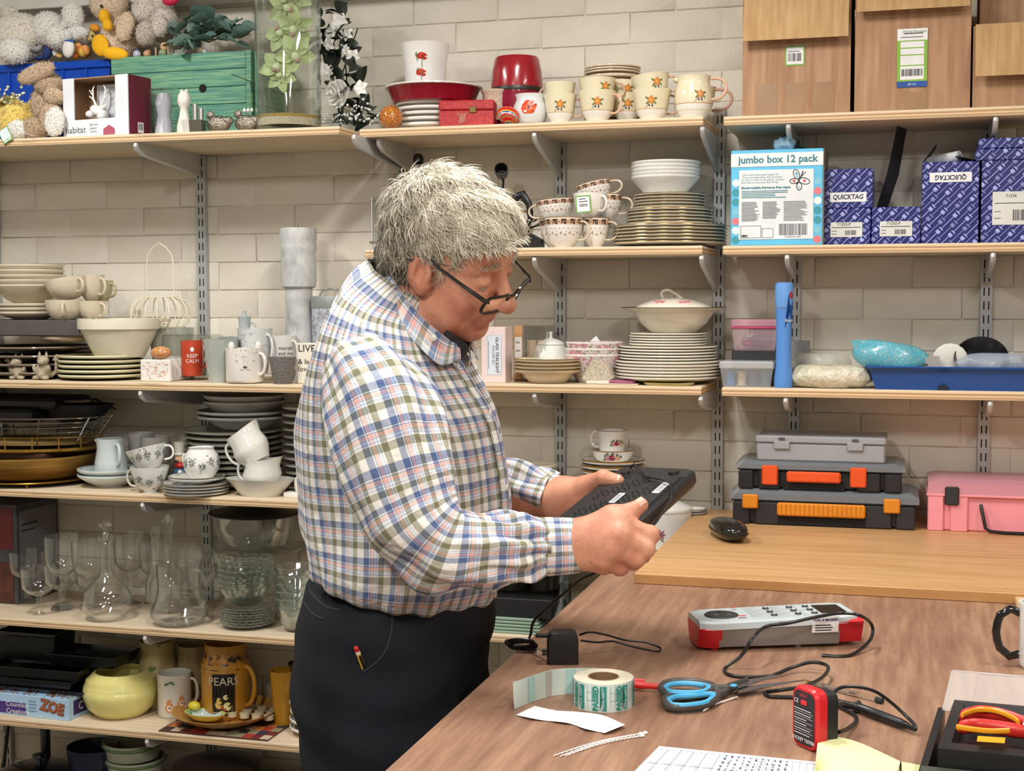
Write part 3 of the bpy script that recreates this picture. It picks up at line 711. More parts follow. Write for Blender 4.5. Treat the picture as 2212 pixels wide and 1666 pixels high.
LS = sleeve([(905, 770, YMAN+.17, 70), (960, 900, YMAN+.215, 86), (1010, 1010, YMAN+.22, 84), (1050, 1050, YMAN+.215, 72), (1100, 1052, -1.215, 62), (1150, 1062, -1.225, 54), (1185, 1070, -1.232, 47), (1194, 1072, -1.234, 45)], 'left_sleeve', 60, lfold)
def cuff(path, name):
    T = path; pts = [onY(x, y, Y) for x, y, Y, r in T]; R = []
    for i, p in enumerate(pts):
        d = (pts[min(i+1, len(T)-1)]-pts[max(i-1, 0)]).normalized(); up = Vector((0, -1, 0)); u = (up-d*up.dot(d)).normalized(); w = d.cross(u); r = T[i][3]/ppm(p)
        R.append((p, w, u, r*1.02, r*.9, .055))
    return loft(R, 56, None, name, .025, tor)
cuff([(1170, 1181, -1.602, 52), (1171, 1181, -1.602, 62), (1185, 1181, -1.598, 62.5), (1215, 1180, -1.592, 61), (1246, 1179, -1.586, 59), (1250, 1179, -1.585, 58), (1249, 1179, -1.585, 53), (1235, 1179, -1.585, 50)], 'right_cuff')
cuff([(1186, 1071, -1.232, 40), (1187, 1071, -1.232, 48), (1200, 1075, -1.234, 48), (1216, 1078, -1.236, 46), (1219, 1079, -1.236, 44), (1216, 1079, -1.236, 40)], 'left_cuff')
sm = MB(); bvt = BVHTree.FromPolygons([tuple(v.co) for v in tor.data.vertices], [tuple(p.vertices) for p in tor.data.polygons])
def on_surf(bv, x, y, lift=.001, org=MO):
    o_ = Vector(CAM)-Vector(org); d = Vector(ray(x, y)).normalized(); h = bv.ray_cast(o_, d)
    return (h[0]-d*lift) if h[0] is not None else None
def surf_line(mb, bv, pts, r, m=24, n=5):
    P = [p for p in (on_surf(bv, x, y, r*.4) for x, y in interp(pts, m)) if p is not None]
    if len(P) > 1: mb.tube([tuple(p) for p in P], r, n)
pk = MB(); pk.uv = []
rowsP = []; nR = len(rings)
for i in range(8, nR-3):
    c, xa, ya, a, b, ur = rings[i]; row = []
    for j in range(5):
        th = (-.085+.17*j/4); p = c+xa*((a+tfold(0, 0, i/nR)+.0055-(.004 if j in (0, 4) else 0))*math.cos(th))+ya*(b*math.sin(th)); row.append(tuple(p-Vector(MO))); pk.uv.append((j*.009+.013, i*.0068))
    rowsP.append(row)
pk.grid(rowsP); pk.part('placket', PLAID, tor)
for k in range(6):
    c, xa, ya, a, b, ur = rings[10+k*11]; p = c+xa*(a+.0075)-Vector(MO); bm = MB(); bm.ell((0, 0, 0), .0022, .0055, .0055, n=10); bm.part('button', mat('E8E4DC', .3), tor, tuple(p))
def collar():
    mb = MB(); mb.uv = []; P = []
    top = interp([(842, 592), (850, 604), (880, 648), (925, 698), (968, 732), (992, 752)], 24)
    dep = interp([(0,), (-.050,), (-.078,), (-.076,), (-.054,), (-.024,)], 24)
    out = interp([(808, 612), (816, 640), (850, 690), (900, 742), (950, 786), (996, 772)], 24)
    dout = interp([(0,), (-.066,), (-.104,), (-.110,), (-.094,), (-.034,)], 24)
    def side(sgn):
        A_, B_ = [], []
        for i in range(24):
            p = onY(top[i][0], top[i][1], YMAN+dep[i][0]); q = onY(out[i][0], out[i][1], YMAN+dout[i][0])
            if sgn > 0: p = Vector((p.x-dep[i][0]*0, 2*YMAN-p.y, p.z)); q = Vector((q.x, 2*YMAN-q.y, q.z))
            A_.append(p); B_.append(q)
        return A_, B_
    for sgn in (-1, 1):
        A_, B_ = side(sgn); rows = []; u = 0
        for i in range(24):
            if i: u += (B_[i]-B_[i-1]).length*.8
            p, q = A_[i], B_[i]; ins = (p-q)*.15; mid = (p+q)/2+Vector((0, 0, .006))
            row = [p-Vector((0, 0, .032)), p-Vector((0, 0, .012)), p, p*.82+q*.18+Vector((0, 0, .007)), mid, q, q-(q-p)*.03-Vector((0, 0, .003))]
            for k, r_ in enumerate(row): mb.uv.append((k*.0095+.004, u+.03))
            rows.append([tuple(r_-Vector(MO)) for r_ in row])
        mb.grid(rows)
    return mb.part('collar', PLAID, tor, smooth=50)
collar()
ub = MB()
ub.tube([tuple(onY(x, y, YMAN+d)-Vector(MO)) for x, y, d in ((958, 728, -.045), (985, 748, -.030), (1002, 758, 0), (1000, 756, .03))], .012, 8, flat=.5)
ub.part('inner_collar', mat('24242A', .8, var=.25, vs=90), tor)
bt = MB(); bt.ell(tuple(onY(936, 730, YMAN-.098)-Vector(MO)), .0055, .003, .0055, n=10); bt.part('button', mat('DAD6CC', .3), tor)
HT = onY(868, 1290, YMAN)
TRS = [('+', 0, 'e', (HT.x-.004, YMAN, HT.z-.035), (.140, .200, .145)), ('+', .04, 'e', (HT.x-.042, YMAN, HT.z-.09), (.104, .175, .11)), ('+', .04, 'c', (HT.x-.012, YMAN, HT.z-.04), (HT.x-.012, YMAN, HT.z+.075), .130, .122)]
for s in (-1, 1):
    h0 = (HT.x-.010, YMAN+s*.09, HT.z-.14); k0 = (HT.x+.022, YMAN+s*.105, .50); a0 = (HT.x-.01, YMAN+s*.115, .10)
    TRS += [('+', .035, 'c', h0, k0, .118, .090), ('+', .02, 'c', k0, a0, .085, .066)]
def trfn(P):
    d = run(P, TRS)
    d = d+.0028*np.sin(P[:, 2]*75+P[:, 0]*18+np.sin(P[:, 1]*30))*np.clip(.98-P[:, 2], 0, .12)*8*(P[:, 2] > .55)-.0022*np.sin(P[:, 0]*60+P[:, 2]*26)
    return np.maximum(d, P[:, 2]-(HT.z+.03))
tl, th_ = bound(TRS); TV, TQ = nets(trfn, tl-.01, th_+.01, .0065)
TROU = (lambda t: (t.color(t.ramp(t.noise(8), [(.3, '12141A'), (.7, '1B1E26')])), t.bump(t.noise(700, detail=2), .15, .001), t.done(.82, spec=.25))[-1])(NT('dark_twill'))
tr = lnk('trousers', np_mesh('trousers', TV-MO, TQ, TROU), man)
bvT = BVHTree.FromPolygons([tuple(v) for v in (TV-MO)], [tuple(int(i) for i in q) for q in TQ])
se = MB()
surf_line(se, bvT, [(848, 1316), (846, 1360), (836, 1400), (815, 1430), (784, 1452)], .0013)
surf_line(se, bvT, [(668, 1275), (690, 1300), (712, 1314), (735, 1318)], .0013); surf_line(se, bvT, [(655, 1300), (675, 1325), (700, 1338)], .0011)
se.part('seams', mat('2B2F38', .8), tr)
pn = thing('pencil', 'red-tipped yellow and black pencil poking from the trouser pocket', 'pencil', tuple(MO))
a_ = on_surf(bvT, 774, 1412, .004); b_ = on_surf(bvT, 787, 1447, -.004)
d_ = (a_-b_).normalized(); MB().tube([tuple(b_), tuple(a_)], .0036, 6).part('shaft', (lambda t: (t.color(t.ramp(t.math('FRACT', t.math('MULTIPLY', t.n('ShaderNodeSeparateXYZ').outputs[0], 1)), [(0, 'D8A81E'), (1, 'D8A81E')])), t.done(.4))[-1])(NT('pencil_yellow')), pn)
MB().tube([tuple(b_+Vector((.0022, -.0022, 0))), tuple(a_+Vector((.0022, -.0022, 0))-d_*.003)], .0021, 5).part('stripe', mat('17150F', .4), pn)
MB().tube([tuple(a_-d_*.001), tuple(a_+d_*.004)], .0037, 8).part('band', mat('E9E3D0', .4), pn); MB().tube([tuple(a_+d_*.004), tuple(a_+d_*.010), tuple(a_+d_*.0115)], [.0037, .0036, .002], 8).part('tip', mat('C4202C', .4), pn)
for a0 in FT:
    m_ = MB(); m_.ell((a0[0]+.07-MO[0], a0[1]-MO[1], .045), .145, .05, .05, n=18); m_.v = [(x, y, max(z, .006)) for x, y, z in m_.v]; m_.box(a0[0]-.07-MO[0], a0[0]+.20-MO[0], a0[1]-.047-MO[1], a0[1]+.047-MO[1], 0.002, .022, b=.009); m_.part('shoe', mat('1A1512', .35), man)
Cn = onY(1509, 1012, -1.275); Dn = onY(1377, 1128, -1.452); e2 = (Dn-Cn).normalized(); Bn = onY(1335, 1024, -1.262)
e1 = (Bn-Cn); e1 = (e1-e2*e1.dot(e2)).normalized(); e3 = e1.cross(e2).normalized()
if e3.z < 0: e3 = -e3
LW_, LD_, LT_ = .140, .232, .030
rt = thing('router_box', 'flat black ventilated plastic box held in the hands of the man', 'router')
def rb(u, v, w): return tuple(Cn+e1*u+e2*v+e3*w)
mb = MB(); mb.M = Matrix(((e1.x, e2.x, e3.x, Cn.x), (e1.y, e2.y, e3.y, Cn.y), (e1.z, e2.z, e3.z, Cn.z), (0, 0, 0, 1)))
def rrect(w, d, r, n=5):
    o = []
    for (cx, cy, a0) in ((w-r, d-r, 0), (r, d-r, 90), (r, r, 180), (w-r, r, 270)):
        for k in range(n+1): a = math.radians(a0+90*k/n); o.append((cx+r*math.cos(a), cy+r*math.sin(a)))
    return o
BX = plastic('17181A', .42)
L0 = []
for (ins, w) in ((.016, -LT_), (.004, -LT_+.006), (0, -LT_*.55), (0, -.004), (.004, 0)): L0.append([(ins+x*(1-2*ins/LW_), ins+y*(1-2*ins/LD_), w) for x, y in rrect(LW_, LD_, .017)])
mb.grid([[p for p in r] for r in L0], closed=True); mb.add(L0[-1], [tuple(range(len(L0[-1])))]); mb.add(L0[0], [tuple(range(len(L0[0])))[::-1]])
mb.part('case', BX, rt)
MX = mb.M
vt = MB(); vt.M = MX
for i in range(13):
    for j in range(9):
        if (i*7+j*3) % 5 in (0, 3) : continue
        x = .026+j*.011; y = .040+i*.0135
        for (dx, dy) in ((0, 0), (.0045, .0045), (0, .009), (-.0045, .0045)): vt.box(x+dx-.0011, x+dx+.0011, y+dy-.0011, y+dy+.0011, .0001, .0006)
for i in range(36): vt.box(.006, .0145, .036+i*.0052, .038+i*.0052, .0001, .0006)
o = vt.part('vents', mat('040405', .9, var=0), rt); o['kind'] = 'stuff'
for (x, y) in ((.032, .022), (.115, .030), (.115, .205)):
    ft = MB(); ft.M = MX; ft.lathe([(0, 0), (.009, 0), (.0075, .004), (0, .0042)], 14, c=(x, y, 0)); ft.part('rubber_foot', BLACK, rt)
for (x0, x1, y0, y1) in ((.018, .030, .060, .098), (.072, .082, .105, .140)):
    lb = MB(); lb.M = MX; lb.box(x0, x1, y0, y1, .0003, .0012, 0)
    for i in range(9): lb.box(x0+.0015, x1-.0015, y0+.004+i*.0032, y0+.0055+i*.0032, .0012, .0014, 1)
    lb.part('label_sticker', [PAPER, INK], rt, label='small white barcode label')
cb = MB(); cb.tube([rb(.112, .018, .004), rb(.105, .016, .010), rb(.085, .030, .006), rb(.06, .052, .006), rb(.030, .062, .008), rb(.006, .078, .008), rb(-.004, .100, -.006), rb(-.003, .150, -.020), rb(.004, .178, -.030), rb(.02, .19, -.034)], .0019, 6)
cb.part('lead', BLACK, rt)
ld = MB()
def zs(k): return SH[k][3]
PL = [(.50, 0), (.54, .10), (.60, .18), (.93, .78), (1, 1)]
SAUC = [(.46, 0), (.5, .12), (.75, .5), (1, 1)]
BOWL = [(.42, 0), (.45, .05), (.66, .28), (.86, .64), (1, 1)]
WIDE = [(.50, 0), (.52, .06), (.70, .45), (.80, .8), (1, 1)]
TEAC = [(.46, 0), (.48, .05), (.62, .18), (.82, .5), (.93, .8), (1, 1)]
MUGP = [(.90, 0), (.97, .03), (1, .08), (1, 1)]
TAPER = [(.66, 0), (.70, .03), (.86, .5), (1, 1)]
BELL = [(.50, 0), (.56, .04), (.86, .2), (.95, .45), (.88, .75), (1, 1)]
def size(px_, ytop, wpx, Y, k):
    z = zs(k) if isinstance(k, str) else k
    p = A(px_, Y, z); s = ppm(p); return p, wpx/2/s, max(zt(px_, ytop, Y)-z, .004), s
def pf(prof, r, h): return [(a*r, b*h) for a, b in prof]
def handle(mb, x0, zt_, zb, out, r, flat=1.0, n=12, mi=None):
    P = []
    for i in range(n):
        t = i/(n-1); a = PI*t; P.append((x0-r*.5+out*math.sin(a)*(1.08-.16*t), 0, zt_+(zb-zt_)*(.5-.5*math.cos(a))-(.12*(zt_-zb))*math.sin(2*a)*-.4))
    P[0] = (x0-r*1.3, 0, zt_); P[-1] = (x0*.9-r*1.4, 0, zb); return mb.tube(P, r, 8, mi, flat=flat)
def cup(name, label, cat, p, r, h, prof, m, t=.0028, hang=None, hr=.0035, ho=.022, hz=(.85, .25), hm=None, group=None, n=36, deco=None, rot=None):
    """a cup, mug or jug: body and handle; hang = handle direction in degrees (0 = +X, -90 = to the camera)"""
    o = thing(name, label, cat, p, 0, group)
    MB().vessel(pf(prof, r, h), t, n).part('body', m, o)
    if hang is not None:
        hb_ = MB(); handle(hb_, r*.97, hz[0]*h, hz[1]*h, ho, hr); hb_.part('handle', hm or m, o, rz=math.radians(hang))
    if deco: deco(o, p, r, h, prof)
    if rot is not None: o.rotation_euler = rot
    return o
def rad(prof, r, h, z):
    q = pf(prof, r, h)
    for (r0, z0), (r1, z1) in zip(q, q[1:]):
        if z0 <= z <= z1+1e-9: return r0+(r1-r0)*(z-z0)/max(z1-z0, 1e-6)
    return q[-1][0]
def band(o, prof, r, h, z0, z1, m, name='band', n=40, off=.0006):
    MB().lathe([(rad(prof, r, h, z0+(z1-z0)*i/3)+off, z0+(z1-z0)*i/3) for i in range(4)], n).part(name, m, o)
def stick(o, prof, r, h, ang, shapes, mats, name='painted_flower', off=.0009):
    """print on a round wall: shapes = (polygon [(s,z)], mat index), s along the wall from angle ang"""
    mb = MB()
    for k, (poly, mi) in enumerate(shapes):
        v = []; c = (sum(a for a, b in poly)/len(poly), sum(b for a, b in poly)/len(poly))
        for s_, z in [c]+list(poly):
            z = min(max(z, .001), h*.999); R_ = rad(prof, r, h, z)+off*(1+.25*mi); a = ang+s_/max(R_, .01); v.append((R_*math.cos(a), R_*math.sin(a), z))
        mb.add(v, [(0, i, i % len(poly)+1) for i in range(2, len(poly)+1)]+[(0, 1, 2)][:0]+[(0, len(poly), 1)], mi)
        mb.f = [f for f in mb.f if len(set(f)) == 3]
    mb.part(name, mats, o, smooth=0); return mb
def disc(x, y, rx, ry=None, n=9, rot=0):
    ry = rx if ry is None else ry; o = []
    for k in range(n):
        a = 2*PI*k/n; u, v = rx*math.cos(a), ry*math.sin(a); o.append((x+u*math.cos(rot)-v*math.sin(rot), y+u*math.sin(rot)+v*math.cos(rot)))
    return o
def flower(x, y, s, petal=0, core=1, leaf=2, np_=5, leaves=True, rot=.3):
    o = []
    if leaves:
        for a in (.4, 2.6, 3.9, 5.6): o.append((disc(x+math.cos(a)*s*1.25, y+math.sin(a)*s*1.0, s*.45, s*.2, 7, a), leaf))
    for k in range(np_):
        a = rot+2*PI*k/np_; o.append((disc(x+math.cos(a)*s*.55, y+math.sin(a)*s*.55, s*.55, s*.42, 8, a), petal))
    o.append((disc(x, y, s*.3), core)); return o
def stack(name, fmt, cat, mb, mats, n, dz, p, group, jit=.0015, seed=1, smooth=40, first=0):
    rr = random.Random(seed); me = mb.mesh(name, mats, smooth); out = []
    for i in range(n):
        o = bpy.data.objects.new(name, me); COL.objects.link(o); o.location = (p[0]+rr.uniform(-jit, jit), p[1]+rr.uniform(-jit, jit), p[2]+i*dz); o.rotation_euler = (0, 0, rr.uniform(0, 6))
        tag(o, fmt % ordn(i, n), cat, group); out.append(o)
    return out
def plates(px_, ybot_top, ytop, wpx, Y, z, n, fmt, group, m, prof=PL, mrim=None, t=.0026, seed=1, name='plate', cat='plate', wav=0, wn=0):
    """stack whose bottom stands at height z and whose top rim is seen at image row ytop; ybot_top = height share of one plate over the pitch"""
    p = A(px_, Y, z); s = ppm(p); r = wpx/2/s; H = zt(px_, ytop, Y)-z; dz = H/(n-1+ybot_top+.5); h = dz*ybot_top; e = min(.52*dz, .0055); q = pf(prof, r, h); q = q[:-1]+[(r*.985, h-e*.25), (r, h+e*.1), (r*1.003, h+e*.5), (r, h+e*.9), (r*.985, h+e)]
    mb = MB().vessel(q, t, 44, 0, wav=wav, wn=wn)
    if mrim: mb.lathe([(r*1.0015, h+e*.35), (r*1.005, h+e*.5), (r*1.002, h+e*.92), (r*.984, h+e*1.06)], 44, 1, wav=wav, wn=wn)
    stack(name, fmt, cat, mb, [m, mrim] if mrim else m, n, dz, p, group, seed=seed); return z+H, r
zL = zs('L1')
def plush(name, label, p, parts, rz=0, group=None):
    """parts: (name, material, [(centre, radii, tilt), ...])"""
    o = thing(name, label, 'soft toy', p, rz, group)
    for q in parts:
        mb = MB()
        for (c, r, *ro) in q[2]:
            R = Matrix.Rotation(math.radians(ro[0]), 3, 'Y') if ro else None
            mb.ell(c, *r, n=18, rot=R)
        if q[1].name.startswith('mat_fur') or q[1].name.startswith('fur'): furry(mb, q[2])
        mb.part(q[0], q[1], o, label=q[3] if len(q) > 3 else None, smooth=180)
    return o
def furry(mb, ells, L=.0062):
    rr = random.Random(len(mb.v))
    for (c, r, *ro) in ells:
        R = Matrix.Rotation(math.radians(ro[0]), 3, 'Y') if ro else Matrix.Identity(3); n = int(min(1500, 5.2e5*(r[0]*r[2]+r[1]*r[2])*.5))
        for i in range(n):
            u = Vector((rr.gauss(0, 1), rr.gauss(0, 1), rr.gauss(0, 1))).normalized()
            if u.y > .5: continue
            p = R @ Vector((u.x*r[0], u.y*r[1], u.z*r[2]))+Vector(c); nn = (R @ Vector((u.x/r[0], u.y/r[1], u.z/r[2]))).normalized()
            d = (nn+Vector((rr.gauss(0, .55), rr.gauss(0, .55), rr.gauss(0, .55)-.35))).normalized(); s_ = nn.cross(d); s_ = s_.normalized()*.0016 if s_.length > 1e-6 else Vector((.0016, 0, 0))
            l = L*rr.uniform(.5, 1.1); mb.add([tuple(p-s_-nn*.001), tuple(p+s_-nn*.001), tuple(p+d*l)], [(0, 1, 2)])
BEIGE, WFUR, CREAMF, LAMB, PEACH = fur('D2B596', .1), fur('FAF7EF', .05), fur('F6EFDF', .05), fur('EBE0D4', .08), fur('F3DCC0', .05)
YFUR, ORF, YFELT = fur('FADD74', .05), mat('E8972E', .8, bump=.4), mat('F2B617', .85, bump=.5, bs=200)
EYE = mat('1B2A22', .1, var=0)
def P1(x, y, Y): return onY(x, y, Y)
Yb = -.13; cx0, cx1 = A(-30, -.155, zL).x, A(243, -.155, zL).x; hc = zt(150, 133, -.155)-zL
BLUEP = plastic('0B49B8', .3)
t = thing('storage_crate', 'blue plastic crate full of soft toys at the far left', 'crate', ((cx0+cx1)/2, -.078, zL)); w = (cx1-cx0)/2
mb = MB(); mb.grid([[(sx*w*k, sy*.075*k, z) for sx, sy in ((-1, -1), (1, -1), (1, 1), (-1, 1))] for k, z in ((.93, 0), (.97, hc-.02), (.97, hc-.012), (1.02, hc-.012), (1.02, hc), (.96, hc), (.94, .004))], closed=True); mb.box(-w*.93, w*.93, -.068, .068, 0, .004); mb.part('tub', BLUEP, t, smooth=20)
rb_ = MB()
for x in (-.6, -.2, .25, .62): MB().box(x*w-.003, x*w+.003, -.0785, -.0705, .01, hc-.02).part('rib', BLUEP, t)
MB().box(-w*1.02, w*1.02, -.0805, -.074, hc-.02, hc+.001, b=.003).part('rim', BLUEP, t)
zt0 = zL+hc-.035
def toy(px_, py, Y): return P1(px_, py, Y)
k = 1/ppm(toy(100, 100, -.13))   # metres per pixel there
def E(x, y, rx, ry, dY=0, ro=0, rd=None, Y0=-.13, o=None):
    p = P1(x, y, Y0+dY); return ((p.x-o.x, p.y-o.y, p.z-o.z), (rx*k, (rd if rd else min(rx, ry))*k, ry*k), ro)
o = P1(50, 130, -.12)
plush('plush_bear', 'big white fluffy bear slumped in the blue crate, far left', o, [('body', CREAMF, [E(40, 75, 66, 46, 0, 0, 40, o=o), E(20, 30, 22, 18, .03, 0, o=o)]), ('arm', WFUR, [E(30, 110, 38, 28, -.05, 10, 24, o=o)])])
o = P1(120, 130, -.11)
plush('plush_polar_bear', 'white plush bear with its round foot up behind the yellow duck', o, [('body', WFUR, [E(105, 62, 42, 36, 0, 0, 30, o=o), E(125, 80, 26, 26, -.03, 0, o=o)]), ('foot', fur('FAF8F3', .04), [E(158, 34, 24, 30, -.02, -14, 20, o=o)]), ('ear', WFUR, [E(138, 52, 8, 10, -.03, 20, 5, o=o)])])
o = P1(175, 120, -.12)
plush('plush_cat', 'small white plush lying beside the orange chick in the crate', o, [('body', fur('F8F7F4', .04), [E(165, 72, 30, 15, -.02, 0, 14, o=o)]), ('head', fur('F8F7F4', .04), [E(142, 78, 14, 13, -.04, 0, o=o)]), ('tummy', mat('E9E6E0', .8), [E(148, 105, 14, 20, -.045, 6, 9, o=o)]), ('collar', mat('2E5FAE', .7), [E(150, 88, 12, 3, -.05, 0, o=o)])])
o = P1(72, 130, -.19)
plush('toy_dog', 'grey toy cat figure in a straw hat on the crate edge', o, [('head', mat('B9B7B8', .85, bump=.4), [E(78, 100, 16, 14, 0, 0, 12, o=o)]), ('hat', mat('D3B65E', .8, bump=.4), [E(70, 91, 24, 4, 0, -32, 18, o=o)]), ('hat_crown', mat('6E7FB0', .8), [E(60, 84, 10, 9, .01, -30, o=o)]), ('eye', EYE, [E(79, 97, 2.2, 2.4, -.014, 0, o=o)]), ('coat', mat('C9C3C0', .9), [E(60, 120, 24, 14, .01, 0, o=o)])])
o = P1(105, 130, -.20)
plush('toy_clown', 'little clown doll in red and white stripes on the crate edge', o, [('trousers', mat('2C3F78', .8), [E(103, 112, 11, 18, 0, 24, 9, o=o), E(88, 124, 14, 6, 0, -14, o=o)]), ('hand', mat('E9EAEE', .8), [E(120, 112, 7, 10, -.01, 10, o=o)]), ('shoe', mat('D9B46A', .8), [E(128, 120, 8, 6, -.01, 30, o=o)])])
_t = [x for x in COL.objects if x.name.startswith('toy_clown')][0]
for i in range(7): MB().ell(E(104+i*3.0, 88+i*2.2*(1 if i % 2 else .8), 3.2, 13, -.008-.001*i, 24, 8, o=o)[0], 3.2*k, 8*k, 12*k, n=12, rot=Matrix.Rotation(math.radians(24), 3, 'Y')).part('sleeve_stripe', mat('D33A3A' if i % 2 else 'F1EEEA', .8), _t, smooth=180)
o = P1(178, 125, -.20)
plush('toy_chick', 'tiny orange and yellow chick toy at the crate edge', o, [('body', mat('F0C24C', .85, bump=.5), [E(180, 112, 18, 13, 0, 0, o=o)]), ('wing', mat('EDA25A', .85), [E(168, 104, 9, 12, -.01, 30, o=o), E(186, 108, 8, 12, -.012, -20, o=o)]), ('foot', mat('EE8A3C', .8), [E(162, 106, 9, 6, -.014, 40, o=o), E(163, 122, 7, 6, -.014, 0, o=o)])])
o = P1(205, 90, -.16)
plush('toy_duckling', 'small pale duckling toy with orange bill under the big duck', o, [('head', mat('E9D487', .85, bump=.4), [E(196, 78, 12, 12, 0, 0, o=o)]), ('bill', mat('F0A02E', .8), [E(205, 60, 12, 8, -.01, 20, o=o)]), ('eye', EYE, [E(199, 77, 2, 2.4, -.013, 0, o=o)])])
o = P1(250, 130, -.15)
plush('plush_duck', 'big cream plush duck with yellow bill and feet above the crate', o, [('body', PEACH, [E(262, 80, 46, 46, .01, 0, 36, o=o), E(245, 95, 32, 24, -.01, 0, 24, o=o)]), ('head', PEACH, [E(236, 8, 42, 38, 0, 10, 34, o=o)]), ('wing', fur('F0D8B8', .04), [E(270, 58, 20, 32, -.035, 18, 12, o=o)]), ('bill', YFELT, [E(226, 36, 12, 16, -.05, -8, 13, o=o), E(232, 54, 11, 13, -.058, -20, 9, o=o)]), ('eye', EYE, [E(219, 13, 3.2, 3.6, -.043, 0, o=o)]), ('foot', YFELT, [E(217, 98, 20, 24, -.05, -20, 9, o=o)]), ('foot', YFELT, [E(248, 116, 32, 14, -.055, 8, 10, o=o)])])
o = P1(340, 95, -.14)
plush('plush_lamb', 'curly pink-grey plush lamb beside the eucalyptus leaves', o, [('head', fur('EBE1D5', .05), [E(314, 22, 30, 28, -.01, 0, 24, o=o)]), ('wool', LAMB, [E(345, 10, 28, 30, .01, 0, 24, o=o), E(350, 50, 34, 40, .01, 0, 28, o=o)]), ('arm', LAMB, [E(345, 58, 20, 22, -.03, 20, 16, o=o)]), ('leg', fur('D3C7B8', .06), [E(315, 72, 22, 26, -.04, 10, 18, o=o)]), ('bow', mat('D2244E', .6), [E(368, 2, 18, 10, -.03, 0, o=o)]), ('eye', EYE, [E(309, 24, 4, 2.2, -.034, 0, o=o)])])
o = P1(85, 270, -.27)
k = 1/ppm(o)
def E2(x, y, rx, ry, dY=0, ro=0, rd=None, o=o): return E(x, y, rx, ry, dY, ro, rd, Y0=-.27, o=o)
bn = plush('plush_bunny', 'floppy beige rabbit lying on the shelf edge, white soles towards us', o, [('ear', BEIGE, [E2(78, 158, 48, 19, -.03, -17, 12)]), ('head', fur('CBAF90'), [E2(105, 182, 38, 28, 0, 25, 28)]), ('body', BEIGE, [E2(100, 225, 34, 46, .02, 0, 30)]), ('arm', fur('D8BD9C'), [E2(118, 208, 26, 18, -.025, 12, 16)]), ('leg', BEIGE, [E2(112, 255, 28, 34, -.02, 0, 22)]), ('sole', WFUR, [E2(118, 263, 24, 31, -.05, 8, 10)]), ('leg', fur('C4A888'), [E2(75, 278, 36, 24, -.02, 0, 22)]), ('sole', WFUR, [E2(38, 280, 24, 21, -.035, 0, 16)])])
o = P1(30, 265, -.255)
plush('plush_chick', 'large fluffy yellow chick beside the beige rabbit', o, [('body', YFUR, [((0, 0, .010), (44*k, 34*k, 42*k)), ((-.012, 0, .045), (26*k, 22*k, 20*k))]), ('wing', fur('EDBE55', .06), [((.030, -.012, .0), (14*k, 10*k, 20*k), 20)]), ('beak', ORF, [((-.020, -.030, .048), (10*k, 6*k, 5*k))])])
o = P1(76, 250, -.245)
plush('plush_chick', 'smaller yellow chick tucked behind the beige rabbit', o, [('body', YFUR, [((0, 0, .015), (18*k, 16*k, 26*k), -8)]), ('beak', ORF, [((.010, -.016, .022), (5*k, 5*k, 3*k))])])
def spray(name, label, c, n, rx, rz, stem, fl, seed, size=.0042, ry=None):
    rr = random.Random(seed); o = thing(name, label, 'flowers', c); st = MB(); fm = MB()
    for i in range(n):
        p = Vector((rr.gauss(0, rx), rr.gauss(0, ry or rx*.6), abs(rr.gauss(0, rz)))); st.tube([(0, 0, 0), tuple(p*.5+Vector((rr.uniform(-.004, .004), 0, .006))), tuple(p)], .0006, 3)
        for q in range(2): fm.ell((p.x+rr.uniform(-.004, .004), p.y+rr.uniform(-.004, .004), p.z+rr.uniform(-.003, .003)), size*rr.uniform(.6, 1), n=6)
    s1 = st.part('stems', stem, o); f1 = fm.part('blossoms', fl, o); s1['kind'] = 'stuff'; f1['kind'] = 'stuff'; return o
GREEN = mat('4C5B36', .6); DGREEN = mat('1E2B22', .45, coat=.1); WPET = mat('F6F5F1', .6, var=.02)
spray('flower_spray', 'small spray of cream blossoms above the yellow chick', P1(5, 225, -.29), 46, .030, .030, GREEN, mat('DEDCB8', .7), 5)
tg = thing('price_tag', 'pale price tag with green border hanging off the shelf by the rabbit', 'tag', P1(12, 292, -.352))
a_ = Matrix.Rotation(math.radians(-28), 4, 'Y')
mb = MB(); mb.M = a_; mb.box(-.015, .015, -.0006, 0, -.018, .018); mb.part('card', mat('78B04A', .6), tg); mb = MB(); mb.M = a_; mb.box(-.013, .013, -.0012, -.0006, -.011, .0165); mb.box(-.012, -.001, -.0012, -.0006, -.0165, -.0125); mb.box(.001, .012, -.0012, -.0006, -.0165, -.0125); mb.part('print_panel', mat('DDE9EE', .6), tg)
MB().tube([(.02, 0, .012), (.06, .001, .002), (.085, -.004, -.006)], .0007, 4).part('string', PAPER, tg)
Yh = -.30; bx0, bx1 = A(138, Yh, zL).x, A(294, Yh, zL).x; hh = zt(220, 167, Yh)-zL; bd = .088
rzb = math.radians(-9)
bo = thing('gift_box', 'white window box with burgundy side holding a deer head', 'box', (bx0, Yh, zL), rzb); bw = (bx1-bx0)*1.005
WB = mat('E6E9EE', .55); BUR = mat('6E1730', .5)
mb = MB(); mb.box(0, bw*.17, 0, .003, 0, hh); mb.box(bw*.81, bw, 0, .003, 0, hh); mb.box(bw*.17, bw*.81, 0, .003, 0, hh*.30); mb.box(0, .003, .003, bd, 0, hh); mb.box(0, bw, .003, bd, 0, .003); mb.part('front', WB, bo)
MB().box(bw-.003, bw, .003, bd, 0, hh).part('side_panel', BUR, bo, label='burgundy side panel'); mb = MB(); mb.box(0, bw-.003, .003, bd, hh-.003, hh); mb.box(.003, bw-.003, bd-.003, bd, .003, hh-.003); mb.box(.003, .006, .004, bd-.003, .003, hh-.003); mb.part('inner_tray', mat('A98563', .7), bo)
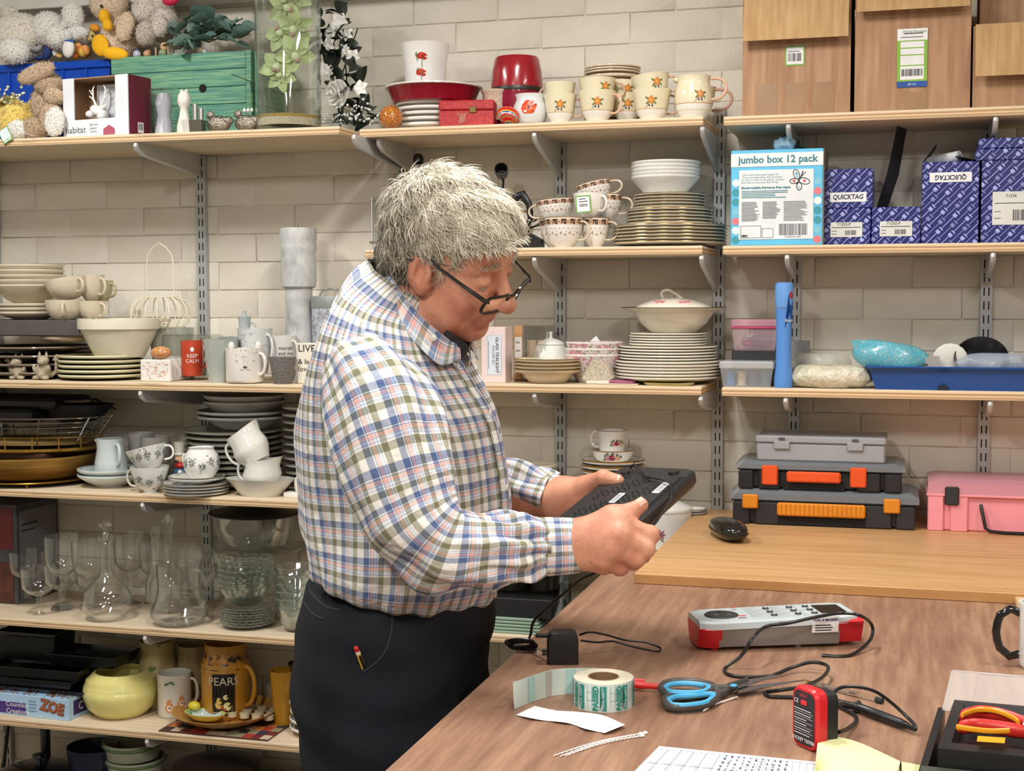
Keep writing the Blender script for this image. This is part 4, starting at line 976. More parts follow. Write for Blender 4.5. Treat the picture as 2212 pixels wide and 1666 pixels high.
MB().box(bw*.30, bw*.79, bd*.62, bd*.64, .02, hh*.92).part('backing_card', mat('D9DCE2', .5), bo)
mb = MB(); mb.prism([(0, 0), (.036, 0), (.036, .014), (.018, .024), (0, .014)], -.0008, 0, 0); mb.part('house_logo', mat('B0566C', .6), bo, (bw*.62, -.0001, .004))
text('habitat', .024, mat('5A6672', .6), bo, (bw*.19, -.0008, hh*.13), name='lettering')
text('Salt and\npepper\nshaker', .0085, mat('6E7B86', .6), bo, (bw*.47, -.0008, hh*.15))
mb = rects([(-.011, .011, -.013, .013, 0)]+barcode(-.009, .009, -.006, .010, 1, 3, 14), (bw+.0004, .045, .022), (0, 1, 0), (0, 0, 1)); mb.part('barcode_label', [PAPER, INK], bo)
dp = bo.matrix_basis @ Vector((bw*.42, bd*.30, hh*.31))
de = thing('deer_figurine', 'white ceramic deer head with antlers inside the window box', 'figurine', tuple(dp), rzb)
mb = MB(); mb.ell((0, 0, .022), .021, .018, .014, rot=Matrix.Rotation(.5, 3, 'Y')); mb.ell((-.018, -.006, .014), .013, .011, .010); mb.ell((.012, .004, .014), .016, .016, .020); mb.part('head', glaze('EFEEEA', .12), de, smooth=180)
for s, x in ((-1, .030), (1, -.008)):
    MB().ell((.026 if s > 0 else -.004, -.006*s, .030), .010, .004, .005, rot=Matrix.Rotation(-.5*s, 3, 'Y')).part('ear', glaze('EFEEEA', .12), de)
for s in (-1, 1):
    mb = MB(); b = Vector((s*.007+.004, 0, .034)); tip = Vector((s*.020+.004, .004, .082)); mb.tube([tuple(b), tuple(b*.6+tip*.4+Vector((s*.006, 0, 0))), tuple(tip)], [.0032, .0026, .0012], 7)
    for f_, dx, dz in ((.35, .014, .010), (.6, .011, .013), (.8, -.008, .014)):
        q = b*(1-f_)+tip*f_+Vector((s*.005, 0, 0)); mb.tube([tuple(q), tuple(q+Vector((s*dx, 0, dz)))], [.0024, .001], 6)
    mb.part('antler', glaze('EFEEEA', .12), de)
p, r, h, s = size(357, 192, 56, -.27, 'L1')
ac = thing('acetate_box', 'clear acetate carton with a pale grey vase shape inside', 'box', p, rzb); MB().box(-r, r, -.02, .02, 0, h, b=.001).part('film', glass('acet', (.97, .98, 1, 1), .5, .10), ac)
MB().lathe(pf([(0, 0), (.75, 0), (.62, .25), (.5, .45), (.66, .7), (.5, .92), (0, .93)], r, h*.95), 24).part('insert', mat('B4B4BC', .35), ac, (-.002, 0, .003))
p, r, h, s = size(399, 195, 34, -.29, 'L1')
co_ = thing('cat_ornament', 'tall white ceramic cat ornament between clear carton and silver block', 'ornament', p); MB().lathe(pf([(0, 0), (.92, 0), (1, .04), (.95, .2), (.62, .45), (.5, .60), (.75, .66), (.85, .76), (.78, .88), (.45, .97), (0, 1)], r, h), 24).part('body', glaze('E9E6DA', .1), co_, smooth=180)
for s_ in (-1, 1): MB().lathe([(.004, 0), (.0025, .006), (0, .009)], 8).part('ear', glaze('E9E6DA', .1), co_, (s_*.007, 0, h*.955))
p, r, h, s = size(420, 229, 50, -.30, 'L1')
cr = thing('cruet_block', 'small silver block with two metal tubes beside the white cat ornament', 'cruet', p); MB().prism([(-r, h*.5), (-r*.7, 0), (r*.9, 0), (r*.9, h*.48)], -.012, .012).part('block', mat('6E675E', .3, .6), cr); MB().prism([(-r*1.0, h*.5), (-r*.7, 0), (-r*.2, 0), (-r*.3, h*.52)], -.0135, -.012).part('face', mat('DAD7D0', .3, .3), cr)
for x, q in ((.05, 1), (.62, .72)): MB().lathe([(0, 0), (.0065, 0), (.0065, h*q*.62), (0, h*q*.62)], 14).part('tube', STEEL, cr, (x*r, .002, h*.45))
def bird(px_, ytop, label, Y=-.3, f=1):
    p = A(px_, Y, zL); o = thing('silver_bird', label, 'ornament', p, 0, 'silver bird ornaments'); m = (lambda t: (t.color('A79E94'), t.bump(t.noise(260, detail=2), 1.0, .004), t.done(.22, 1))[-1])(NT('hammered')) if 'ham' not in MATS else MATS['ham']
    MATS['ham'] = m; mb = MB(); mb.ell((0, 0, .021), .031*f, .020, .0215); mb.ell((f*.024, 0, .028), .015, .013, .012); mb.part('body', m, o, smooth=180)
    MB().ell((-f*.022, 0, .044), .0105, .009, .0105).part('head', m, o, smooth=180); MB().lathe([(.003, 0), (0, .008)], 8).part('beak', m, o, (-f*.030, 0, .047)); return o
bird(473, 240, 'hammered silver bird beside the metal tubes'); bird(533, 232, 'hammered silver bird against the glass vase', -.295)
gx0, gx1 = A(243, -.19, zL).x, A(550, -.19, zL).x; gh = zt(400, 115, -.19)-zL
def greenwood():
    t = NT('green_wood'); g = t.noise(4, t.co((3, 3, 60)), 4, .6); c = t.ramp(g, [(.25, '3C7663'), (.45, '57957A'), (.6, '78A983'), (.8, '97B98A')])
    b = t.noise(7, t.co((1, 1, 30)), 3); c = t.mix(t.ramp(b, [(.5, (0, 0, 0, 1)), (.7, (.6, .6, .6, 1))]), c, '2F6F80'); t.color(c); t.bump(g, .3, .002); return t.done(.55)
GW = greenwood(); gc = thing('wooden_crate', 'green painted slatted wooden crate with a round hole behind the ornaments', 'crate', ((gx0+gx1)/2, -.08, zL)); gw = (gx1-gx0)/2
hx = A(440, -.19, zL).x-(gx0+gx1)/2; hz_ = zt(440, 191, -.19)-zL
for i in range(5):
    z0 = i*gh/5; z1 = (i+1)*gh/5-.0012
    MB().box(-gw, gw-.022, -.11, -.098, z0, z1, b=.0012).part('slat', GW, gc); MB().box(gw-.012, gw, -.098, .07, z0, z1, b=.0012).part('slat', GW, gc); MB().box(-gw, -gw+.012, -.098, .07, z0, z1, b=.0012).part('slat', GW, gc)
MB().box(gw-.021, gw-.006, -.112, -.096, 0, gh, b=.001).part('corner_post', GW, gc); MB().box(-gw+.012, gw-.012, .06, .07, 0, gh).part('back', GW, gc); MB().box(-gw+.012, gw-.012, -.098, .06, gh-.012, gh-.004).part('lid', mat('7A6A4C', .7), gc)
mb = MB().lathe([(0, 0), (.0105, 0), (.0105, .0008), (0, .0008)], 20); mb.v = [(x, -z, y) for x, y, z in mb.v]; mb.part('hole', mat('0B0A08', .9, var=0), gc, (hx, -.1102, hz_))
zg = zL+gh
def fig(name, label, px_, Y, z, parts, cat='figurine'):
    p = A(px_, Y, z); o = thing(name, label, cat, p)
    for (n_, m, kind, a) in parts:
        mb = MB(); (mb.ell(*a) if kind == 'e' else mb.box(*a, b=.001) if kind == 'b' else mb.tube(*a)); mb.part(n_, m, o, smooth=60)
    return o
fig('wooden_doll', 'round-headed wooden doll sitting on the green crate', 356, -.155, zg, [('head', mat('E0B98C', .5), 'e', ((0, 0, .026), .0115)), ('body', mat('8FA07A', .7), 'e', ((-.004, -.002, .010), .012, .010, .010)), ('leg', mat('CBB79A', .6), 'b', (-.022, -.019, -.012, -.006, 0, .024)), ('leg', mat('CBB79A', .6), 'b', (.014, .017, -.012, -.006, 0, .026))])
fig('wooden_doll', 'small tan wooden bead figure behind the duck foot on the green crate', 318, -.155, zg, [('head', mat('CFA57A', .5), 'e', ((0, 0, .010), .010)), ('cap', mat('B98A60', .5), 'e', ((.003, 0, .014), .008))])
fig('blue_ornament', 'little blue and white ornament beside the yellow duck foot', 296, -.155, zg, [('body', prints('delft', 'C8CDD8', [('33528F', 160, .35, 0)]), 'e', ((0, 0, .010), .011, .009, .012)), ('top', mat('43598C', .3), 'e', ((.002, 0, .021), .005))])
fig('open_book_ornament', 'tilted white open book ornament on the green crate', 390, -.155, zg, [('page', mat('CFCBC4', .6), 'b', (-.018, .016, -.008, .008, .0, .006)), ('cover', mat('8C8680', .6), 'b', (-.014, .020, -.006, .010, .006, .016))], 'ornament')
fig('shell_ornament', 'small shell-like ornament under the eucalyptus leaves', 432, -.155, zg, [('shell', mat('C3AE96', .4), 'e', ((0, 0, .010), .012, .009, .010)), ('tip', mat('B7CFD0', .3), 'e', ((.012, 0, .007), .007, .005, .007))], 'ornament')
eu = thing('eucalyptus_spray', 'bunch of grey-green artificial eucalyptus leaves lying on the green crate', 'foliage', P1(450, 95, -.14)); rr = random.Random(11)
EUC = [mat('6B8A80', .6, var=.12, vs=30), mat('587670', .6, var=.12, vs=30), mat('7D9A8E', .6, var=.1, vs=30)]
def leaf_mesh(L, Wd, curl=.12, n=7):
    P = []
    for i in range(n):
        t = i/(n-1); w_ = Wd*math.sin(PI*(t**.8))**.8 if 0 < t < 1 else .0004; z = curl*L*(t-.5)**2*-2
        P.append([(L*t, -w_, z+w_*.25), (L*t, -w_*.5, z), (L*t, 0, z-w_*.12), (L*t, w_*.5, z), (L*t, w_, z+w_*.25)])
    return MB().grid(P)
LM = [leaf_mesh(.052, .020).mesh('leaf', EUC[i], 180) for i in range(3)]
def put_leaf(me, parent, p, yaw, pitch, roll, sc=1): o = bpy.data.objects.new('leaf', me); COL.objects.link(o); o.parent = parent; o.location = p; o.rotation_euler = (roll, pitch, yaw); o.scale = (sc,)*3; return o
kk = 1/ppm(eu.location); stm = MB()
for i in range(64):
    x = rr.uniform(-80, 78)*kk; z = rr.uniform(-.0, 68)*kk*(1-abs(x)/(110*kk)*.5)-.003; y = rr.uniform(-.05, .045); put_leaf(rr.choice(LM), eu, (x, y, z), rr.uniform(-PI, PI) if i % 3 else rr.choice((0, PI))+rr.uniform(-.6, .6), rr.uniform(-.5, .7), rr.uniform(-.9, .9), rr.uniform(.7, 1.12))
for i in range(7): stm.tube([(0, 0, .004), (rr.uniform(-.05, .05), rr.uniform(-.02, .02), .02), (rr.uniform(-.09, .09), rr.uniform(-.04, .02), rr.uniform(.01, .06))], .0014, 5)
_o = stm.part('stems', GREEN, eu); _o['kind'] = 'stuff'
p, r, h, s = size(624, -70, 141, -.255, 'L1')
va = thing('cylinder_vase', 'tall clear glass cylinder vase with orchid and sand inside', 'vase', p)
MB().lathe([(0, 0), (r, 0), (r, h), (r-.003, h), (r-.003, .012), (0, .012)], 56).part('glass', glass('vase', (.985, 1, .99, 1), .75, .07), va)
sa = thing('sand_fill', 'layer of pale sand and gold grit at the bottom of the glass vase', 'sand', (p.x, p.y, p.z+.013)); sa['kind'] = 'stuff'; del sa['label']; del sa['category']
MB().lathe([(0, 0), (r-.0036, 0), (r-.0036, .018), (0, .019)], 40).part('sand', (lambda t: (t.color(t.ramp(t.noise(420, detail=2), [(.35, 'A8987C'), (.6, 'DCCFB4')])), t.done(.9))[-1])(NT('sand')), sa); MB().lathe([(r-.0036, .0181), (r-.0036, .026), (0, .0265)], 40).part('gold_grit', mat('A98A45', .8, bump=.6, bs=300), sa)
OR = mat('B9C98F', .5, var=.12, vs=25); OR2 = mat('C6D2A6', .5, var=.1, vs=25)
orch = thing('orchid_stem', 'pale green orchid stem standing inside the glass vase', 'flower', (p.x, p.y, p.z+.035))
MB().tube([(-.004, 0, 0), (-.002, .002, .08), (.004, 0, .16), (.002, 0, .25), (-.004, 0, .33)], .0018, 6).part('stem', GREEN, orch)
def orchid(x, z, sc, rz, tilt):
    b = bpy.data.objects.new('bloom', LMo); COL.objects.link(b); b.parent = orch; b.location = (x, -.012, z); b.rotation_euler = (tilt, rz, .2); b.scale = (sc,)*3
mb = MB()
for a, L, Wd in ((0, .046, .014), (1.15, .044, .015), (2.2, .042, .016), (-1.15, .044, .015), (-2.2, .042, .016)):
    q = leaf_mesh(L, Wd, .5); mb.add([(math.sin(a)*x+math.cos(a)*y, -z*.8+.006*math.sin(x*60), math.cos(a)*x-math.sin(a)*y) for x, y, z in q.v], q.f, 0)
mb.ell((0, -.006, -.004), .009, .007, .010, mi=1); mb.ell((0, -.010, -.013), .006, .006, .005, mi=2); LMo = mb.mesh('bloom', [OR, OR2, mat('B08E84', .6)], 180)
for a in ((-.022, .125, 1.15, .4, -.2), (.024, .15, 1.2, -.5, .2), (-.012, .20, 1.05, 2.6, .1), (.022, .215, 1.15, .1, .3), (.002, .265, 1.1, -1.0, .2), (-.016, .10, .9, 2.9, 0), (.02, .29, 1.1, .8, 0)): orchid(*a)
sd_ = thing('snowdrop_sprig', 'thin green sprig with tiny white bells against the green crate', 'flower', P1(545, 225, -.262))
for i, (dx, L) in enumerate(((-.016, .035), (-.006, .04), (.004, .045))): MB().tube([(dx-.004, 0, .028), (dx*.5, -.004, .012), (dx, -.008, -.010)], .0008, 4).part('stem', mat('6F9A48', .6), sd_); MB().ell((dx, -.010, -.016), .0042, .0042, .0055, n=10).part('bell', WPET, sd_)
MB().tube([(.003, 0, -.05), (0, 0, .02), (-.004, 0, .055), (-.055, 0, .075)], .0014, 5).part('twig', mat('2E4A2A', .6), sd_)
rs = thing('rose_bouquet', 'bunch of white artificial roses with dark leaves right of the glass vase', 'flowers', P1(735, 275, -.16)); rr = random.Random(4); kk = 1/ppm(rs.location)
def rose(x, y, z, R_, name='rose'):
    mb = MB()
    for ring, (n, ra, tl, hgt) in enumerate(((3, .22, .15, .9), (4, .40, .35, .85), (5, .62, .6, .7), (6, .85, .9, .5), (6, 1.0, 1.2, .3))):
        for k_ in range(n):
            a = 2*PI*k_/n+ring*.7; P = []
            for i in range(4):
                row = []
                for j in range(5):
                    b = a+(j-2)/2*(1.9/n*1.6); rr_ = R_*(ra*.35+ra*.65*(i/3)**.8); row.append((rr_*math.cos(b), -R_*hgt*(i/3)**.9*(1-.15*abs(j-2))-R_*.1*(4-ring), rr_*math.sin(b)))
                P.append(row)
            mb.grid(P)
    o = mb.part(name, WPET, rs, (x, y, z), smooth=180); o.rotation_euler = (rr.uniform(-.2, .4), 0, rr.uniform(-.5, .5)); return o
def R1(x, y, Y=-.16): q = P1(x, y, Y); return (q.x-rs.location.x, q.y-rs.location.y, q.z-rs.location.z)
rose(*R1(735, 204, -.19), .036)
for (x, y, sc) in ((716, 70, .018), (733, 45, .017), (712, 95, .014), (752, 75, .014), (762, 120, .014), (748, 108, .012), (700, 150, .015), (715, 160, .011), (780, 190, .016)):
    mb = MB()
    for a in range(5): q = leaf_mesh(sc*1.3, sc*.55, .3); c, s_ = math.cos(a*1.257), math.sin(a*1.257); mb.add([(c*x_-s_*y_, -z_-.004, s_*x_+c*y_) for x_, y_, z_ in q.v], q.f)
    o = mb.part('blossom', WPET, rs, R1(x, y, -.18), smooth=180); o.rotation_euler = (rr.uniform(-.5, .5), rr.uniform(0, 3), rr.uniform(-.5, .5))
DL = leaf_mesh(.048, .015, .3).mesh('leaf', DGREEN, 180)
for i in range(70):
    y = rr.uniform(25, 265); x = 720+rr.uniform(-32, 40)+(y-60)*.22; put_leaf(DL, rs, R1(x, y, -.155+rr.uniform(-.03, .03)), rr.uniform(-PI, PI), rr.uniform(-1.3, .8), rr.uniform(-1, 1), rr.uniform(.6, 1.15))
st = MB()
for i in range(6): st.tube([(0, 0, 0), (rr.uniform(-.02, .02), 0, .1), (rr.uniform(-.05, .05), 0, .24)], .0016, 5)
_o = st.part('stems', DGREEN, rs); _o['kind'] = 'stuff'
spray('flower_spray', 'sprig of tiny white blossoms under the white rose', P1(770, 270, -.20), 70, .040, .022, DGREEN, mat('DCE0DA', .7), 8, .0034, .02)
STONE = glaze('D9CDB6', .22); SLIP = glaze('D8D2C0', .2); TAUPE = mat('5A5048', .4, coat=.2)
z2 = zs('L2')
def at(px_, Y, k): return A(px_, Y, zs(k) if isinstance(k, str) else k)
plates(88, .6, 742, 235, -.175, z2, 4, 'brown-edged dark dinner plate, %s of the pile under the slate tray', 'dark plates under the slate tray', mat('4A4038', .3, coat=.3), mrim=glaze('8A7A68'))
p = at(96, -.17, z2); zt1 = zt(96, 724, -.17)
o = thing('slate_tray', 'dark grey box lid lying on the dark plate pile, holding cream bowls', 'tray', (at(60, -.17, zt1).x, -.17, zt1))
x1 = at(176, -.27, zt1).x-o.location.x; MB().box(-.32, x1, -.10, .11, 0, zt(100, 692, -.27)-zt1, b=.003).part('lid', mat('55504F', .6), o); zc = zt1+(zt(100, 692, -.27)-zt1)
MB().box(x1-.0015, x1+.0005, -.1008, -.099, .002, zc-zt1-.002).part('worn_edge', mat('B9B2A8', .7), o)
solo('oval_dish', 'pale pinkish oval dish under the corner of the slate tray', 'dish', MB().lathe([(0, 0), (.7, 0), (.95, .25), (1, .6), (.9, 1), (0, 1)], 32, sx=.064, sy=.05), glaze('CDB6A2'), tuple(at(138, -.215, zt(138, 738, -.215)))).scale = (1, 1, .019)
zb1, _ = plates(66, 1.6, 655, 142, -.18, zc, 3, 'small cream saucer, %s of three under the cream bowls', 'cream saucers on slate tray', STONE, SAUC)
plates(64, 3.4, 571, 150, -.18, zb1, 5, 'deep cream bowl, %s of the tilted bowl pile at far left', 'cream bowls on slate tray', STONE, BOWL, seed=4)
def mug(px_, ytop, ybase, wpx, Y, prof, m, label, hang, name='mug', cat='mug', rot=None, ho=.02, hr=.0036, **kw):
    z = zt(px_, ybase, Y); p = A(px_, Y, z); s = ppm(p); r = wpx/2/s; h = zt(px_, ytop, Y)-z
    return cup(name, label, cat, p, r, h, prof, m, hang=hang, rot=rot, ho=ho, hr=hr, **kw)
WCUP = [(.42, 0), (.5, .04), (.78, .25), (.95, .6), (1, 1)]
mug(139, 648, 693, 80, -.23, WCUP, STONE, 'cream cup nearest us on the slate tray, handle towards us', -60, 'cup', 'cup', group='cream cups on slate tray')
mug(198, 650, 693, 66, -.19, WCUP, STONE, 'cream cup behind the front one on the slate tray', -20, 'cup', 'cup', group='cream cups on slate tray')
mug(150, 602, 646, 92, -.22, WCUP, STONE, 'tilted cream cup resting on the front cup', -25, 'cup', 'cup', rot=(0, math.radians(-9), 0), group='cream cups on slate tray')
mug(198, 594, 650, 56, -.18, WCUP, STONE, 'cream cup stacked behind the tilted one', -15, 'cup', 'cup', group='cream cups on slate tray')
mug(222, 606, 652, 46, -.14, WCUP, glaze('B4AE8C'), 'olive-grey cup peeping out behind the cream cups', -10, 'cup', 'cup', group='cream cups on slate tray')
DR = mat('A89C86', .75, var=.14, vs=60, bump=.5)
def dragon(px_, ybase, label, f, sc=1.0):
    p = at(px_, -.30, z2); o = thing('dragon_figurine', label, 'figurine', p, 0); o.scale = (sc,)*3
    mb = MB(); mb.ell((0, 0, .022), .022, .018, .022); mb.ell((0, -.012, .016), .012, .008, .012); mb.part('body', DR, o, smooth=180)
    mb = MB(); mb.ell((f*.004, -.006, .050), .016, .013, .013); mb.ell((f*.006, -.018, .046), .010, .008, .007); mb.part('head', DR, o, smooth=180)
    for s_ in (-1, 1):
        MB().lathe([(.005, 0), (.003, .010), (0, .016)], 8).part('horn', DR, o, (s_*.010, 0, .058)); MB().ell((s_*.013, -.012, .006), .010, .011, .006).part('foot', DR, o)
        MB().ell((s_*.018, -.008, .026), .006, .007, .013, rot=Matrix.Rotation(s_*.5, 3, 'Y')).part('arm', DR, o)
    mb = MB(); mb.tube([(f*.016, .008, .012), (f*.034, .006, .022), (f*.036, .004, .042), (f*.036, .002, .052)], [.007, .005, .004, .003], 8); mb.prism([(f*.028, .050), (f*.046, .050), (f*.039, .066)], -.002, .006); mb.part('tail', DR, o); return o
dragon(42, 820, 'squat stone dragon figurine, the left one of the pair', -1, .92); dragon(94, 822, 'stone dragon figurine with arrow tail, the right one of the pair', 1, 1.0)
MB_ = MB(); MB_.lathe([(0, 0), (.10, 0), (.1, .006), (0, .006)], 20)
solo('clay_pot', 'small dark pot cut by the frame left of the stone dragons', 'pot', MB().vessel(pf(TAPER, .03, .05), .003, 24), mat('5B4336', .6), tuple(at(-12, -.28, z2)))
zgp, _ = plates(221, .75, 765, 182, -.235, z2, 5, 'pale green dinner plate, %s of the pile under the mixing bowl', 'green plates under the mixing bowl', glaze('B9B48A'), mrim=glaze('E9E2C2'), t=.003)
p, r, h, s = size(259, 688, 174, -.235, zgp-.006)
solo('mixing_bowl', 'large cream mixing bowl with a thick rolled rim on the green plates', 'bowl', MB().vessel(pf([(.60, 0), (.62, .03), (.80, .4), (.93, .70), (.935, .72), (1, .73), (1.01, .85), (1, 1)], r, h), .005, 56), glaze('E6E0CC', .25), tuple(p))
p, r, h, s = size(372, 708, 96, -.12, 'L2'); zcg = p.z+h
solo('grey_planter', 'pale grey-green planter behind the mixing bowl carrying the wire cage', 'pot', MB().vessel(pf([(.7, 0), (.75, .02), (1, .92), (1.02, 1)], r, h), .004, 36), glaze('B9BCAE', .35), tuple(p))
p = A(348, -.14, zt(348, 706, -.14)); s = ppm(p); cg = thing('wire_birdcage', 'cream wire birdcage lantern with tall hoop handle beside the left upright', 'birdcage', p); hh2 = zt(348, 642, -.14)-p.z
def cage_r(t): return 64/s*(.62+.38*math.sin(PI*(.15+.75*t))) if t < .75 else 64/s*(.98-1.7*(t-.75))
cl = MB()
for i in range(16):
    a = 2*PI*i/16; P = [((64/s*[.80, .95, 1.0, .96, .80, .56][j])*math.cos(a), (64/s*[.80, .95, 1.0, .96, .80, .56][j])*math.sin(a), hh2*[0, .2, .42, .66, .88, 1][j]) for j in range(6)]
    MB().tube(P, .0016, 5).part('bar', WIREM, cg)
for rr_, z_ in ((.80, 0), (.56, 1)): MB().tube([(64/s*rr_*math.cos(a), 64/s*rr_*math.sin(a), hh2*z_) for a in np.linspace(0, 2*PI, 28, endpoint=False)], .0018, 5, closed=True).part('hoop', WIREM, cg)
H2 = zt(348, 525, -.14)-p.z; w2 = 33/s
MB().tube([(-w2, 0, hh2), (-w2, 0, hh2+(H2-hh2)*.55), (-w2*.86, 0, hh2+(H2-hh2)*.78), (-w2*.45, 0, hh2+(H2-hh2)*.92), (0, 0, H2), (w2*.45, 0, hh2+(H2-hh2)*.92), (w2*.86, 0, hh2+(H2-hh2)*.78), (w2, 0, hh2+(H2-hh2)*.55), (w2, 0, hh2)], .0017, 5).part('hoop_handle', WIREM, cg)
for a, z_ in ((-1.9, .45), (-.9, .2), (-1.2, .15)):
    mb = MB()
    for s_ in (-1, 1): mb.ell((s_*.007, 0, .004), .007, .001, .008, n=8); mb.ell((s_*.006, 0, -.006), .005, .001, .005, n=8)
    o = mb.part('butterfly', mat('BDB49A', .4, .3), cg, (64/s*.98*math.cos(a), 64/s*.98*math.sin(a), hh2*z_), rz=a+PI/2)
def toastrack(px_, ytop, ybase, label):
    p0 = at(303, -.31, z2); s = ppm(p0); w = 72/s; h = zt(340, 777, -.31)-z2; o = thing('toast_rack', label, 'toast rack', p0, math.radians(2)); m = glaze('E5E2DC', .2)
    MB().box(0, w, 0, .012, 0, h, b=.003).part('end_panel', m, o)
    mb = MB(); L = .125; mb.box(.006, w-.006, .012, L, 0, .010, b=.002); mb.part('tray', m, o)
    for i in range(3):
        y0 = .030+i*.034; mb = MB(); P = [(w*.05, 0.010), (w*.06, h*.5), (w*.25, h*.98), (w*.75, h*.98), (w*.94, h*.5), (w*.95, .010)]; mb.prism(P, y0, y0+.008); mb.part('divider', m, o)
    MB().box(0, w, L, L+.008, 0, h*1.05, b=.003).part('end_panel', m, o)
    rr = random.Random(3); L_ = []
    for i in range(26): x = rr.uniform(.004, w-.012); y = rr.uniform(.006, h-.008); L_.append((x, x+rr.uniform(.003, .012), y, y+.0009, 0))
    for i in range(14): x = rr.uniform(.004, w-.008); y = rr.uniform(.006, h-.02); L_.append((x, x+.0009, y, y+rr.uniform(.004, .014), 0))
    rects(L_, (0, 0, 0), (1, 0, 0), (0, 0, 1), .0008).part('pink_script', mat('D98A7A', .6), o); return o
toastrack(303, 777, 822, 'white slotted ceramic toast rack with pink script on its end')
mb = MB().ell((0, 0, .0165), .027, .021, .0165, n=24); egg = solo('stone_egg', 'polished orange marbled stone egg resting on the toast rack', 'ornament', mb, prints('onyx', 'C98A55', [('B5653C', 55, .35, 0), ('D9B78A', 40, .30, 3), ('A8A06A', 60, .18, 7)], .12), tuple(A(348, -.295, z2+(zt(340, 777, -.31)-z2))))
o = mug(416, 736, 812, 48, -.22, MUGP, glaze('BF452C', .25), 'red-orange mug with white lettering behind the toast rack', 20)
th = camang(o.location); q = o.location; R_ = 24/ppm(q)*1.0
def curved(sx_, size_, o, r, z, m, ang, name='lettering', w=1.0, bold=0):
    t_ = text(sx_, size_, m, o, (0, 0, 0), name=name, sx=w, bold=bold)
    for v in t_.data.vertices:
        a = ang+v.co.x/r; v.co = (r*math.cos(a), r*math.sin(a), z+v.co.z)
    return t_
curved('KEEP\nCALM', .013, o, R_+.0008, .045, PAPER, th)
MB().ell((0, 0, 0), .001, .005, .006, n=10).part('crown_mark', PAPER, o, ((R_)*math.cos(th), R_*math.sin(th), .068), rz=th)
p, r, h, s = size(418, 722, 116, -.15, 'L2'); solo('glass_dish', 'square glass dish standing behind the red mug', 'dish', MB().box(-r, r, -.04, .04, 0, h, b=.004), glass('smoky', (.86, .88, .84, 1), .6, .12), tuple(p))
def faceted(px_, ytop, wpx, Y, label, c='A9AFA9'):
    p, r, h, s = size(px_, ytop, wpx, Y, 'L2'); n = 14; rows = 6; P = []
    for j in range(rows+1):
        t = j/rows; rr_ = r*(.72+.28*t); P.append([((rr_+(.0026 if (i+j) % 2 else -.0020))*math.cos(2*PI*i/n), (rr_+(.0026 if (i+j) % 2 else -.0020))*math.sin(2*PI*i/n), h*t) for i in range(n)])
    mb = MB(); mb.grid(P, closed=True); mb.add(P[0], [tuple(range(n))[::-1]]); Q_ = [[(x*.9, y*.9, z) for x, y, z in P[-1]], [(x*.85, y*.85, .006) for x, y, z in P[0]]]; mb.grid([P[-1]]+Q_, closed=True); mb.add(Q_[1], [tuple(range(n))])
    return solo('faceted_beaker', label, 'beaker', mb, glaze(c, .3), tuple(p), smooth=15, group='grey diamond-cut beakers')
faceted(478, 733, 76, -.275, 'grey diamond-cut beaker in front, left of the bear mug'); faceted(512, 728, 80, -.205, 'grey diamond-cut beaker behind the first one', '9BA3A0')
p, r, h, s = size(530, 684, 38, -.14, 'L2'); o = cup('oil_cruet', 'small pale grey stoppered cruet behind the marbled mug', 'cruet', p, r, h, [(.9, 0), (1, .1), (1, .55), (.62, .8), (.7, .95), (.8, 1)], glaze('B6BFBF', .25), hang=-10, ho=.016, hr=.003, hz=(.9, .5)); MB().lathe([(0, 0), (.007, 0), (.005, .006), (.006, .014), (0, .016)], 12).part('stopper', glaze('B6BFBF', .25), o, (0, 0, h))
o = mug(552, 709, 806, 76, -.22, TAPER, prints('marble', 'D6D8D6', [('B3BABC', 22, .28, 0), ('C2C6C6', 34, .25, 5)]), 'tall grey marbled mug behind the bear mug', -20)
o = mug(615, 725, 800, 56, -.20, MUGP, glaze('D3D3CF'), 'pale mug lettered with memory words behind the woven cup', -25); curved('morabl\nand mo', .013, o, 28/ppm(o.location)+.0008, .05, INK, camang(o.location)+.1)
BM = glaze('E8E3DA', .3); o = mug(530, 752, 826, 82, -.30, MUGP, BM, 'white animal-face mug with ears and speckled brow', -15, ho=.022, hr=.004); r = 41/ppm(o.location); h = zt(530, 752, -.30)-z2; th = camang(o.location)
for s_ in (-1, 1): MB().ell((0, 0, .004), .0035, .0075, .011).part('ear', BM, o, ((r-.004)*math.cos(th+s_*.85), (r-.004)*math.sin(th+s_*.85), h), rz=th)
rr = random.Random(2); L_ = [(disc(0, h*.46, .0055, .003, 9), 0)]
for i in range(150):
    s0 = rr.uniform(-.036, .036); zz = rr.uniform(h*.52, h*.95)
    if zz > h*(.62+abs(s0)*6) or abs(s0) < .006+.3*(zz-h*.5): L_.append(([(s0, zz), (s0+.0006, zz), (s0+.0006, zz+.0022), (s0, zz+.0022)], 0))
for s_ in (-1, 1):
    for k_ in range(6): a0 = k_/6; L_.append(([(s_*(.002+.010*a0), h*.40-.003*math.sin(PI*a0)), (s_*(.004+.010*a0), h*.40-.003*math.sin(PI*(a0+.17))), (s_*(.004+.010*a0), h*.415-.003*math.sin(PI*(a0+.17))), (s_*(.002+.010*a0), h*.415-.003*math.sin(PI*a0))], 0))
    for k_ in range(4): a0 = k_/4; L_.append(([(s_*(.017+.008*a0), h*.60+.003*math.sin(PI*a0)), (s_*(.019+.008*a0), h*.60+.003*math.sin(PI*(a0+.25))), (s_*(.019+.008*a0), h*.615+.003*math.sin(PI*(a0+.25))), (s_*(.017+.008*a0), h*.615+.003*math.sin(PI*a0))], 0))
stick(o, MUGP, r, h, th, L_, [mat('4C4844', .6)], 'face_print')
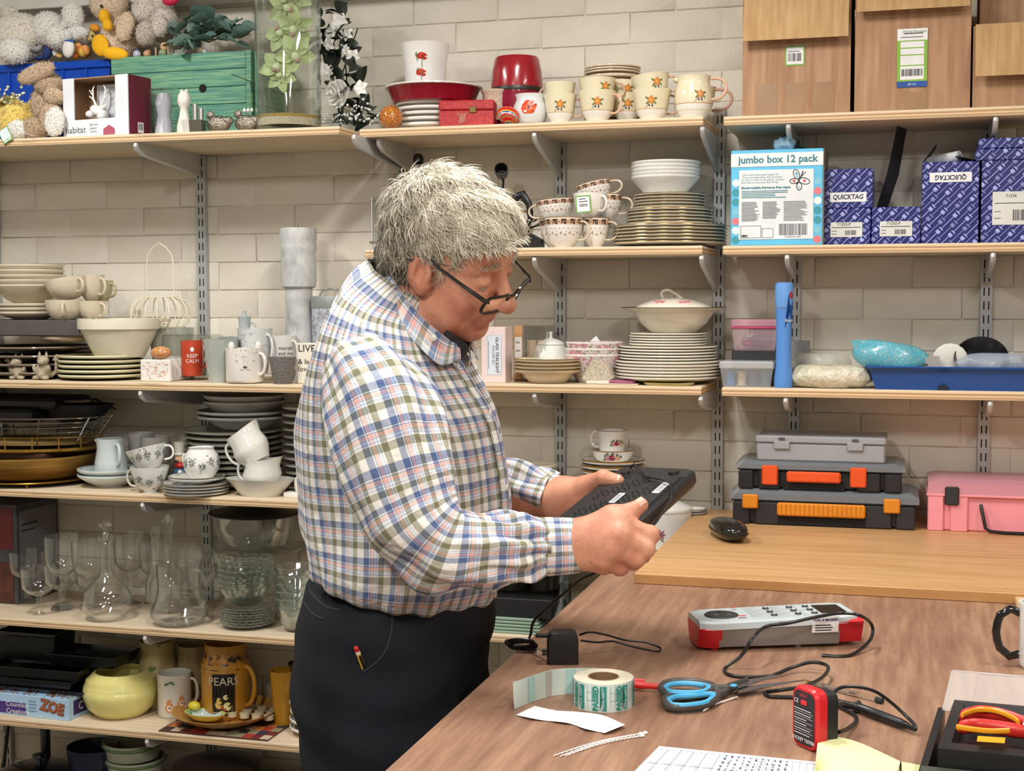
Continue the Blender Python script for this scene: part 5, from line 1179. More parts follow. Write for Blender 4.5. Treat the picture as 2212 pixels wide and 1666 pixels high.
def weave():
    t = NT('woven_grey'); w1 = t.n('ShaderNodeTexWave'); w1.inputs['Scale'].default_value = 90; w1.bands_direction = 'Z'; t.l(t.co(), w1.inputs[0]); n_ = t.noise(200, detail=3); t.color(t.ramp(t.mix(.5, w1.outputs[1], n_), [(.3, '4A4644'), (.6, '7C7672'), (.85, 'A09A94')])); t.bump(w1.outputs[1], .5, .001); return t.done(.8)
p, r, h, s = size(611, 771, 58, -.305, 'L2'); solo('woven_cup', 'small dark grey woven-texture cup beside the bear mug', 'cup', MB().vessel(pf(TAPER, r, h), .003, 32), weave(), tuple(p))
p, r, h, s = size(664, 741, 46, -.29, 'L2'); o = thing('word_plaque', 'cream plaque with word LIVE, half hidden by the plaid shirt', 'plaque', p, math.radians(6)); MB().box(-r, r*2.2, 0, .018, 0, h, b=.002).part('block', mat('E3DECF', .6), o); text('LIVE', .024, INK, o, (-r+.003, -.001, h*.86), align='LEFT'); text('& laugh\nlove', .018, INK, o, (-r+.003, -.001, h*.45), align='LEFT')
def distress():
    t = NT('distressed_white'); n_ = t.noise(18, t.co((1, 1, .5)), 5, .7); t.color(t.ramp(n_, [(.3, '8F9192'), (.45, 'B9BBBA'), (.6, 'CFD0CE')])); d = t.noise(60, t.co((1, 1, 2)), 4, .7); t.bump(d, .3); return t.done(.7)
DIST = distress(); p, r, h, s = size(648, 493, 78, -.13, 'L2')
o = thing('candle_pedestal', 'tall turned candle pedestal in distressed grey-white wood', 'candlestick', p)
MB().lathe(pf([(0, 0), (.92, 0), (.92, .10), (.84, .18), (.78, .30), (.72, .45), (.74, .52), (.78, .535), (.74, .56), (.74, .585), (.74, .60), (.94, .615), (.98, .66), (.97, .80), (.95, .83), (1.0, .86), (1.0, .88), (.96, .90), (1, .93), (1.01, .98), (.97, 1), (0, 1)], r, h), 48).part('column', DIST, o); MB().lathe([(.0014, 0), (0, .012)], 8).part('spike', mat('2A2622', .4, .7), o, (0, 0, h))
p, r, h, s = size(715, 640, 80, -.13, 'L2'); o = thing('tea_canister', 'floral grey-blue canister with lidded handle behind the shoulder', 'canister', p)
MB().lathe(pf([(0, 0), (1, 0), (1, .86), (0, .86)], r, h), 40).part('body', prints('toile', 'B9C1CC', [('8C8A90', 30, .42, 0), ('A5A3A6', 55, .32, 4)], .35), o); MB().lathe(pf([(1.02, .86), (1.03, .87), (1.03, .97), (1, 1), (0, 1)], r, h), 40).part('lid', mat('9AA09F', .4, .3), o)
MB().tube([(-r*.62, 0, h), (-r*.5, 0, h+.012), (0, 0, h+.020), (r*.5, 0, h+.012), (r*.62, 0, h)], .0022, 6).part('lid_handle', mat('9AA09F', .4, .3), o)
z3 = zs('L3')
DARK = mat('101116', .5, var=.2); BRASS = mat('B38A3E', .28, .85, .1); GOLDP = mat('A97F35', .4, .6, .1)
p, r, h, s = size(85, 958, 262, -.175, 'L3')
o = thing('gold_tray', 'thin round gold tray on little ball feet under the gold basket', 'tray', at(75, -.19, 'L3')); R_ = 132/ppm(o.location)
MB().lathe([(0, .008), (R_*.9, .008), (R_*.97, .011), (R_, .013), (R_*.99, .015), (R_*.9, .011), (0, .011)], 56).part('plate', BRASS, o)
for a in (-1.1, -2.1, 1.2, 2.4): MB().ell((R_*.86*math.cos(a), R_*.86*math.sin(a), .0045), .0045).part('ball_foot', BRASS, o)
zz = z3+.0155
p = A(70, -.185, zz); s = ppm(p); r = 142/s; h = zt(80, 990, -.30)-zz
solo('gold_basket_bowl', 'wide shallow gold bowl filling the left of the shelf', 'bowl', MB().vessel(pf([(.72, 0), (.8, .12), (.93, .6), (1, .96), (1.0, 1)], r, h), .004, 56), (lambda t: (t.color(t.ramp(t.noise(6, t.co((1, 1, 14)), 3), [(.3, '8F6A2C'), (.6, 'B58A45'), (.8, 'CBA563')])), t.done(.45, .5))[-1])(NT('brushed_gold')), tuple(p))
zz2 = zz+h-.006
solo('wooden_tray', 'dark brown wooden tray lying across the gold bowl', 'tray', MB().box(-.32, .085, -.125, .12, 0, .018, b=.004), mat('4A3020', .35, var=.2, vs=12), (at(95, -.18, zz2).x, -.18, zz2))
zz3 = zz2+.018
o = thing('brass_gallery_tray', 'brass tray with a low wire gallery above the wooden tray', 'tray', A(60, -.18, zz3)); s = ppm(o.location); R_ = 168/s
MB().lathe([(0, 0), (R_*.97, 0), (R_, .004), (R_, .011), (R_*.97, .011), (R_*.95, .005), (0, .005)], 56, sx=1, sy=.72).part('base', BRASS, o)
def ringp(R_, z, n=48, sy=.72): return [(R_*math.cos(a), R_*sy*math.sin(a), z) for a in np.linspace(0, 2*PI, n, endpoint=False)]
MB().tube(ringp(R_, .040), .0016, 5, closed=True).part('gallery_rail', BRASS, o)
for i in range(18): a = 2*PI*i/18; MB().tube([(R_*math.cos(a), R_*.72*math.sin(a), .008), (R_*math.cos(a), R_*.72*math.sin(a), .040)], .0018, 5).part('gallery_post', BRASS, o)
o = thing('wire_basket', 'silver wire bread basket with twisted corner legs, left of the jug', 'basket', A(55, -.18, zz3+.012)); R_ = 205/s
for i, z_ in enumerate((.026, .040, .053, .066, .078)): MB().tube(ringp(R_*(.82+.035*i), z_, 44, .62), .0014 if i < 4 else .0022, 5, closed=True).part('wire_ring', CHROME, o)
for i in range(10): a = 2*PI*i/10+.25; MB().tube([(R_*.78*math.cos(a), R_*.48*math.sin(a), .006), (R_*.9*math.cos(a), R_*.56*math.sin(a), .05), (R_*.99*math.cos(a), R_*.61*math.sin(a), .08)], .0020, 6).part('twisted_leg', CHROME, o)
MB().lathe([(0, .006), (R_*.77, .006), (R_*.78, .010), (0, .010)], 40, sy=.62).part('woven_base', mat('A98A55', .7, bump=.6), o)
zz4 = zz3+.075
for i, (x_, w_, d_, h_, lb_) in enumerate(((10, .30, .10, .035, 'dark lacquered oblong tray piled above the wire basket'), (40, .34, .09, .028, 'second dark tray piled just below the shelf, far left'))):
    solo('lacquer_tray', lb_, 'tray', MB().box(-w_/2, w_/2, -d_, d_, 0, h_, b=.008), DARK, (A(x_, -.17, zz4).x, -.17, zz4+(.036 if i else 0)))
o = thing('dark_fan_dish', 'dark oval dish with raised handle seen under the shelf, left', 'dish', A(165, -.17, zz4-.004)); mb = MB().vessel(pf(BOWL, .11, .05), .003, 32, sx=1, sy=.6); mb.part('dish', DARK, o); MB().tube([(-.02, 0, .05), (.06, 0, .062), (.12, 0, .036)], .003, 6).part('loop', DARK, o)
MB().tube([(.0, -.05, .058), (.05, -.05, .060), (.075, -.05, .062)], .004, 6).part('wrapped_grip', mat('6A5648', .6), o)
PALE = glaze('C9D3D2', .18)
p = at(241, -.215, 'L3')
zj, rj = plates(240, 2.0, 1009, 140, -.22, z3, 2, 'pale blue-grey shallow bowl, %s one under the small jug', 'pale bowls under the jug', PALE, SAUC)
p = A(240, -.23, zj-.018); s = ppm(p); r = 36/s; h = zt(240, 947, -.23)-p.z
o = cup('milk_jug', 'pale blue-grey straight milk jug standing in the bowls', 'jug', p, r, h, [(.94, 0), (1, .06), (.94, .35), (.80, .7), (.84, 1)], PALE, hang=-35, hr=.005, ho=.018, hz=(.86, .3)); MB().ell((-r*.8, -.004, h-.006), .008, .010, .006).part('spout', PALE, o)
mug(305, 935, 990, 58, -.14, TAPER, glaze('C9C9C6'), 'plain pale cup on top of another behind the jug', 160, 'cup', 'cup'); mug(306, 960, 1018, 50, -.14, TAPER, glaze('BFBFBC'), 'plain pale lower cup behind the jug', 160, 'cup', 'cup')
mug(336, 943, 1000, 66, -.15, MUGP, glaze('CFCFCB'), 'plain white mug behind the silver-leaf cups', 150)
def leafdeco(seed=0, dense=1.0):
    def f(o, p, r, h, prof):
        L_ = []; rr = random.Random(seed)
        for c in (-.026, 0, .026, .05, -.05):
            x = c+rr.uniform(-.003, .003); z = h*rr.uniform(.42, .62)
            for k_ in range(8): a = k_*.785+rr.uniform(-.2, .2); L_.append((disc(x+math.cos(a)*.0065, z+math.sin(a)*.0065, .0050, .0015, 6, a), 0))
            for q in range(3): L_.append((disc(x+rr.uniform(-.012, .012), z+rr.uniform(.008, .018)*rr.choice((-1, 1)), .0035, .0012, 6, rr.uniform(0, 3)), 0))
        stick(o, prof, r, h, camang(p), L_, [mat('8C928F', .3, .5)], 'silver_leaf_print')
    return f
FOOT = [(.42, 0), (.44, .04), (.30, .10), (.46, .18), (.78, .42), (.90, .72), (1, 1)]
o = mug(324, 1007, 1067, 84, -.305, FOOT, glaze('E9E9E4', .12), 'gold-footed teacup with silver leaves, handle left', 172, 'teacup', 'cup', deco=leafdeco(1), ho=.024, hr=.0028, hm=glaze('DCD9CF', .15)); r = 42/ppm(o.location); band(o, FOOT, r, 60/ppm(o.location), 0, .004, BRASS, 'gold_foot')
o = mug(326, 965, 1012, 88, -.295, TEAC, glaze('E9E9E4', .12), 'tilted silver-leaf teacup stacked on the gold-footed one', 8, 'teacup', 'cup', deco=leafdeco(2), rot=(0, math.radians(-14), 0), ho=.020, hr=.0028)
zsa, _ = plates(424, .8, 1040, 140, -.30, z3, 4, 'silver-rimmed tea plate, %s of the pile under the sugar bowl', 'silver-rimmed tea plates', glaze('E6E5DF', .15), mrim=mat('9A938A', .25, .7), seed=3)
zsb, _ = plates(427, 1.0, 1026, 122, -.30, zsa-.003, 1, 'scalloped silver-rimmed saucer%.0s under the sugar bowl', 'silver-rimmed saucer', glaze('E6E5DF', .15), prof=SAUC, mrim=mat('9A938A', .25, .7), wav=.02, wn=14)
p = A(436, -.30, zsb-.010); s = ppm(p); r = 40/s; h = zt(436, 966, -.30)-p.z
o = cup('sugar_bowl', 'round lobed sugar bowl with silver leaves on the saucers', 'sugar bowl', p, r, h, [(.55, 0), (.62, .05), (.92, .30), (1, .52), (.88, .78), (.66, .95), (.7, 1)], glaze('E9E9E4', .12), hang=180, ho=.008, hr=.003, hz=(.75, .45), deco=leafdeco(5))
o = fig('cook_figurine', 'little painted cook figurine in a tall white hat, red scarf', 389, -.22, z3, [('jacket', mat('4F7AA8', .4), 'e', ((0, 0, .030), .020, .016, .030)), ('scarf', mat('C2272B', .4), 'e', ((.004, -.004, .060), .016, .013, .008)), ('head', mat('E2B793', .4), 'e', ((0, 0, .076), .0125, .012, .014)), ('moustache', mat('1B1512', .4), 'e', ((-.003, -.0115, .071), .008, .003, .0025)), ('hat_band', mat('E8E4D8', .5), 'e', ((0, 0, .089), .0145, .0145, .006)), ('hand', mat('E9E6DF', .4), 'e', ((.008, -.014, .042), .007, .006, .008))])
MB().lathe([(0, 0), (.011, 0), (.0145, .028), (0, .030)], 18).part('tall_hat', mat('DCD8CA', .6), o, (0, 0, .092))
zst, rst = plates(508, .9, 923, 208, -.125, z3, 10, 'silver-rimmed dinner plate, %s of the tall pile behind the sauce boats', 'tall pile of dinner plates', glaze('CFCFC6', .15), mrim=mat('8C847A', .25, .6), wav=.006, wn=20)
zso, _ = plates(528, 2.2, 884, 200, -.13, zst, 2, 'grey-white soup bowl, %s one on the tall plate pile', 'soup bowls on the plate pile', glaze('BFC0BC'), prof=WIDE)
plates(530, 2.6, 850, 176, -.14, zso-.02, 2, 'grey-white serving bowl, %s one just beneath the shelf', 'serving bowls under the shelf', glaze('B7B8B4'), prof=BOWL)
plates(672, .7, 872, 120, -.16, z3, 12, 'silver-rimmed soup plate, %s of the pile beside the man', 'plate pile beside the man', glaze('C9C9C0'), mrim=mat('8C847A', .25, .6))
def oval(px_, ytop, wpx, Y, z, label, m, name='oval_dish', sy=.62, rim=None, flare=.55):
    p = A(px_, Y, z); s = ppm(p); r = wpx/2/s; h = zt(px_, ytop, Y)-z; mb = MB().vessel(pf([(flare, 0), (flare+.03, .06), (.85, .7), (1, 1)], r, h), .003, 48, sx=1, sy=sy, wav=.012, wn=24)
    return solo(name, label, 'dish', mb, m, tuple(p), math.radians(4))
oval(563, 1033, 156, -.285, z3, 'white oval serving dish under the two sauce boats', glaze('DAD9D2', .15))
def boat(px_, ytop, ybase, wpx, Y, label, rot=None):
    z = zt(px_, ybase, Y); p = A(px_, Y, z); s = ppm(p); r = wpx/2/s; h = zt(px_, ytop, Y)-z; o = thing('sauce_boat', label, 'sauce boat', p, 0, 'white sauce boats'); m = glaze('E3E3DD', .12)
    mb = MB(); prof = [(.70, 0), (.74, .06), (.95, .28), (1.0, .45), (.86, .72), (.92, 1)]; mb.vessel(pf(prof, r, h), .0026, 40, wav=.018, wn=18)
    mb.v = [(x+(max(0, x)/r)**2*.012*(z_/h)**2, y, z_+max(0, x/r)**2*.010*(z_/h)) for x, y, z_ in mb.v]; mb.part('body', m, o)
    hb_ = MB(); handle(hb_, r*.9, h*.92, h*.25, .020, .0034); hb_.part('handle', m, o, rz=PI*1.05)
    if rot: o.rotation_euler = rot
boat(566, 992, 1052, 82, -.285, 'white fluted sauce boat standing upright in the oval dish'); boat(558, 925, 998, 80, -.285, 'tilted white sauce boat stacked in the lower sauce boat', (0, math.radians(-32), 0))
o = fig('dove_ornament', 'white ornament on a small white base at the sleeve of the shirt', 660, -.28, z3, [('base', glaze('E2E0D8'), 'b', (-.05, .03, -.02, .02, 0, .012)), ('leaf', glaze('D9D8CC'), 'e', ((-.020, 0, .030), .010, .006, .022)), ('petal', glaze('D9D8CC'), 'e', ((-.012, -.004, .018), .014, .006, .009))], 'ornament')
z4 = zs('L4')
GREYBOX = mat('6F6E70', .6)
x0, x1 = A(-60, -.20, z4).x, A(40, -.20, z4).x
o = thing('appliance_carton', 'dark grey and red carton standing at the left end of glass shelf', 'box', (x1, -.20, z4)); hB = zt(40, 1092, -.20)-z4
MB().box(-.22, 0, 0, .19, 0, hB, b=.002).part('carton', mat('4B4A4C', .6), o); MB().box(-.2, -.012, -.0012, 0, hB*.55, hB-.01).part('red_panel', mat('6A1C22', .5), o); MB().box(-.2, -.012, -.0014, 0, .004, hB*.42).part('photo_panel', mat('5A2E24', .5, var=.3, vs=30), o); MB().box(0, .0008, .012, .18, .01, hB-.02).part('side_panel', mat('77777A', .5), o)
rects([(.02, .09, hB*.78, hB*.80, 0), (.02, .08, hB*.72, hB*.735, 0)], (.001, 0, 0), (0, 1, 0), (0, 0, 1)).part('small_print', mat('2A2A2C', .6), o)
COUPE = [(.62, 0), (.60, .02), (.20, .07), (.12, .14), (.22, .24), (.12, .34), (.16, .42), (.62, .50), (.92, .60), (.96, .72), (.98, .86), (1, 1)]
def gware(name, label, px_, ytop, ybase, wpx, Y, prof, cat='glass', group=None, t=.0025, n=32, m=None, wav=0, wn=0, rot=None):
    z = zt(px_, ybase, Y) if ybase else z4; p = A(px_, Y, z); s = ppm(p); r = wpx/2/s; h = zt(px_, ytop, Y)-z; mb = MB(); q = pf(prof, r, h)
    if prof is COUPE: mb.lathe([(0, 0)]+q+[(a-t, b) for a, b in q[:6:-1]]+[(0, q[6][1]+t*1.5)], n)
    else: mb.vessel(q, t, n, wav=wav, wn=wn)
    o = solo(name, label, cat, mb, m or CLEAR, tuple(p), group=group)
    if rot: o.rotation_euler = rot
    return o
for a in ((85, 1226, 1333, 76, -.285, 'cut glass sundae coupe nearest the shelf edge, far left'), (60, 1190, 1300, 78, -.20, 'cut glass sundae coupe behind the nearest one, far left'), (136, 1158, 1312, 76, -.245, 'tallest glass coupe between the nearest coupe and decanter'), (132, 1218, 1316, 72, -.225, 'low glass coupe behind the tall one'), (196, 1168, 1318, 78, -.20, 'glass coupe half hidden by the round decanter'), (200, 1220, 1322, 70, -.18, 'small glass coupe behind the round decanter')):
    gware('sundae_glass', a[5], a[0], a[1], a[2], a[3], a[4], COUPE, group='sundae coupes')
DEC = [(.52, 0), (.60, .02), (.92, .12), (1, .22), (.93, .34), (.62, .45), (.32, .52), (.25, .60), (.235, .80), (.28, .90), (.36, .95), (.36, 1)]
def decanter(label, px_, ytop, ybase, wpx, Y, stopper=1):
    z = zt(px_, ybase, Y); p = A(px_, Y, z); s = ppm(p); r = wpx/2/s; h = zt(px_, ytop, Y)-z; o = thing('decanter', label, 'decanter', p, 0, 'glass decanters'); MB().vessel(pf(DEC, r, h), .003, 40).part('bottle', CLEAR, o)
    if stopper: MB().lathe([(0, 0), (.006, 0), (.008, .02), (.005, .024), (.016, .036), (.017, .044), (.008, .056), (0, .057)], 8).part('stopper', glass('facet', edge=.9, base=.25), o, (0, 0, h-.012), smooth=0)
decanter('round-bellied glass decanter with a faceted stopper, near the shelf edge', 232, 1158, 1340, 108, -.28)
decanter('glass decanter with mushroom stopper and ringed neck behind the jug', 366, 1120, 1325, 90, -.16)
gware('glass_carafe', 'slim glass carafe behind the water jug', 338, 1140, 1300, 46, -.20, [(.9, 0), (1, .05), (1, .25), (.5, .5), (.42, .85), (.6, 1)], 'carafe')
z = z4; p = at(388, -.275, 'L4'); s = ppm(p); r = 62/s; h = zt(388, 1218, -.275)-z4
o = thing('water_jug', 'clear glass water jug with engraved leaves and loop handle', 'jug', p); MB().vessel(pf([(.78, 0), (.84, .03), (1, .14), (.98, .24), (.80, .45), (.74, .62), (.78, 1)], r, h), .003, 44).part('body', CLEAR, o)
hb_ = MB(); handle(hb_, r*.78, h*.93, h*.30, .036, .0045); hb_.part('handle', glass('thick', edge=.8, base=.18), o, rz=math.radians(-14)); MB().tube([(-r*.66, 0, h*.97), (-r*.86, 0, h*1.0), (-r*1.0, 0, h*1.01)], [.010, .008, .003], 8).part('spout', CLEAR, o)
gb, _ = plates(535, 1.6, 1305, 114, -.26, z4, 7, 'fluted glass saucer, %s of the glass pile right of the jug', 'fluted glass saucers', glass('fl', (.97, .985, .98, 1), .85, .12), SAUC, t=.003, wav=.03, wn=22, name='glass_saucer')
plates(532, 3.6, 1200, 116, -.26, gb, 6, 'fluted glass dessert bowl, %s of the glass pile right of jug', 'fluted glass dessert bowls', glass('fl'), BOWL, t=.003, wav=.04, wn=22, name='glass_bowl', cat='bowl', seed=9)
plates(640, 3.2, 1217, 96, -.27, z4, 6, 'pressed glass bowl, %s of the pile beside the trousers', 'pressed glass bowls', glass('fl'), BOWL, t=.003, wav=.02, wn=16, name='glass_bowl', cat='bowl', seed=2)
zk = zt(556, 1183, -.15); p = A(556, -.15, zk); s = ppm(p)
o = thing('cake_stand', 'clear glass cake stand with a pedestal carrying the casserole', 'cake stand', (p.x, p.y, z4)); R_ = 98/s; hk = zk-z4; MB().lathe([(0, 0), (R_*.6, 0), (R_*.55, .006), (.012, .03), (.012, hk-.02), (R_*.3, hk-.006), (R_*.98, hk-.003), (R_, hk+.002), (R_*.98, hk+.005), (0, hk+.001)], 48).part('stand', CLEAR, o)
p2_ = A(549, -.15, zk+.005); s = ppm(p2_); r = 92/s; h = zt(549, 1112, -.15)-zk-.005
o = thing('casserole', 'ribbed glass casserole with a dark lid on the cake stand', 'casserole', p2_); MB().vessel(pf([(.70, 0), (.80, .08), (.95, .6), (1, 1)], r, h), .005, 48, sy=.8, wav=.008, wn=30).part('dish', glass('thick', edge=.8, base=.18), o); MB().lathe(pf([(1.06, 1.0), (1.10, 1.05), (1.06, 1.12), (.5, 1.28), (0, 1.32)], r, h), 40, sy=.8).part('lid', mat('1C1E1E', .25, coat=.4), o)
for i, (px_, yt, wp, Y) in enumerate(((282, 1152, 72, -.10), (330, 1170, 60, -.08))):
    gware('sundae_glass', ('tall glass coupe at the back behind the round decanter', 'glass coupe at the very back near the slim carafe')[i], px_, yt, None, wp, Y, COUPE, group='sundae coupes at the back')
gware('fish_dish', 'engraved oval glass dish leaning at the back behind the jug', 440, 1172, 1250, 110, -.08, BOWL, 'dish', wav=.03, wn=24, rot=(math.radians(60), 0, 0))
z5 = zs('L5')
BK = mat('0E0F13', .28, coat=.3, var=.2)
def tin(px0, px1, ytop, Y, z, d, label, h=None):
    a, b = A(px0, Y, z).x, A(px1, Y, z).x; h = h or max(zt((px0+px1)/2, ytop, Y)-z, .008); c = (a+b)/2; w = (b-a)/2; mb = MB()
    R_ = [[(sx*w*k, (sy*d*k+d), z_) for sx, sy in ((-1, -1), (1, -1), (1, 1), (-1, 1))] for k, z_ in ((.90, 0), (.97, h*.86), (1.0, h*.9), (1.0, h), (.96, h), (.88, .003))]; mb.grid(R_, closed=True); mb.add(R_[0], [(0, 1, 2, 3)]); mb.add(R_[-1], [(0, 1, 2, 3)])
    return solo('baking_tin', label, 'baking tin', mb, BK, (c, Y, z), smooth=20, group='black baking tins')
zz = z5; bz = thing('biscuit_mould_box', 'light blue carton printed ZOE in chocolate letters', 'box', (A(149, -.325, z5).x, -.325, z5), math.radians(-3)); hz = zt(120, 1510, -.325)-z5; wz = .30
SKY = mat('A9CBE6', .45); MB().box(-wz, 0, 0, .10, 0, hz, b=.001).part('carton', SKY, bz); MB().box(-wz+.001, -.001, .004, .096, hz, hz+.001).part('top_panel', prints('choc', '9CC4E4', [('7A4A34', 30, .5, 0), ('93C0E2', 22, .30, 4)], .4, 0), bz)
MB().box(0, .0008, .02, .095, hz*.18, hz*.85).part('side_panel', mat('3A2B5C', .4), bz)
text('ZOE', hz*.70, mat('8A4A2E', .5), bz, (-.050, -.0012, hz*.55), (1, 0, -.16), (.16, 0, 1), bold=.0028, sx=.92, name='chocolate_lettering'); text('ZOE', hz*.66, mat('B8704C', .5), bz, (-.051, -.0020, hz*.57), (1, 0, -.16), (.16, 0, 1), sx=.92, name='chocolate_lettering')
rects([(-wz+.002, -.132, hz*.08, hz*.62, 0)]+lines(-.124, -.094, [hz*f for f in (.75, .6, .45, .3)], .0022, 1, 3), (0, 0, 0), (1, 0, 0), (0, 0, 1)).part('print_panel', [mat('46307C', .5), mat('6E8AA6', .6)], bz)
text('Countless\nCreations', .018, PAPER, bz, (-.158, -.0014, hz*.36)); text('C', .03, PAPER, bz, (.0012, .05, hz*.5), (0, 1, 0), (0, 0, 1))
z6_ = z5+hz+.002
tin(-40, 184, 1480, -.30, z6_, .06, 'thin black baking tray lying on the blue carton', .012); tin(-60, 158, 1452, -.30, z6_+.013, .06, 'black roasting tin stacked on the thin tray, far left', .022); tin(-60, 170, 1432, -.30, z6_+.036, .07, 'upper black roasting tin of the far left stack', .028)
tin(100, 250, 1402, -.26, z6_+.066, .06, 'black deep tin with a folded edge behind the yellow bowl', .030); tin(-10, 120, 1370, -.24, z6_+.066, .05, 'fluted dark tin standing at the far left back', .075)
YEL = glaze('DDD486', .25); p, r, h, s = size(262, 1448, 160, -.225, 'L5')
mb = MB().vessel(pf([(.62, 0), (.68, .03), (.90, .22), (1.0, .48), (.985, .62), (.98, .625), (.965, .70), (.955, .705), (.90, .84), (.88, .845), (.74, .97), (.70, 1)], r, h), .006, 64); o = solo('yellow_bowl_vase', 'large round pale yellow pottery bowl vase beside the blue carton', 'vase', mb, YEL, tuple(p))
PG = glaze('B9A878', .25)
def jugd(px_, ytop, wpx, Y, label, prof, m, hang=None, name='jug', **k): p, r, h, s = size(px_, ytop, wpx, Y, 'L5'); return cup(name, label, name, p, r, h, prof, m, hang=hang, **k), r, h, p
o, r, h, p = jugd(344, 1383, 92, -.13, 'tall tan fruit-painted pitcher behind the pear mug', [(.80, 0), (.95, .06), (1, .25), (.9, .6), (.78, .85), (.85, 1)], PG, 165, 'pitcher', ho=.03, hr=.006); stick(o, [(.80, 0), (.95, .06), (1, .25), (.9, .6), (.78, .85), (.85, 1)], r, h, camang(p), [(disc(-.02, h*.62, .016, .007, 8, .6), 0), (disc(.018, h*.3, .018, .022), 1), (disc(0, h*.97, .035, .004), 0)], [mat('5E7A48', .4), mat('A8713C', .4)])
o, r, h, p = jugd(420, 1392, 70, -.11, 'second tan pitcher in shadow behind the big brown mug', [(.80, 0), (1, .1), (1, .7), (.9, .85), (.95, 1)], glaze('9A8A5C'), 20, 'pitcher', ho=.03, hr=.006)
o, r, h, p = jugd(378, 1452, 72, -.20, 'white mug painted with orange pears beside the yellow bowl vase', MUGP, glaze('D9D5CC'), 15, 'mug', ho=.02, hr=.004)
th = camang(p); PEAR = lambda x, z, s_: [(disc(x, z, s_, s_*1.05, 12), 0), (disc(x, z+s_*1.1, s_*.62, s_*.8, 12), 0), (disc(x, z, s_*.62, s_*.7, 10), 1), (disc(x, z+.1*s_, s_*.16, s_*.3, 7), 2)]
stick(o, MUGP, r, h, th, PEAR(.018, h*.36, .011)+PEAR(-.014, h*.26, .012)+[(disc(-.020, h*.82, .009, .003, 7, .5), 3), (disc(-.006, h*.84, .009, .003, 7, -.5), 3)], [mat('D98A52', .4), mat('EBDDC8', .4), mat('3A2A1E', .4), mat('4F7040', .4)], 'pear_print')
def mottled():
    t = NT('mottled_amber'); t.color(t.ramp(t.noise(70, detail=3), [(.40, '3A2412'), (.5, 'B57A22'), (.7, 'C98E2E')])); return t.done(.3, coat=.3)
AMB = glaze('C08A2C', .25); o, r, h, p = jugd(490, 1388, 106, -.185, 'large amber mug jar lettered PEARS with a dark label', [(.94, 0), (1, .04), (1, .74), (.88, .80), (.84, .90), (.84, 1)], AMB, -14, 'mug', ho=.036, hr=.006, hz=(.72, .22))
PJ = [(.94, 0), (1, .04), (1, .74), (.88, .80), (.84, .90), (.84, 1)]; band(o, PJ, r, h, h*.70, h*.90, mottled(), 'mottled_band'); band(o, PJ, r, h, h*.005, h*.06, mottled(), 'mottled_band', off=.0008)
th = camang(p)-.12; sq = lambda a, b, c, d: [(a+(b-a)*i/6, c) for i in range(7)]+[(b-(b-a)*i/6, d) for i in range(7)]
stick(o, PJ, r, h, th, [(sq(-.030+.010*k_, -.020+.010*k_, h*.12, h*.66), 0) for k_ in range(6)], [mat('1D1A18', .4)], 'dark_label')
stick(o, PJ, r, h, th, PEAR(-.012, h*.26, .010)[:2]+[(disc(.010, h*.24, .011), 1), (disc(.006, h*.36, .007), 1), (disc(-.004, h*.22, .004), 2), (disc(.004, h*.20, .004), 2)]+[(sq(-.030+.010*k_, -.021+.010*k_, h*.15, h*.165), 3) for k_ in range(6)], [mat('D9B45C', .4), mat('E3D9A0', .4), mat('B5432C', .4), mat('C9B98A', .4)], 'pear_print', off=.0016)
curved('PEARS', h*.15, o, r+.0022, h*.56, mat('E3DCC8', .5), th, w=1.0)
pm = thing('placemat', 'colourful patchwork placemat at the shelf edge under the platter', 'placemat', (A(495, -.26, z5).x, -.255, z5)); rr = random.Random(6)
MB().box(-.155, .145, -.085, .08, 0, .0035).part('mat', mat('5A3A30', .6), pm)
cols = ['A8382E', '3A2C28', 'D3C79A', 'C77A3A', '6E2A2C', '8E8A6A', '2E3440', 'C9B8A0']
for j in range(5):
    L_ = [(-.15+i*.0245, -.15+(i+1)*.0245, 0) for i in range(12)]
    mb = MB()
    for i, (a0, b0, _) in enumerate(L_): mb.add([(a0, -.08+j*.031, .0036), (b0, -.08+j*.031, .0036), (b0, -.08+(j+1)*.031, .0036), (a0, -.08+(j+1)*.031, .0036)], [(0, 1, 2, 3)], rr.randrange(8))
    mb.part('patch_strip', [mat(c_, .6) for c_ in cols], pm)
zp = z5+.0042; p = A(487, -.225, zp); s = ppm(p); r = 114/s; h = zt(487, 1530, -.225)-zp
solo('amber_platter', 'round amber pottery platter holding candles and the lemon dish', 'plate', MB().vessel(pf([(.55, 0), (.6, .1), (.92, .7), (1, 1)], r, h), .004, 56), glaze('BE8B45', .25), tuple(p))
zc_ = zp+h*.35; kx = 1/s
cm = MB().lathe([(0, 0), (.0125, 0), (.0125, .012), (0, .0125)], 16); me_ = cm.mesh('tealight', mat('CFC5A8', .5)); q = 0
for j in range(3):
    for i in range(6):
        o = bpy.data.objects.new('tealight', me_); COL.objects.link(o); o.location = (A(455+i*26+j*6, -.22+j*.03, zc_).x, -.232+j*.03, zc_+.004); tag(o, 'cream tealight in the clear tray on the platter, row %s, place %s from left' % (('nearest', 'middle', 'farthest')[j], ORD[i+1] if i else 'first'), 'candle', 'tealights on the platter')
ld_ = thing('lemon_dish', 'yellow oval dish with a pottery lemon on its rim', 'dish', A(443, -.27, zc_+.004), math.radians(-8)); mb = MB().vessel(pf([(.6, 0), (.7, .1), (.95, .8), (1, 1)], .058, .017), .003, 36, sy=.6); mb.part('dish', glaze('D8D46A', .2), ld_); MB().lathe([(0, .0032), (.034, .0034), (.05, .0148)], 32, sy=.6).part('glazed_well', glaze('C6D6D0', .12), ld_)
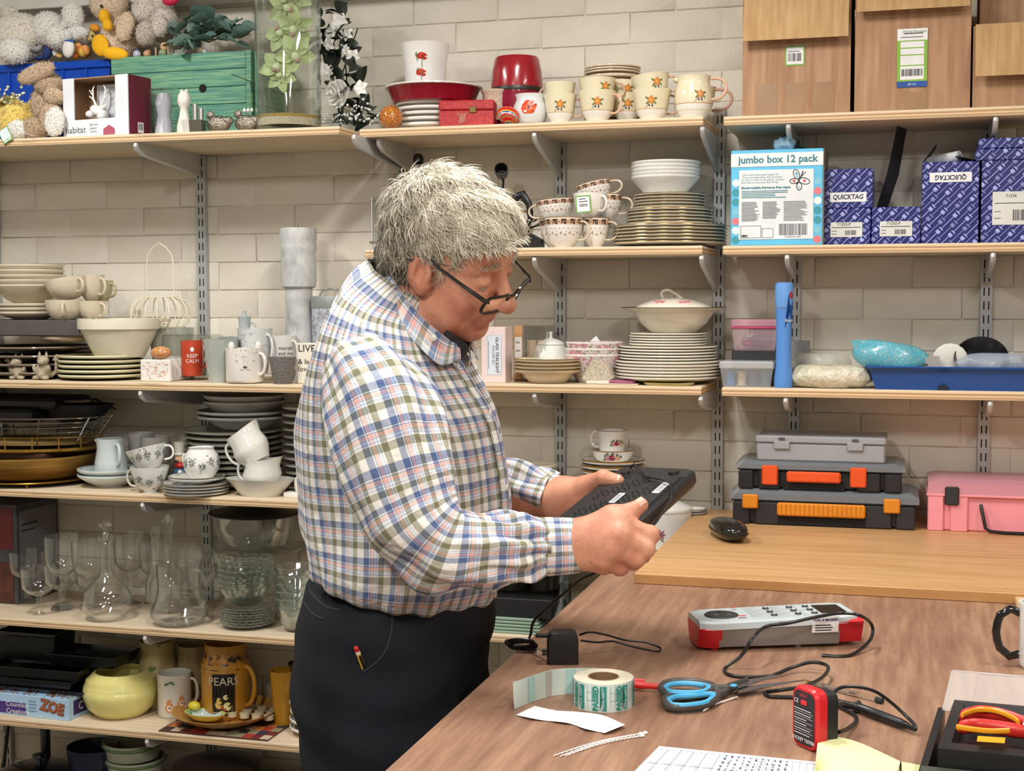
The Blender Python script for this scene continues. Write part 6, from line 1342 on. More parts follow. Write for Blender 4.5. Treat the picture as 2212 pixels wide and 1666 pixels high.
MB().ell((-.042, .012, .026), .017, .013, .012).part('lemon', glaze('E3D33A', .25), ld_); MB().ell((-.048, -.004, .012), .010, .007, .006).part('leaf', glaze('5A8A5A', .3), ld_)
p, r, h, s = size(614, 1447, 60, -.20, 'L5'); solo('amber_beaker', 'plain mustard yellow beaker right of the PEARS mug', 'beaker', MB().vessel(pf(TAPER, r, h), .004, 32), glaze('C28F24', .3), tuple(p))
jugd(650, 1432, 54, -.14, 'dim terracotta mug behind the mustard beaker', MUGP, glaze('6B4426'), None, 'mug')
zq, _ = plates(685, .8, 1508, 116, -.24, z5, 4, 'white plate, %s of the pile beside the trouser leg', 'white plates by the trousers', glaze('DAD7CE'), mrim=glaze('F0EEE6'))
plates(690, 1.2, 1465, 66, -.24, zq, 4, 'small white bowl, %s of the pile on the white plates', 'small bowls by the trousers', glaze('C9C5BA'), prof=SAUC)
fig('pebble_card', 'small pinkish card leaning on the pear mug', 352, -.215, z5, [('card', mat('B59A94', .6), 'b', (.0, .012, -.002, 0, 0, .036))], 'card')
zl6 = zs('L6')
p, r, h, s = size(85, 1618, 190, -.22, zt(85, 1668, -.22)-.03);
o = thing('saucepan', 'dark saucepan with a dark blue lid at the lowest left', 'saucepan', (p.x, p.y, zl6)); hP = p.z-zl6+.02; MB().vessel([(r*.95, 0), (r, .01), (r, hP)], .003, 48).part('pan', mat('15161A', .3, coat=.3), o); MB().lathe([(r*1.04, hP), (r*1.04, hP+.006), (r*.6, hP+.028), (0, hP+.034)], 48).part('lid', mat('10131F', .2, coat=.4), o); MB().lathe([(.009, 0), (.007, .012), (.018, .018), (.016, .026), (0, .028)], 20).part('lid_knob', BK, o, (0, 0, hP+.033)); MB().tube([(r*1.05*math.cos(a), r*1.05*math.sin(a), hP+.002) for a in np.linspace(0, 2*PI, 40, endpoint=False)], .003, 6, closed=True).part('steel_rim', STEEL, o)
p, r, h, s = size(292, 1600, 128, -.20, zl6); zq2 = p.z
for i in range(4):
    hS = h/4; solo('striped_storage_bowl', 'white pot with green line, %s of the lowest shelf pile' % ordn(i, 4), 'pot', MB().vessel(pf([(.86, 0), (.9, .05), (.97, .8), (1.02, .84), (1.02, 1)], r*(1-.01*i), hS*1.05), .004, 40), glaze('9FA08C') if i % 2 else glaze('B3B3A2'), (p.x+.004*(-1)**i, p.y, zl6+i*hS), group='green-lined pots')
    o = [x for x in COL.objects if x.name.startswith('striped_storage_bowl')][-1]; MB().lathe([(r*.95, hS*.70), (r*1.03, hS*.84), (r*1.035, hS*.9), (r*1.02, hS*.93)], 40).part('green_line', glaze('5E7A4E'), o)
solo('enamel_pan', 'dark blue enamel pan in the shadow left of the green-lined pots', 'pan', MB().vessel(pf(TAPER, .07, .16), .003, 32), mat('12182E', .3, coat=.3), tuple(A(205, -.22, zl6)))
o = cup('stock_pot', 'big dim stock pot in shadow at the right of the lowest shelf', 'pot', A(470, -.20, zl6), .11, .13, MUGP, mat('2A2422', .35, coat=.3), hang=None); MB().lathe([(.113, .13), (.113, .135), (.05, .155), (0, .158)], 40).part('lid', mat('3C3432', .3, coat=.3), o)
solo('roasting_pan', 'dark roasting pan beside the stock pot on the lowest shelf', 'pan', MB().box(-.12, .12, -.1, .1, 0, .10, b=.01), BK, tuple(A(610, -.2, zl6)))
fig('wire_whisk', 'dark coiled appliance lead and frame hanging at the far lower left', 60, -.10, zl6, [('frame', BK, 't', ([(-.08, 0, .02), (-.05, 0, .2), (.02, 0, .24), (.05, 0, .18), (.07, 0, .22)], .006, 6)), ('post', BK, 'b', (.05, .07, -.01, .01, 0, .26))], 'appliance')
zM = zs('M1')
orb = thing('glass_orb', 'swirled amber and red glass paperweight at the shelf end by the roses', 'ornament', A(845, -.245, zM)); R_ = 26/ppm(orb.location)
MB().ell((0, 0, R_), R_, n=28).part('ball', prints('swirl', 'A8602A', [('E0A23A', 55, .38, 0), ('B03A28', 70, .25, 3), ('6A4A22', 60, .2, 7)], .05, 1), orb)
zpl, rpl = plates(932, .9, 223, 152, -.155, zM, 5, 'plain white plate, %s of the pile under the red pie dish', 'white plates under the pie dish', WHITE)
REDG = mat('8E1226', .25, coat=.4)
p, r, h, s = size(937, 189, 208, -.155, zpl-.004)
o = thing('pie_dish', 'round red pie dish with crimped white rim under the poppy pot', 'dish', p); MB().vessel(pf([(.80, 0), (.84, .05), (.96, .82), (1, .9)], r, h), .004, 56).part('dish', REDG, o); MB().lathe(pf([(.985, .86), (1.02, .9), (1.02, .97), (.96, .98), (.90, .6), (.8, .15), (0, .12)], r, h), 72, wav=.012, wn=30).part('crimped_rim', WHITE, o)
zpd = p.z+h*.3
p, r, h, s = size(919, 97, 108, -.155, zpd); UP = [(.76, 0), (.78, .04), (.80, .3), (.86, .65), (.97, .95), (1, 1)]
o = cup('utensil_pot', 'flared white utensil pot painted with two red poppies', 'pot', p, r, h, UP, glaze('EDEBE8', .15), t=.004, n=48)
th = camang(p)-.10; POP = lambda x, z, s_: [(disc(x-s_*.3, z+s_*.1, s_*.75, s_*.6, 10, .4), 0), (disc(x+s_*.35, z-s_*.05, s_*.7, s_*.65, 10, -.4), 0), (disc(x, z+s_*.3, s_*.6, s_*.45, 10), 1), (disc(x+.1*s_, z, s_*.22, s_*.18, 7), 2)]
stem_ = lambda x0, z0, x1, z1, w=.0008: ([(x0-w, z0), (x0+w, z0), (x1+w, z1), (x1-w, z1)], 3)
stick(o, UP, r, h, th, [stem_(-.004, h*.2, -.004, h*.5), stem_(-.003, h*.45, -.002, h*.7), stem_(-.014, h*.62, -.015, h*.72)]+POP(-.002, h*.73, .0125)+POP(-.005, h*.44, .0125)+[(disc(-.016, h*.76, .003, .006, 7), 3), (disc(-.013, h*.5, .006, .002, 6, .8), 3), (disc(.005, h*.18, .006, .002, 6, 1.2), 3)], [mat('C22A1C', .3), mat('D8432C', .3), mat('1E1512', .3), mat('5E8A4A', .4)], 'poppy_print')
curved('Utensils', .016, o, r*.82+.001, h*.20, mat('3E2A30', .5), th+.75)
p = A(956, -.245, zM); s = ppm(p); w_ = 118/s; h = zt(1010, 217, -.25)-zM
o = thing('trinket_box', 'red brocade trinket box with a brass clasp at the shelf edge', 'box', (p.x, -.27, zM), math.radians(10)); BRO = prints('brocade', 'A81F26', [('C4352F', 40, .4, 0), ('7A3440', 70, .22, 3), ('C98A6A', 60, .13, 8)], .5, 0)
MB().box(0, w_, 0, .08, 0, h*.60, b=.0012).part('base', BRO, o); MB().box(-.001, w_+.001, -.001, .081, h*.62, h, b=.003).part('lid', BRO, o); MB().box(w_*.62-.008, w_*.62+.008, -.0035, 0, h*.50, h*.75, b=.001).part('clasp', mat('6E5A34', .35, .8), o)
mb = MB(); rr = random.Random(1)
for i in range(9): mb.tube([(w_*.36+i*.0022, -.0012, h*.08+i*.0008), (w_*.38+i*.0015, -.0012, h*.30+.004*math.sin(i)), (w_*.32+i*.0034, -.0012, h*.50)], .0006, 4)
_o = mb.part('fern_print', mat('C99A86', .5), o); _o['kind'] = 'stuff'
o = mug(1073, 196, 262, 66, -.16, [(.82, 0), (.88, .06), (.86, .5), (.94, .9), (1, .94), (1, 1)], prints('browntransfer', 'D8C6B2', [('8A6048', 75, .34, 0), ('A88468', 110, .3, 4)]), 'brown transfer-printed cup behind the red trinket box', None, 'cup', 'cup')
PJ2 = [(.72, 0), (.86, .10), (1, .38), (.96, .60), (.80, .82), (.88, 1)]
o = mug(1146, 205, 268, 76, -.225, PJ2, glaze('DDE0E0', .15), 'rounded white jug with a big orange poppy on its side', None, 'jug', 'jug')
r = 38/ppm(o.location); h = zt(1146, 205, -.225)-zM; stick(o, PJ2, r, h, camang(o.location)-.1, [(disc(-.006, h*.46, .013, .014, 10), 0), (disc(.006, h*.52, .014, .012, 10, .5), 1), (disc(-.002, h*.62, .010, .007, 10), 0), (disc(.004, h*.38, .010, .008, 9), 1), (disc(0, h*.48, .003, .004), 2)], [mat('D9481E', .3), mat('E2602E', .3), mat('3A2018', .4)], 'poppy_print')
for i, (px_, yb, sc, lb_) in enumerate(((1098, 268, 1.0, 'bright striped painted egg on a little stand, left one of two'), (1118, 262, .95, 'bright striped painted egg behind the other, right one'))):
    p = A(px_, -.258+i*.02, zM); o = thing('painted_egg', lb_, 'ornament', p, 0, 'striped painted eggs'); k_ = 21/ppm(p)*sc
    tE = NT('egg_stripe'); x_ = tE.n('ShaderNodeSeparateXYZ'); tE.l(tE.co(), x_.inputs[0]); f_ = tE.math('FRACT', tE.math('MULTIPLY', tE.math('ARCTAN2', x_.outputs[2], x_.outputs[1]), 1.6)); tE.color(tE.ramp(f_, [(0, 'C8281E'), (.3, 'E8C040'), (.4, '2C5A9A'), (.55, 'E8E2D4'), (.62, 'C8281E'), (.8, '2E7A5A'), (.88, 'D8501E')], 'CONSTANT')); tE.done(.2, coat=.4)
    MB().ell((0, 0, k_*.95), k_*1.25, k_*.9, k_*.9, n=22, rot=Matrix.Rotation(.25, 3, 'Y')).part('egg', tE.m, o, smooth=180); MB().lathe([(0, 0), (k_*.6, 0), (k_*.5, .004), (0, .004)], 14).part('stand', CLEAR, o)
p, r, h, s = size(1117, 124, 114, -.125, 'M1'); hz0 = (zt(1117, 206, -.125)-zM)
o = thing('red_bowl', 'lower dark red bowl of the red barrel-shaped pair', 'bowl', p); MB().vessel(pf([(.85, 0), (.9, .02), (.98, .36), (1, .5)], r, h), .004, 48).part('body', mat('8A1030', .2, coat=.4), o)
o = thing('red_bowl', 'upper red bowl with black band forming the barrel top', 'bowl', (p.x, p.y, zM+h*.5+.0005)); MB().lathe(pf([(0, .49), (.80, .49), (.84, .47), (.94, .30), (.985, .10), (.985, 0)], r, h), 48).part('body', mat('9C1626', .2, coat=.4), o); MB().lathe(pf([(.987, .01), (.995, .02), (.990, .07), (.984, .075)], r, h), 48).part('dark_band', mat('2A2018', .4), o)
CRG = glaze('E6DDBE', .16); FC = [(.50, 0), (.56, .03), (.58, .08), (.74, .22), (.84, .42), (.92, .75), (1, 1)]
def fdeco(dang=0, low=True, hi=.62, sc=.0095):
    def f(o, p, r, h, prof):
        th = camang(p)+dang; L_ = flower(0, h*hi, sc, 0, 1, 2); L_ += [(disc(.003, h*hi-sc*1.25, .002, .0035, 6), 3), (disc(-.004, h*hi-sc*1.2, .002, .003, 6), 3), stem_(-.016, h*hi-.019, -.006, h*hi-.010, .0006)]
        stick(o, prof, r, h, th, L_, [mat('D98A3A', .3), mat('E8B868', .3), mat('5C7A3C', .4), mat('2C3A5E', .4)], 'orange_flower_print')
        band(o, prof, r, h, h*.02, h*.335, glaze('EFECE4', .15), 'white_base_band', off=.0005); band(o, prof, r, h, h*.335, h*.35, mat('C98A4A', .3), 'gold_line', off=.0006)
    return f
def fcup(px_, ytop, ybase, wpx, Y, label, hang, dang=0, hi=.62, group='orange-flowered cream cups'): return mug(px_, ytop, ybase, wpx, Y, FC, CRG, label, hang, 'teacup', 'cup', deco=fdeco(dang, hi=hi), ho=.022, hr=.0028, hm=mat('D9B49A', .3), group=group)
fcup(1210, 205, 267, 72, -.235, 'cream cup with orange flower, lower of the leftmost stack', 20)
fcup(1209, 180, 230, 70, -.235, 'plain-sided cream cup on top of the leftmost stack', 160, 2.2)
fcup(1290, 198, 264, 82, -.235, 'cream cup with orange flower, lower of the second stack', -18)
fcup(1290, 171, 222, 82, -.235, 'cream cup with flower near its rim, top of second stack', 20, .5)
fcup(1353, 203, 264, 66, -.17, 'cream flowered cup set back between the second and third stacks, lower', 170, .1)
fcup(1350, 176, 225, 64, -.17, 'cream flowered cup set back between the stacks, upper', 170, .2)
fcup(1408, 195, 262, 84, -.235, 'cream cup with orange flower, lower of the third stack', 30, -.05)
o = fcup(1410, 163, 216, 84, -.235, 'tilted cream cup with flower near rim, top of third stack', 10, .35); o.rotation_euler = (0, math.radians(-7), 0)
JG = [(.60, 0), (.66, .04), (.86, .20), (.96, .42), (.94, .62), (.84, .80), (.80, .90), (.86, 1)]
o = mug(1498, 166, 259, 86, -.235, JG, CRG, 'cream flowered jug at the right end of the shelf', -8, 'jug', 'jug', deco=fdeco(.35, hi=.55), ho=.034, hr=.0034, hz=(.93, .45), hm=mat('D9B49A', .3))
r = 43/ppm(o.location); MB().ell((-r*.84, 0, zt(1498, 166, -.235)-zM-.004), .010, .012, .007).part('spout', CRG, o)
mug(1512, 190, 246, 70, -.12, FC, CRG, 'cream cup hidden behind the jug, big pink handle showing', -4, 'teacup', 'cup', ho=.040, hr=.0038, hm=mat('CFA590', .3), hz=(.9, .1))
zf, _ = plates(1325, .8, 166, 126, -.10, zM, 9, 'cream saucer with orange rim, %s of the pile behind the cups', 'saucers behind the flowered cups', glaze('DCC7AC', .2), SAUC); plates(1323, .9, 147, 122, -.10, zf, 3, 'flowered saucer, %s of the three on the saucer pile', 'saucers behind the flowered cups', prints('fl_s', 'E3D3B8', [('D98A3A', 40, .22, 0)]), SAUC)
zm2 = zs('M2')
o = thing('cafetiere', 'glass coffee press with a black knob behind the head of the man', 'cafetiere', A(905, -.12, zm2)); s = ppm(o.location); r = 40/s; h = zt(905, 388, -.12)-zm2
MB().lathe([(0, 0), (r, 0), (r, h-.01), (r*1.08, h), (r-.002, h-.004), (r-.003, .004), (0, .004)], 36).part('beaker', CLEAR, o); MB().lathe([(r*.98, 0), (r*.98, .012), (r*.5, .022), (0, .024)], 36).part('lid', mat('3A2C26', .25, .6), o, (0, 0, h)); MB().lathe([(.003, 0), (.003, .014), (.0125, .020), (.0135, .032), (.008, .041), (0, .043)], 20).part('knob', BLACK, o, (0, 0, h+.022)); MB().tube([(r, 0, h*.9), (r+.03, 0, h*.8), (r+.028, 0, h*.3), (r, 0, h*.2)], .005, 8).part('handle', BLACK, o)
o = thing('glass_lantern', 'small square glass lantern with metal corner rods beside the head', 'lantern', A(838, -.20, zm2)); s = ppm(o.location); w_ = 26/s; h = zt(838, 428, -.2)-zm2
for sx in (-1, 1):
    for sy in (-1, 1): MB().tube([(sx*w_, sy*w_, 0), (sx*w_, sy*w_, .008), (sx*w_, sy*w_, h)], [.0035, .0022, .0022], 7).part('rod', STEEL, o)
MB().box(-w_-.006, w_+.006, -w_-.006, w_+.006, .016, .022, b=.002).part('base', STEEL, o); MB().box(-w_, w_, -w_, w_, h-.004, h).part('top_frame', glass('lan', (.9, .92, .9, 1), .6, .12), o); MB().box(-w_+.001, w_-.001, -w_+.001, w_-.001, .022, h-.005).part('panes', glass('lan', (.9, .92, .9, 1), .6, .12), o)
o = thing('utensil_ladle', 'black ladle head and handle rising from the utensil rack', 'ladle', A(1085, -.14, zm2)); h = zt(1085, 392, -.14)-zm2
mb = MB(); mb.vessel(pf([(.75, 0), (.8, .05), (.9, .5), (1, .85), (.95, 1)], .0175, .034), .002, 24); q = mb.part('bowl', mat('2B2B2D', .35, .2), o, (0, 0, h+.016)); q.rotation_euler = (math.radians(70), 0, math.radians(12)); MB().tube([(-.006, 0, 0), (-.002, 0, h*.5), (.001, .008, h+.01)], .003, 6).part('handle', BLACK, o)
o = thing('spatula', 'black kitchen tool handle poking up beside the ladle', 'utensil', A(1034, -.10, zm2)); h = zt(1034, 372, -.10)-zm2; MB().tube([(0, 0, 0), (0, 0, h-.03), (-.004, 0, h)], [.004, .005, .003], 8).part('shaft', BLACK, o)
o = thing('fondue_rack', 'black curved stand with ball-tipped metal arms beside the forehead', 'rack', A(1128, -.16, zm2)); s = ppm(o.location); c0 = o.location
RL = lambda x, y, d=0: tuple(onY(x, y, -.16+d)-c0)
MB().tube([RL(1098, 450), RL(1116, 425), RL(1128, 420), RL(1142, 440), RL(1146, 470), RL(1138, 500), RL(1120, 522), RL(1100, 536)], [.003, .010, .011, .0085, .0075, .0075, .007, .006], 10, flat=.5).part('curved_stand', BLACK, o)
MB().prism([(RL(1128, 494)[0], RL(1128, 494)[2]), (RL(1172, 518)[0], RL(1172, 518)[2]), (RL(1172, 534)[0], RL(1172, 534)[2]), (RL(1110, 536)[0], RL(1110, 536)[2])], -.02, .02).part('foot', BLACK, o)
for (x, y, x2, y2) in ((1113, 453, 1100, 478), (1130, 468, 1112, 492), (1144, 476, 1128, 505), (1155, 470, 1135, 506)): mb = MB(); mb.tube([RL(x2, y2, -.012), RL(x, y, -.016)], .0017, 6); mb.ell(RL(x, y, -.016), .0042, n=12); mb.part('ball_arm', CHROME, o)
MB().tube([RL(1108, 455, .01), RL(1152, 458, .01)], .003, 6).part('brass_arm', BRASS, o); MB().tube([RL(1150, 480, .01), RL(1178, 462, .01)], .002, 6).part('wire_arm', BLACK, o); MB().tube([RL(1140, 494, .01), RL(1178, 482, .012)], .0022, 6).part('wire_arm', BLACK, o)
BT = [(.46, 0), (.50, .03), (.54, .08), (.74, .2), (.90, .45), (.97, .8), (1, 1)]
def bdeco(o, p, r, h, prof):
    th = camang(p); band(o, prof, r, h, h*.76, h*.93, mat('D9B597', .3), 'tan_band', off=.0006)
    L_ = []; D_ = []
    for k_ in range(-4, 5): x = k_*.0215; L_.append(([(x-.006, h*.765), (x, h*.765), (x+.006, h*.765), (x+.006, h*.925), (x, h*.925), (x-.006, h*.925)], 0)); L_ += [(disc(x-.003, h*.845, .0024, .0009, 6, .7), 1), (disc(x+.003, h*.845, .0024, .0009, 6, -.7), 1), (disc(x+.0108, h*.845, .003, .0013, 6), 2)]
    for k_ in range(-6, 7):
        x = k_*.0105; L_ += [(disc(x-.0012, h*.63, .0018, .0007, 5, 1), 2), (disc(x+.0012, h*.63, .0018, .0007, 5, -1), 2), (disc(x+.005, h*.53, .0013, .0013, 6), 3), (disc(x+.003, h*(.43+.05*(k_ % 2)), .0026, .0017, 7), 2), (disc(x-.003, h*(.46-.04*(k_ % 2)), .0017, .0008, 5, .5), 3)]
    stick(o, prof, r, h, th, L_, [mat('4A2C14', .3), mat('E3CDB0', .3), mat('A8765C', .3), mat('B99A7E', .3)], 'brown_band_print', off=.0012); band(o, prof, r, h, h*.975, h*1.0, mat('B98F5A', .3, .5), 'gilt_edge', off=.0004)
def bcup(px_, ytop, ybase, wpx, Y, label, hang, rot=None): return mug(px_, ytop, ybase, wpx, Y, BT, glaze('EEEAE3', .14), label, hang, 'teacup', 'cup', rot=rot, deco=bdeco, ho=.028, hr=.0024, hm=mat('D8C6AE', .25), group='brown-banded teacups')
bcup(1204, 474, 536, 78, -.15, 'brown-banded cup at the left, set back on the shelf', 170)
bcup(1218, 470, 536, 84, -.225, 'brown-banded cup nearest us, lower left of the group', -20)
bcup(1286, 471, 535, 62, -.19, 'brown-banded cup on the shelf, right of the front one', -15)
bcup(1202, 431, 478, 80, -.20, 'brown-banded cup stacked on the left, slightly tilted', 170, (0, math.radians(-5), 0))
bcup(1306, 420, 476, 78, -.15, 'brown-banded cup behind the tagged one, gilt handle right', -5)
o = mug(1275, 418, 470, 74, -.20, BT, glaze('EEEAE3', .14), 'white cup turned side-on carrying a green-edged price tag', -35, 'teacup', 'cup', ho=.018, hr=.003, group='brown-banded teacups')
bcup(1290, 394, 438, 78, -.17, 'tilted brown-banded cup on top of the whole group', -5, (0, math.radians(-13), 0))
p = onY(1262, 441, -.245); tg = thing('price_tag', 'small white price tag with green border on the side-on cup', 'tag', p); MB().box(-.020, .016, -.0008, 0, -.020, .020).part('card', mat('6FA648', .6), tg); rects([(-.017, .013, -.017, .017, 0)]+lines(-.012, .010, [.012, .006], .0018, 1, 1)+barcode(-.012, .010, -.006, .001, 1, 4, 16), (0, -.0008, 0), (1, 0, 0), (0, 0, 1)).part('tag_print', [PAPER, INK], tg); tg.rotation_euler = (0, math.radians(-4), 0)
GOLDR = mat('9C8254', .25, .7)
def tower(px_, Y, z, specs, group, mk, mr=None):
    for (n, ytop, wpx, yb, prof, fmt) in specs: z, _ = plates(px_, yb, ytop, wpx, Y, z-.003, n, fmt, group, mk, prof, mrim=mr, name='bowl' if prof in (BOWL, WIDE) else 'plate', cat='bowl' if prof in (BOWL, WIDE) else 'plate')
    return z

tower(1446, -.140, zm2+.003, [(6, 488, 246, 1.2, PL, 'gilt-rimmed dinner plate, %s of the lowest six in the tower'), (5, 453, 186, .9, PL, 'gilt-rimmed medium plate, %s of the middle five in the tower'), (5, 420, 156, .9, PL, 'gilt-rimmed small plate, %s of the upper five in the tower')], 'gilt-rimmed plate tower', glaze('DCD6CA', .15), GOLDR)
zq = zt(1444, 420, -.14); plates(1438, 4.6, 351, 149, -.14, zq-.003, 5, 'plain white bowl, %s of the nested bowls topping the plate tower', 'white bowls on the tower', glaze('E4E3DF', .15), [(.58, 0), (.60, .05), (.70, .3), (.9, .75), (1, 1)], name='bowl', cat='bowl')
zm3 = zs('M3'); GR = mat('B9A47A', .3, .4)
tower(1443, -.145, zm3+.003, [(6, 777, 229, 2.0, PL, 'ivory dinner plate, %s of the lowest six under the tureen'), (5, 746, 211, .9, PL, 'ivory medium plate, %s of the middle five under the tureen'), (5, 718, 166, .9, PL, 'ivory small plate, %s of the upper five under the tureen')], 'ivory plates under the tureen', IVORY)
zq = zt(1450, 718, -.145); p, r, h, s = size(1455, 664, 228, -.145, zq)
TB = [(.40, 0), (.44, .03), (.62, .35), (.74, .72), (.77, .80), (.82, .82), (1, 1)]
o = thing('tureen', 'ivory lidded tureen with pink blossom on its lid, atop the plates', 'tureen', p); MB().vessel(pf(TB, r, h), .004, 48).part('bowl', IVORY, o); MB().lathe(pf([(.985, .985), (1.003, 1.0), (.99, 1.012)], r, h), 48).part('dark_rim', mat('2E2A26', .4), o)
hl = zt(1455, 643, -.145)-zq-h; LP = [(.72, -.05), (.70, .1), (.62, .35), (.45, .72), (.22, .95), (0, 1)]; lo = MB().lathe([(a*r, b*hl) for a, b in LP], 48).part('lid', IVORY, o, (0, 0, h))
mb = MB(); P = [(-.018, -.004, hl*.85), (-.022, -.004, hl+.012), (-.008, -.004, hl+.018), (.012, -.004, hl+.006), (.024, -.004, hl*.8)]; mb.tube([(x*1.1, y, z*1) for x, y, z in interp(P, 14)], .0034, 8); mb.part('loop_handle', IVORY, o, (-.004, 0, h))
rr = random.Random(5); mb = MB()
for c in (-.030, -.017, .028, .040):
    for k_ in range(5):
        a = 1.257*k_; x = c+.005*math.cos(a); zz_ = .55+.09*math.sin(a)+rr.uniform(-.05, .05); rad_ = r*(.72-(.72-.2)*zz_**1.6); y = -math.sqrt(max(rad_*rad_-x*x, 0))-.0006; mb.ell((x, y, h+hl*zz_), .0035, .0008, .0022, n=8, mi=k_ % 2)
_o = mb.part('blossom_print', [mat('B83A54', .4), mat('C85A72', .4)], o); _o['kind'] = 'stuff'
SC = prints('sc_rim', 'E4D8BE', [('B57A5A', 70, .16, 0), ('8A9A6A', 80, .13, 5), ('C99A6A', 60, .16, 9)])
plates(1185, 3.6, 774, 148, -.205, zm3, 4, 'scalloped gilt-edged dish, %s of the pile before the white teapot', 'scalloped dishes', glaze('E7D8BC', .2), [(.50, 0), (.55, .05), (.70, .5), (.76, .72), (.80, .76), (1, 1)], mrim=GOLDR, wav=.012, wn=16, name='scalloped_dish', cat='dish')
p, r, h, s = size(1190, 744, 82, -.12, 'M3'); o = cup('teapot', 'small white teapot with domed lid behind the scalloped dishes', 'teapot', p, r, h, [(.6, 0), (.7, .05), (1, .4), (.95, .75), (.75, .97), (.7, 1)], glaze('DDE0DA', .15), hang=172, ho=.030, hr=.004, hz=(.85, .3)); MB().lathe([(r*.76, 0), (r*.6, .008), (r*.25, .014), (.004, .016), (.0035, .022), (.005, .030), (0, .032)], 32).part('lid', glaze('DDE0DA', .15), o, (0, 0, h)); MB().tube([(r*.9, 0, h*.3), (r*1.3, 0, h*.6), (r*1.55, 0, h*.95)], [.009, .006, .004], 10).part('spout', glaze('DDE0DA', .15), o); stick(o, [(.6, 0), (.7, .05), (1, .4), (.95, .75), (.75, .97), (.7, 1)], r, h, camang(p), flower(0, h*.5, .006), [mat('A8325A', .3), mat('D8B060', .3), mat('4E7A48', .3)])
FLO = prints('pinkfloral', 'DAD2CE', [('C98A98', 26, .44, 0), ('6E8A58', 30, .30, 4), ('B5647A', 50, .22, 9), ('E8DCD8', 60, .2, 2)], .3)
plates(1284, 4.2, 736, 124, -.155, zm3, 3, 'pink floral melamine bowl, %s of three nested by the teapot', 'pink floral bowls', FLO, [(.58, 0), (.62, .04), (.85, .55), (.98, .95), (1, 1)], mrim=mat('E8E4E2', .3), name='floral_bowl', cat='bowl')
o = thing('paper_scrap', 'white folded paper sticking out of the floral bowls', 'paper', A(1286, -.16, zt(1286, 738, -.16))); MB().prism([(-.014, 0), (.012, 0), (.002, .014)], 0, .001).part('sheet', PAPER, o)
CHZ = prints('chintz', 'E3DCCB', [('A85A6A', 90, .40, 0), ('5E7AA8', 80, .34, 4), ('C9A45A', 100, .34, 9), ('7A9A62', 70, .36, 2)])
o = thing('chintz_toast_rack', 'small chintz-patterned toast rack between floral bowls and plates', 'toast rack', A(1290, -.235, zm3), math.radians(8)); h = zt(1290, 776, -.235)-zm3
FAN = lambda w, t0: [(-w*.62, t0), (-w, t0+h*.18), (-w*.72, h*.55), (-w*.4, h*.9), (-w*.05, h), (w*.4, h*.92), (w*.75, h*.6), (w, t0+h*.18), (w*.62, t0)]
for i in range(4): MB().prism(FAN(.036-.002*i, .004), i*.021, i*.021+.0045).part('fan_divider', CHZ, o, (i*.004, 0, 0))
MB().box(-.026, .034, -.004, .072, 0, .008, b=.003).part('base', glaze('E3DCCB'), o)
o = solo('pink_coaster', 'pink-topped small flat tray beside the chintz toast rack', 'tray', MB().lathe([(0, 0), (.030, 0), (.033, .005), (.030, .006), (0, .005)], 28, sy=.6), mat('B56A8E', .3), tuple(A(1345, -.235, zm3+.004))); solo('ceramic_tile', 'flat pale tile under the pink coaster at the shelf edge', 'tile', MB().box(-.045, .05, -.02, .03, 0, .0035, b=.001), mat('C9B8A4', .4), tuple(A(1335, -.24, zm3)))
solo('flower_tray', 'flat yellow-flowered oval tray at the shelf edge before the plates', 'tray', MB().lathe([(0, 0), (.052, 0), (.060, .006), (.054, .007), (0, .005)], 32, sy=.5), prints('yf', 'B9A878', [('E0C23A', 50, .36, 0), ('7A8AA0', 60, .25, 4)]), tuple(A(1445, -.245, zm3)))
o = thing('tealight_set_box', 'pale pink carton standing on end, lettered for tealights', 'box', A(1040, -.24, zm3)); s = ppm(o.location); w_ = 54/s; h = zt(1070, 707, -.24)-zm3; MB().box(0, w_, 0, .06, 0, h, b=.001).part('carton', mat('E6CFCB', .5), o); rects([(w_*.22, w_*.86, h*.14, h*.86, 0)]+[(w_*.25, w_*.83, h*.15, h*.152, 1), (w_*.25, w_*.83, h*.848, h*.85, 1), (w_*.25, w_*.26, h*.15, h*.85, 1), (w_*.82, w_*.83, h*.15, h*.85, 1)], (0, 0, 0), (1, 0, 0), (0, 0, 1)).part('label_panel', [mat('D6DDE6', .5), mat('6E7A8A', .5)], o)
text('GLASS TEALIGHT', h*.085, INK, o, (w_*.66, -.0015, h*.5), (0, 0, -1), (1, 0, 0)); text('HOLDER SET', h*.06, mat('8A8A90', .5), o, (w_*.50, -.0015, h*.5), (0, 0, -1), (1, 0, 0)); rects(lines(w_*.30, w_*.32, [h*.5], h*.5, 0, 1)+[(w_+.001, w_+.001, 0, .001, 0)], (0, 0, 0), (1, 0, 0), (0, 0, 1), .0012).part('small_print', INK, o)
o = thing('window_carton', 'brown carton with clear window sides behind the pink carton', 'box', A(1112, -.16, zm3)); s = ppm(o.location); w_ = 68/s; h = zt(1140, 704, -.16)-zm3; MB().box(0, w_, 0, .09, 0, .004).part('base', mat('6A4A34', .6), o); MB().box(0, w_, .086, .09, .004, h).part('back', mat('8A8278', .6), o); MB().box(-.002, .020, -.003, .0, .004, h, b=.0008).part('front_card', mat('B98A5C', .6), o); rects([(.001, .019, .02, h*.8, 0)]+lines(.004, .017, [h*f for f in (.7, .55, .4, .25)], .004, 1, 3), (0, -.003, 0), (1, 0, 0), (0, 0, 1)).part('paper_label', [mat('D9D4CE', .6), mat('8E8A88', .6)], o); MB().box(.020, w_, 0, .08, .004, h).part('window', glass('win', (.9, .88, .85, 1), .5, .14), o)
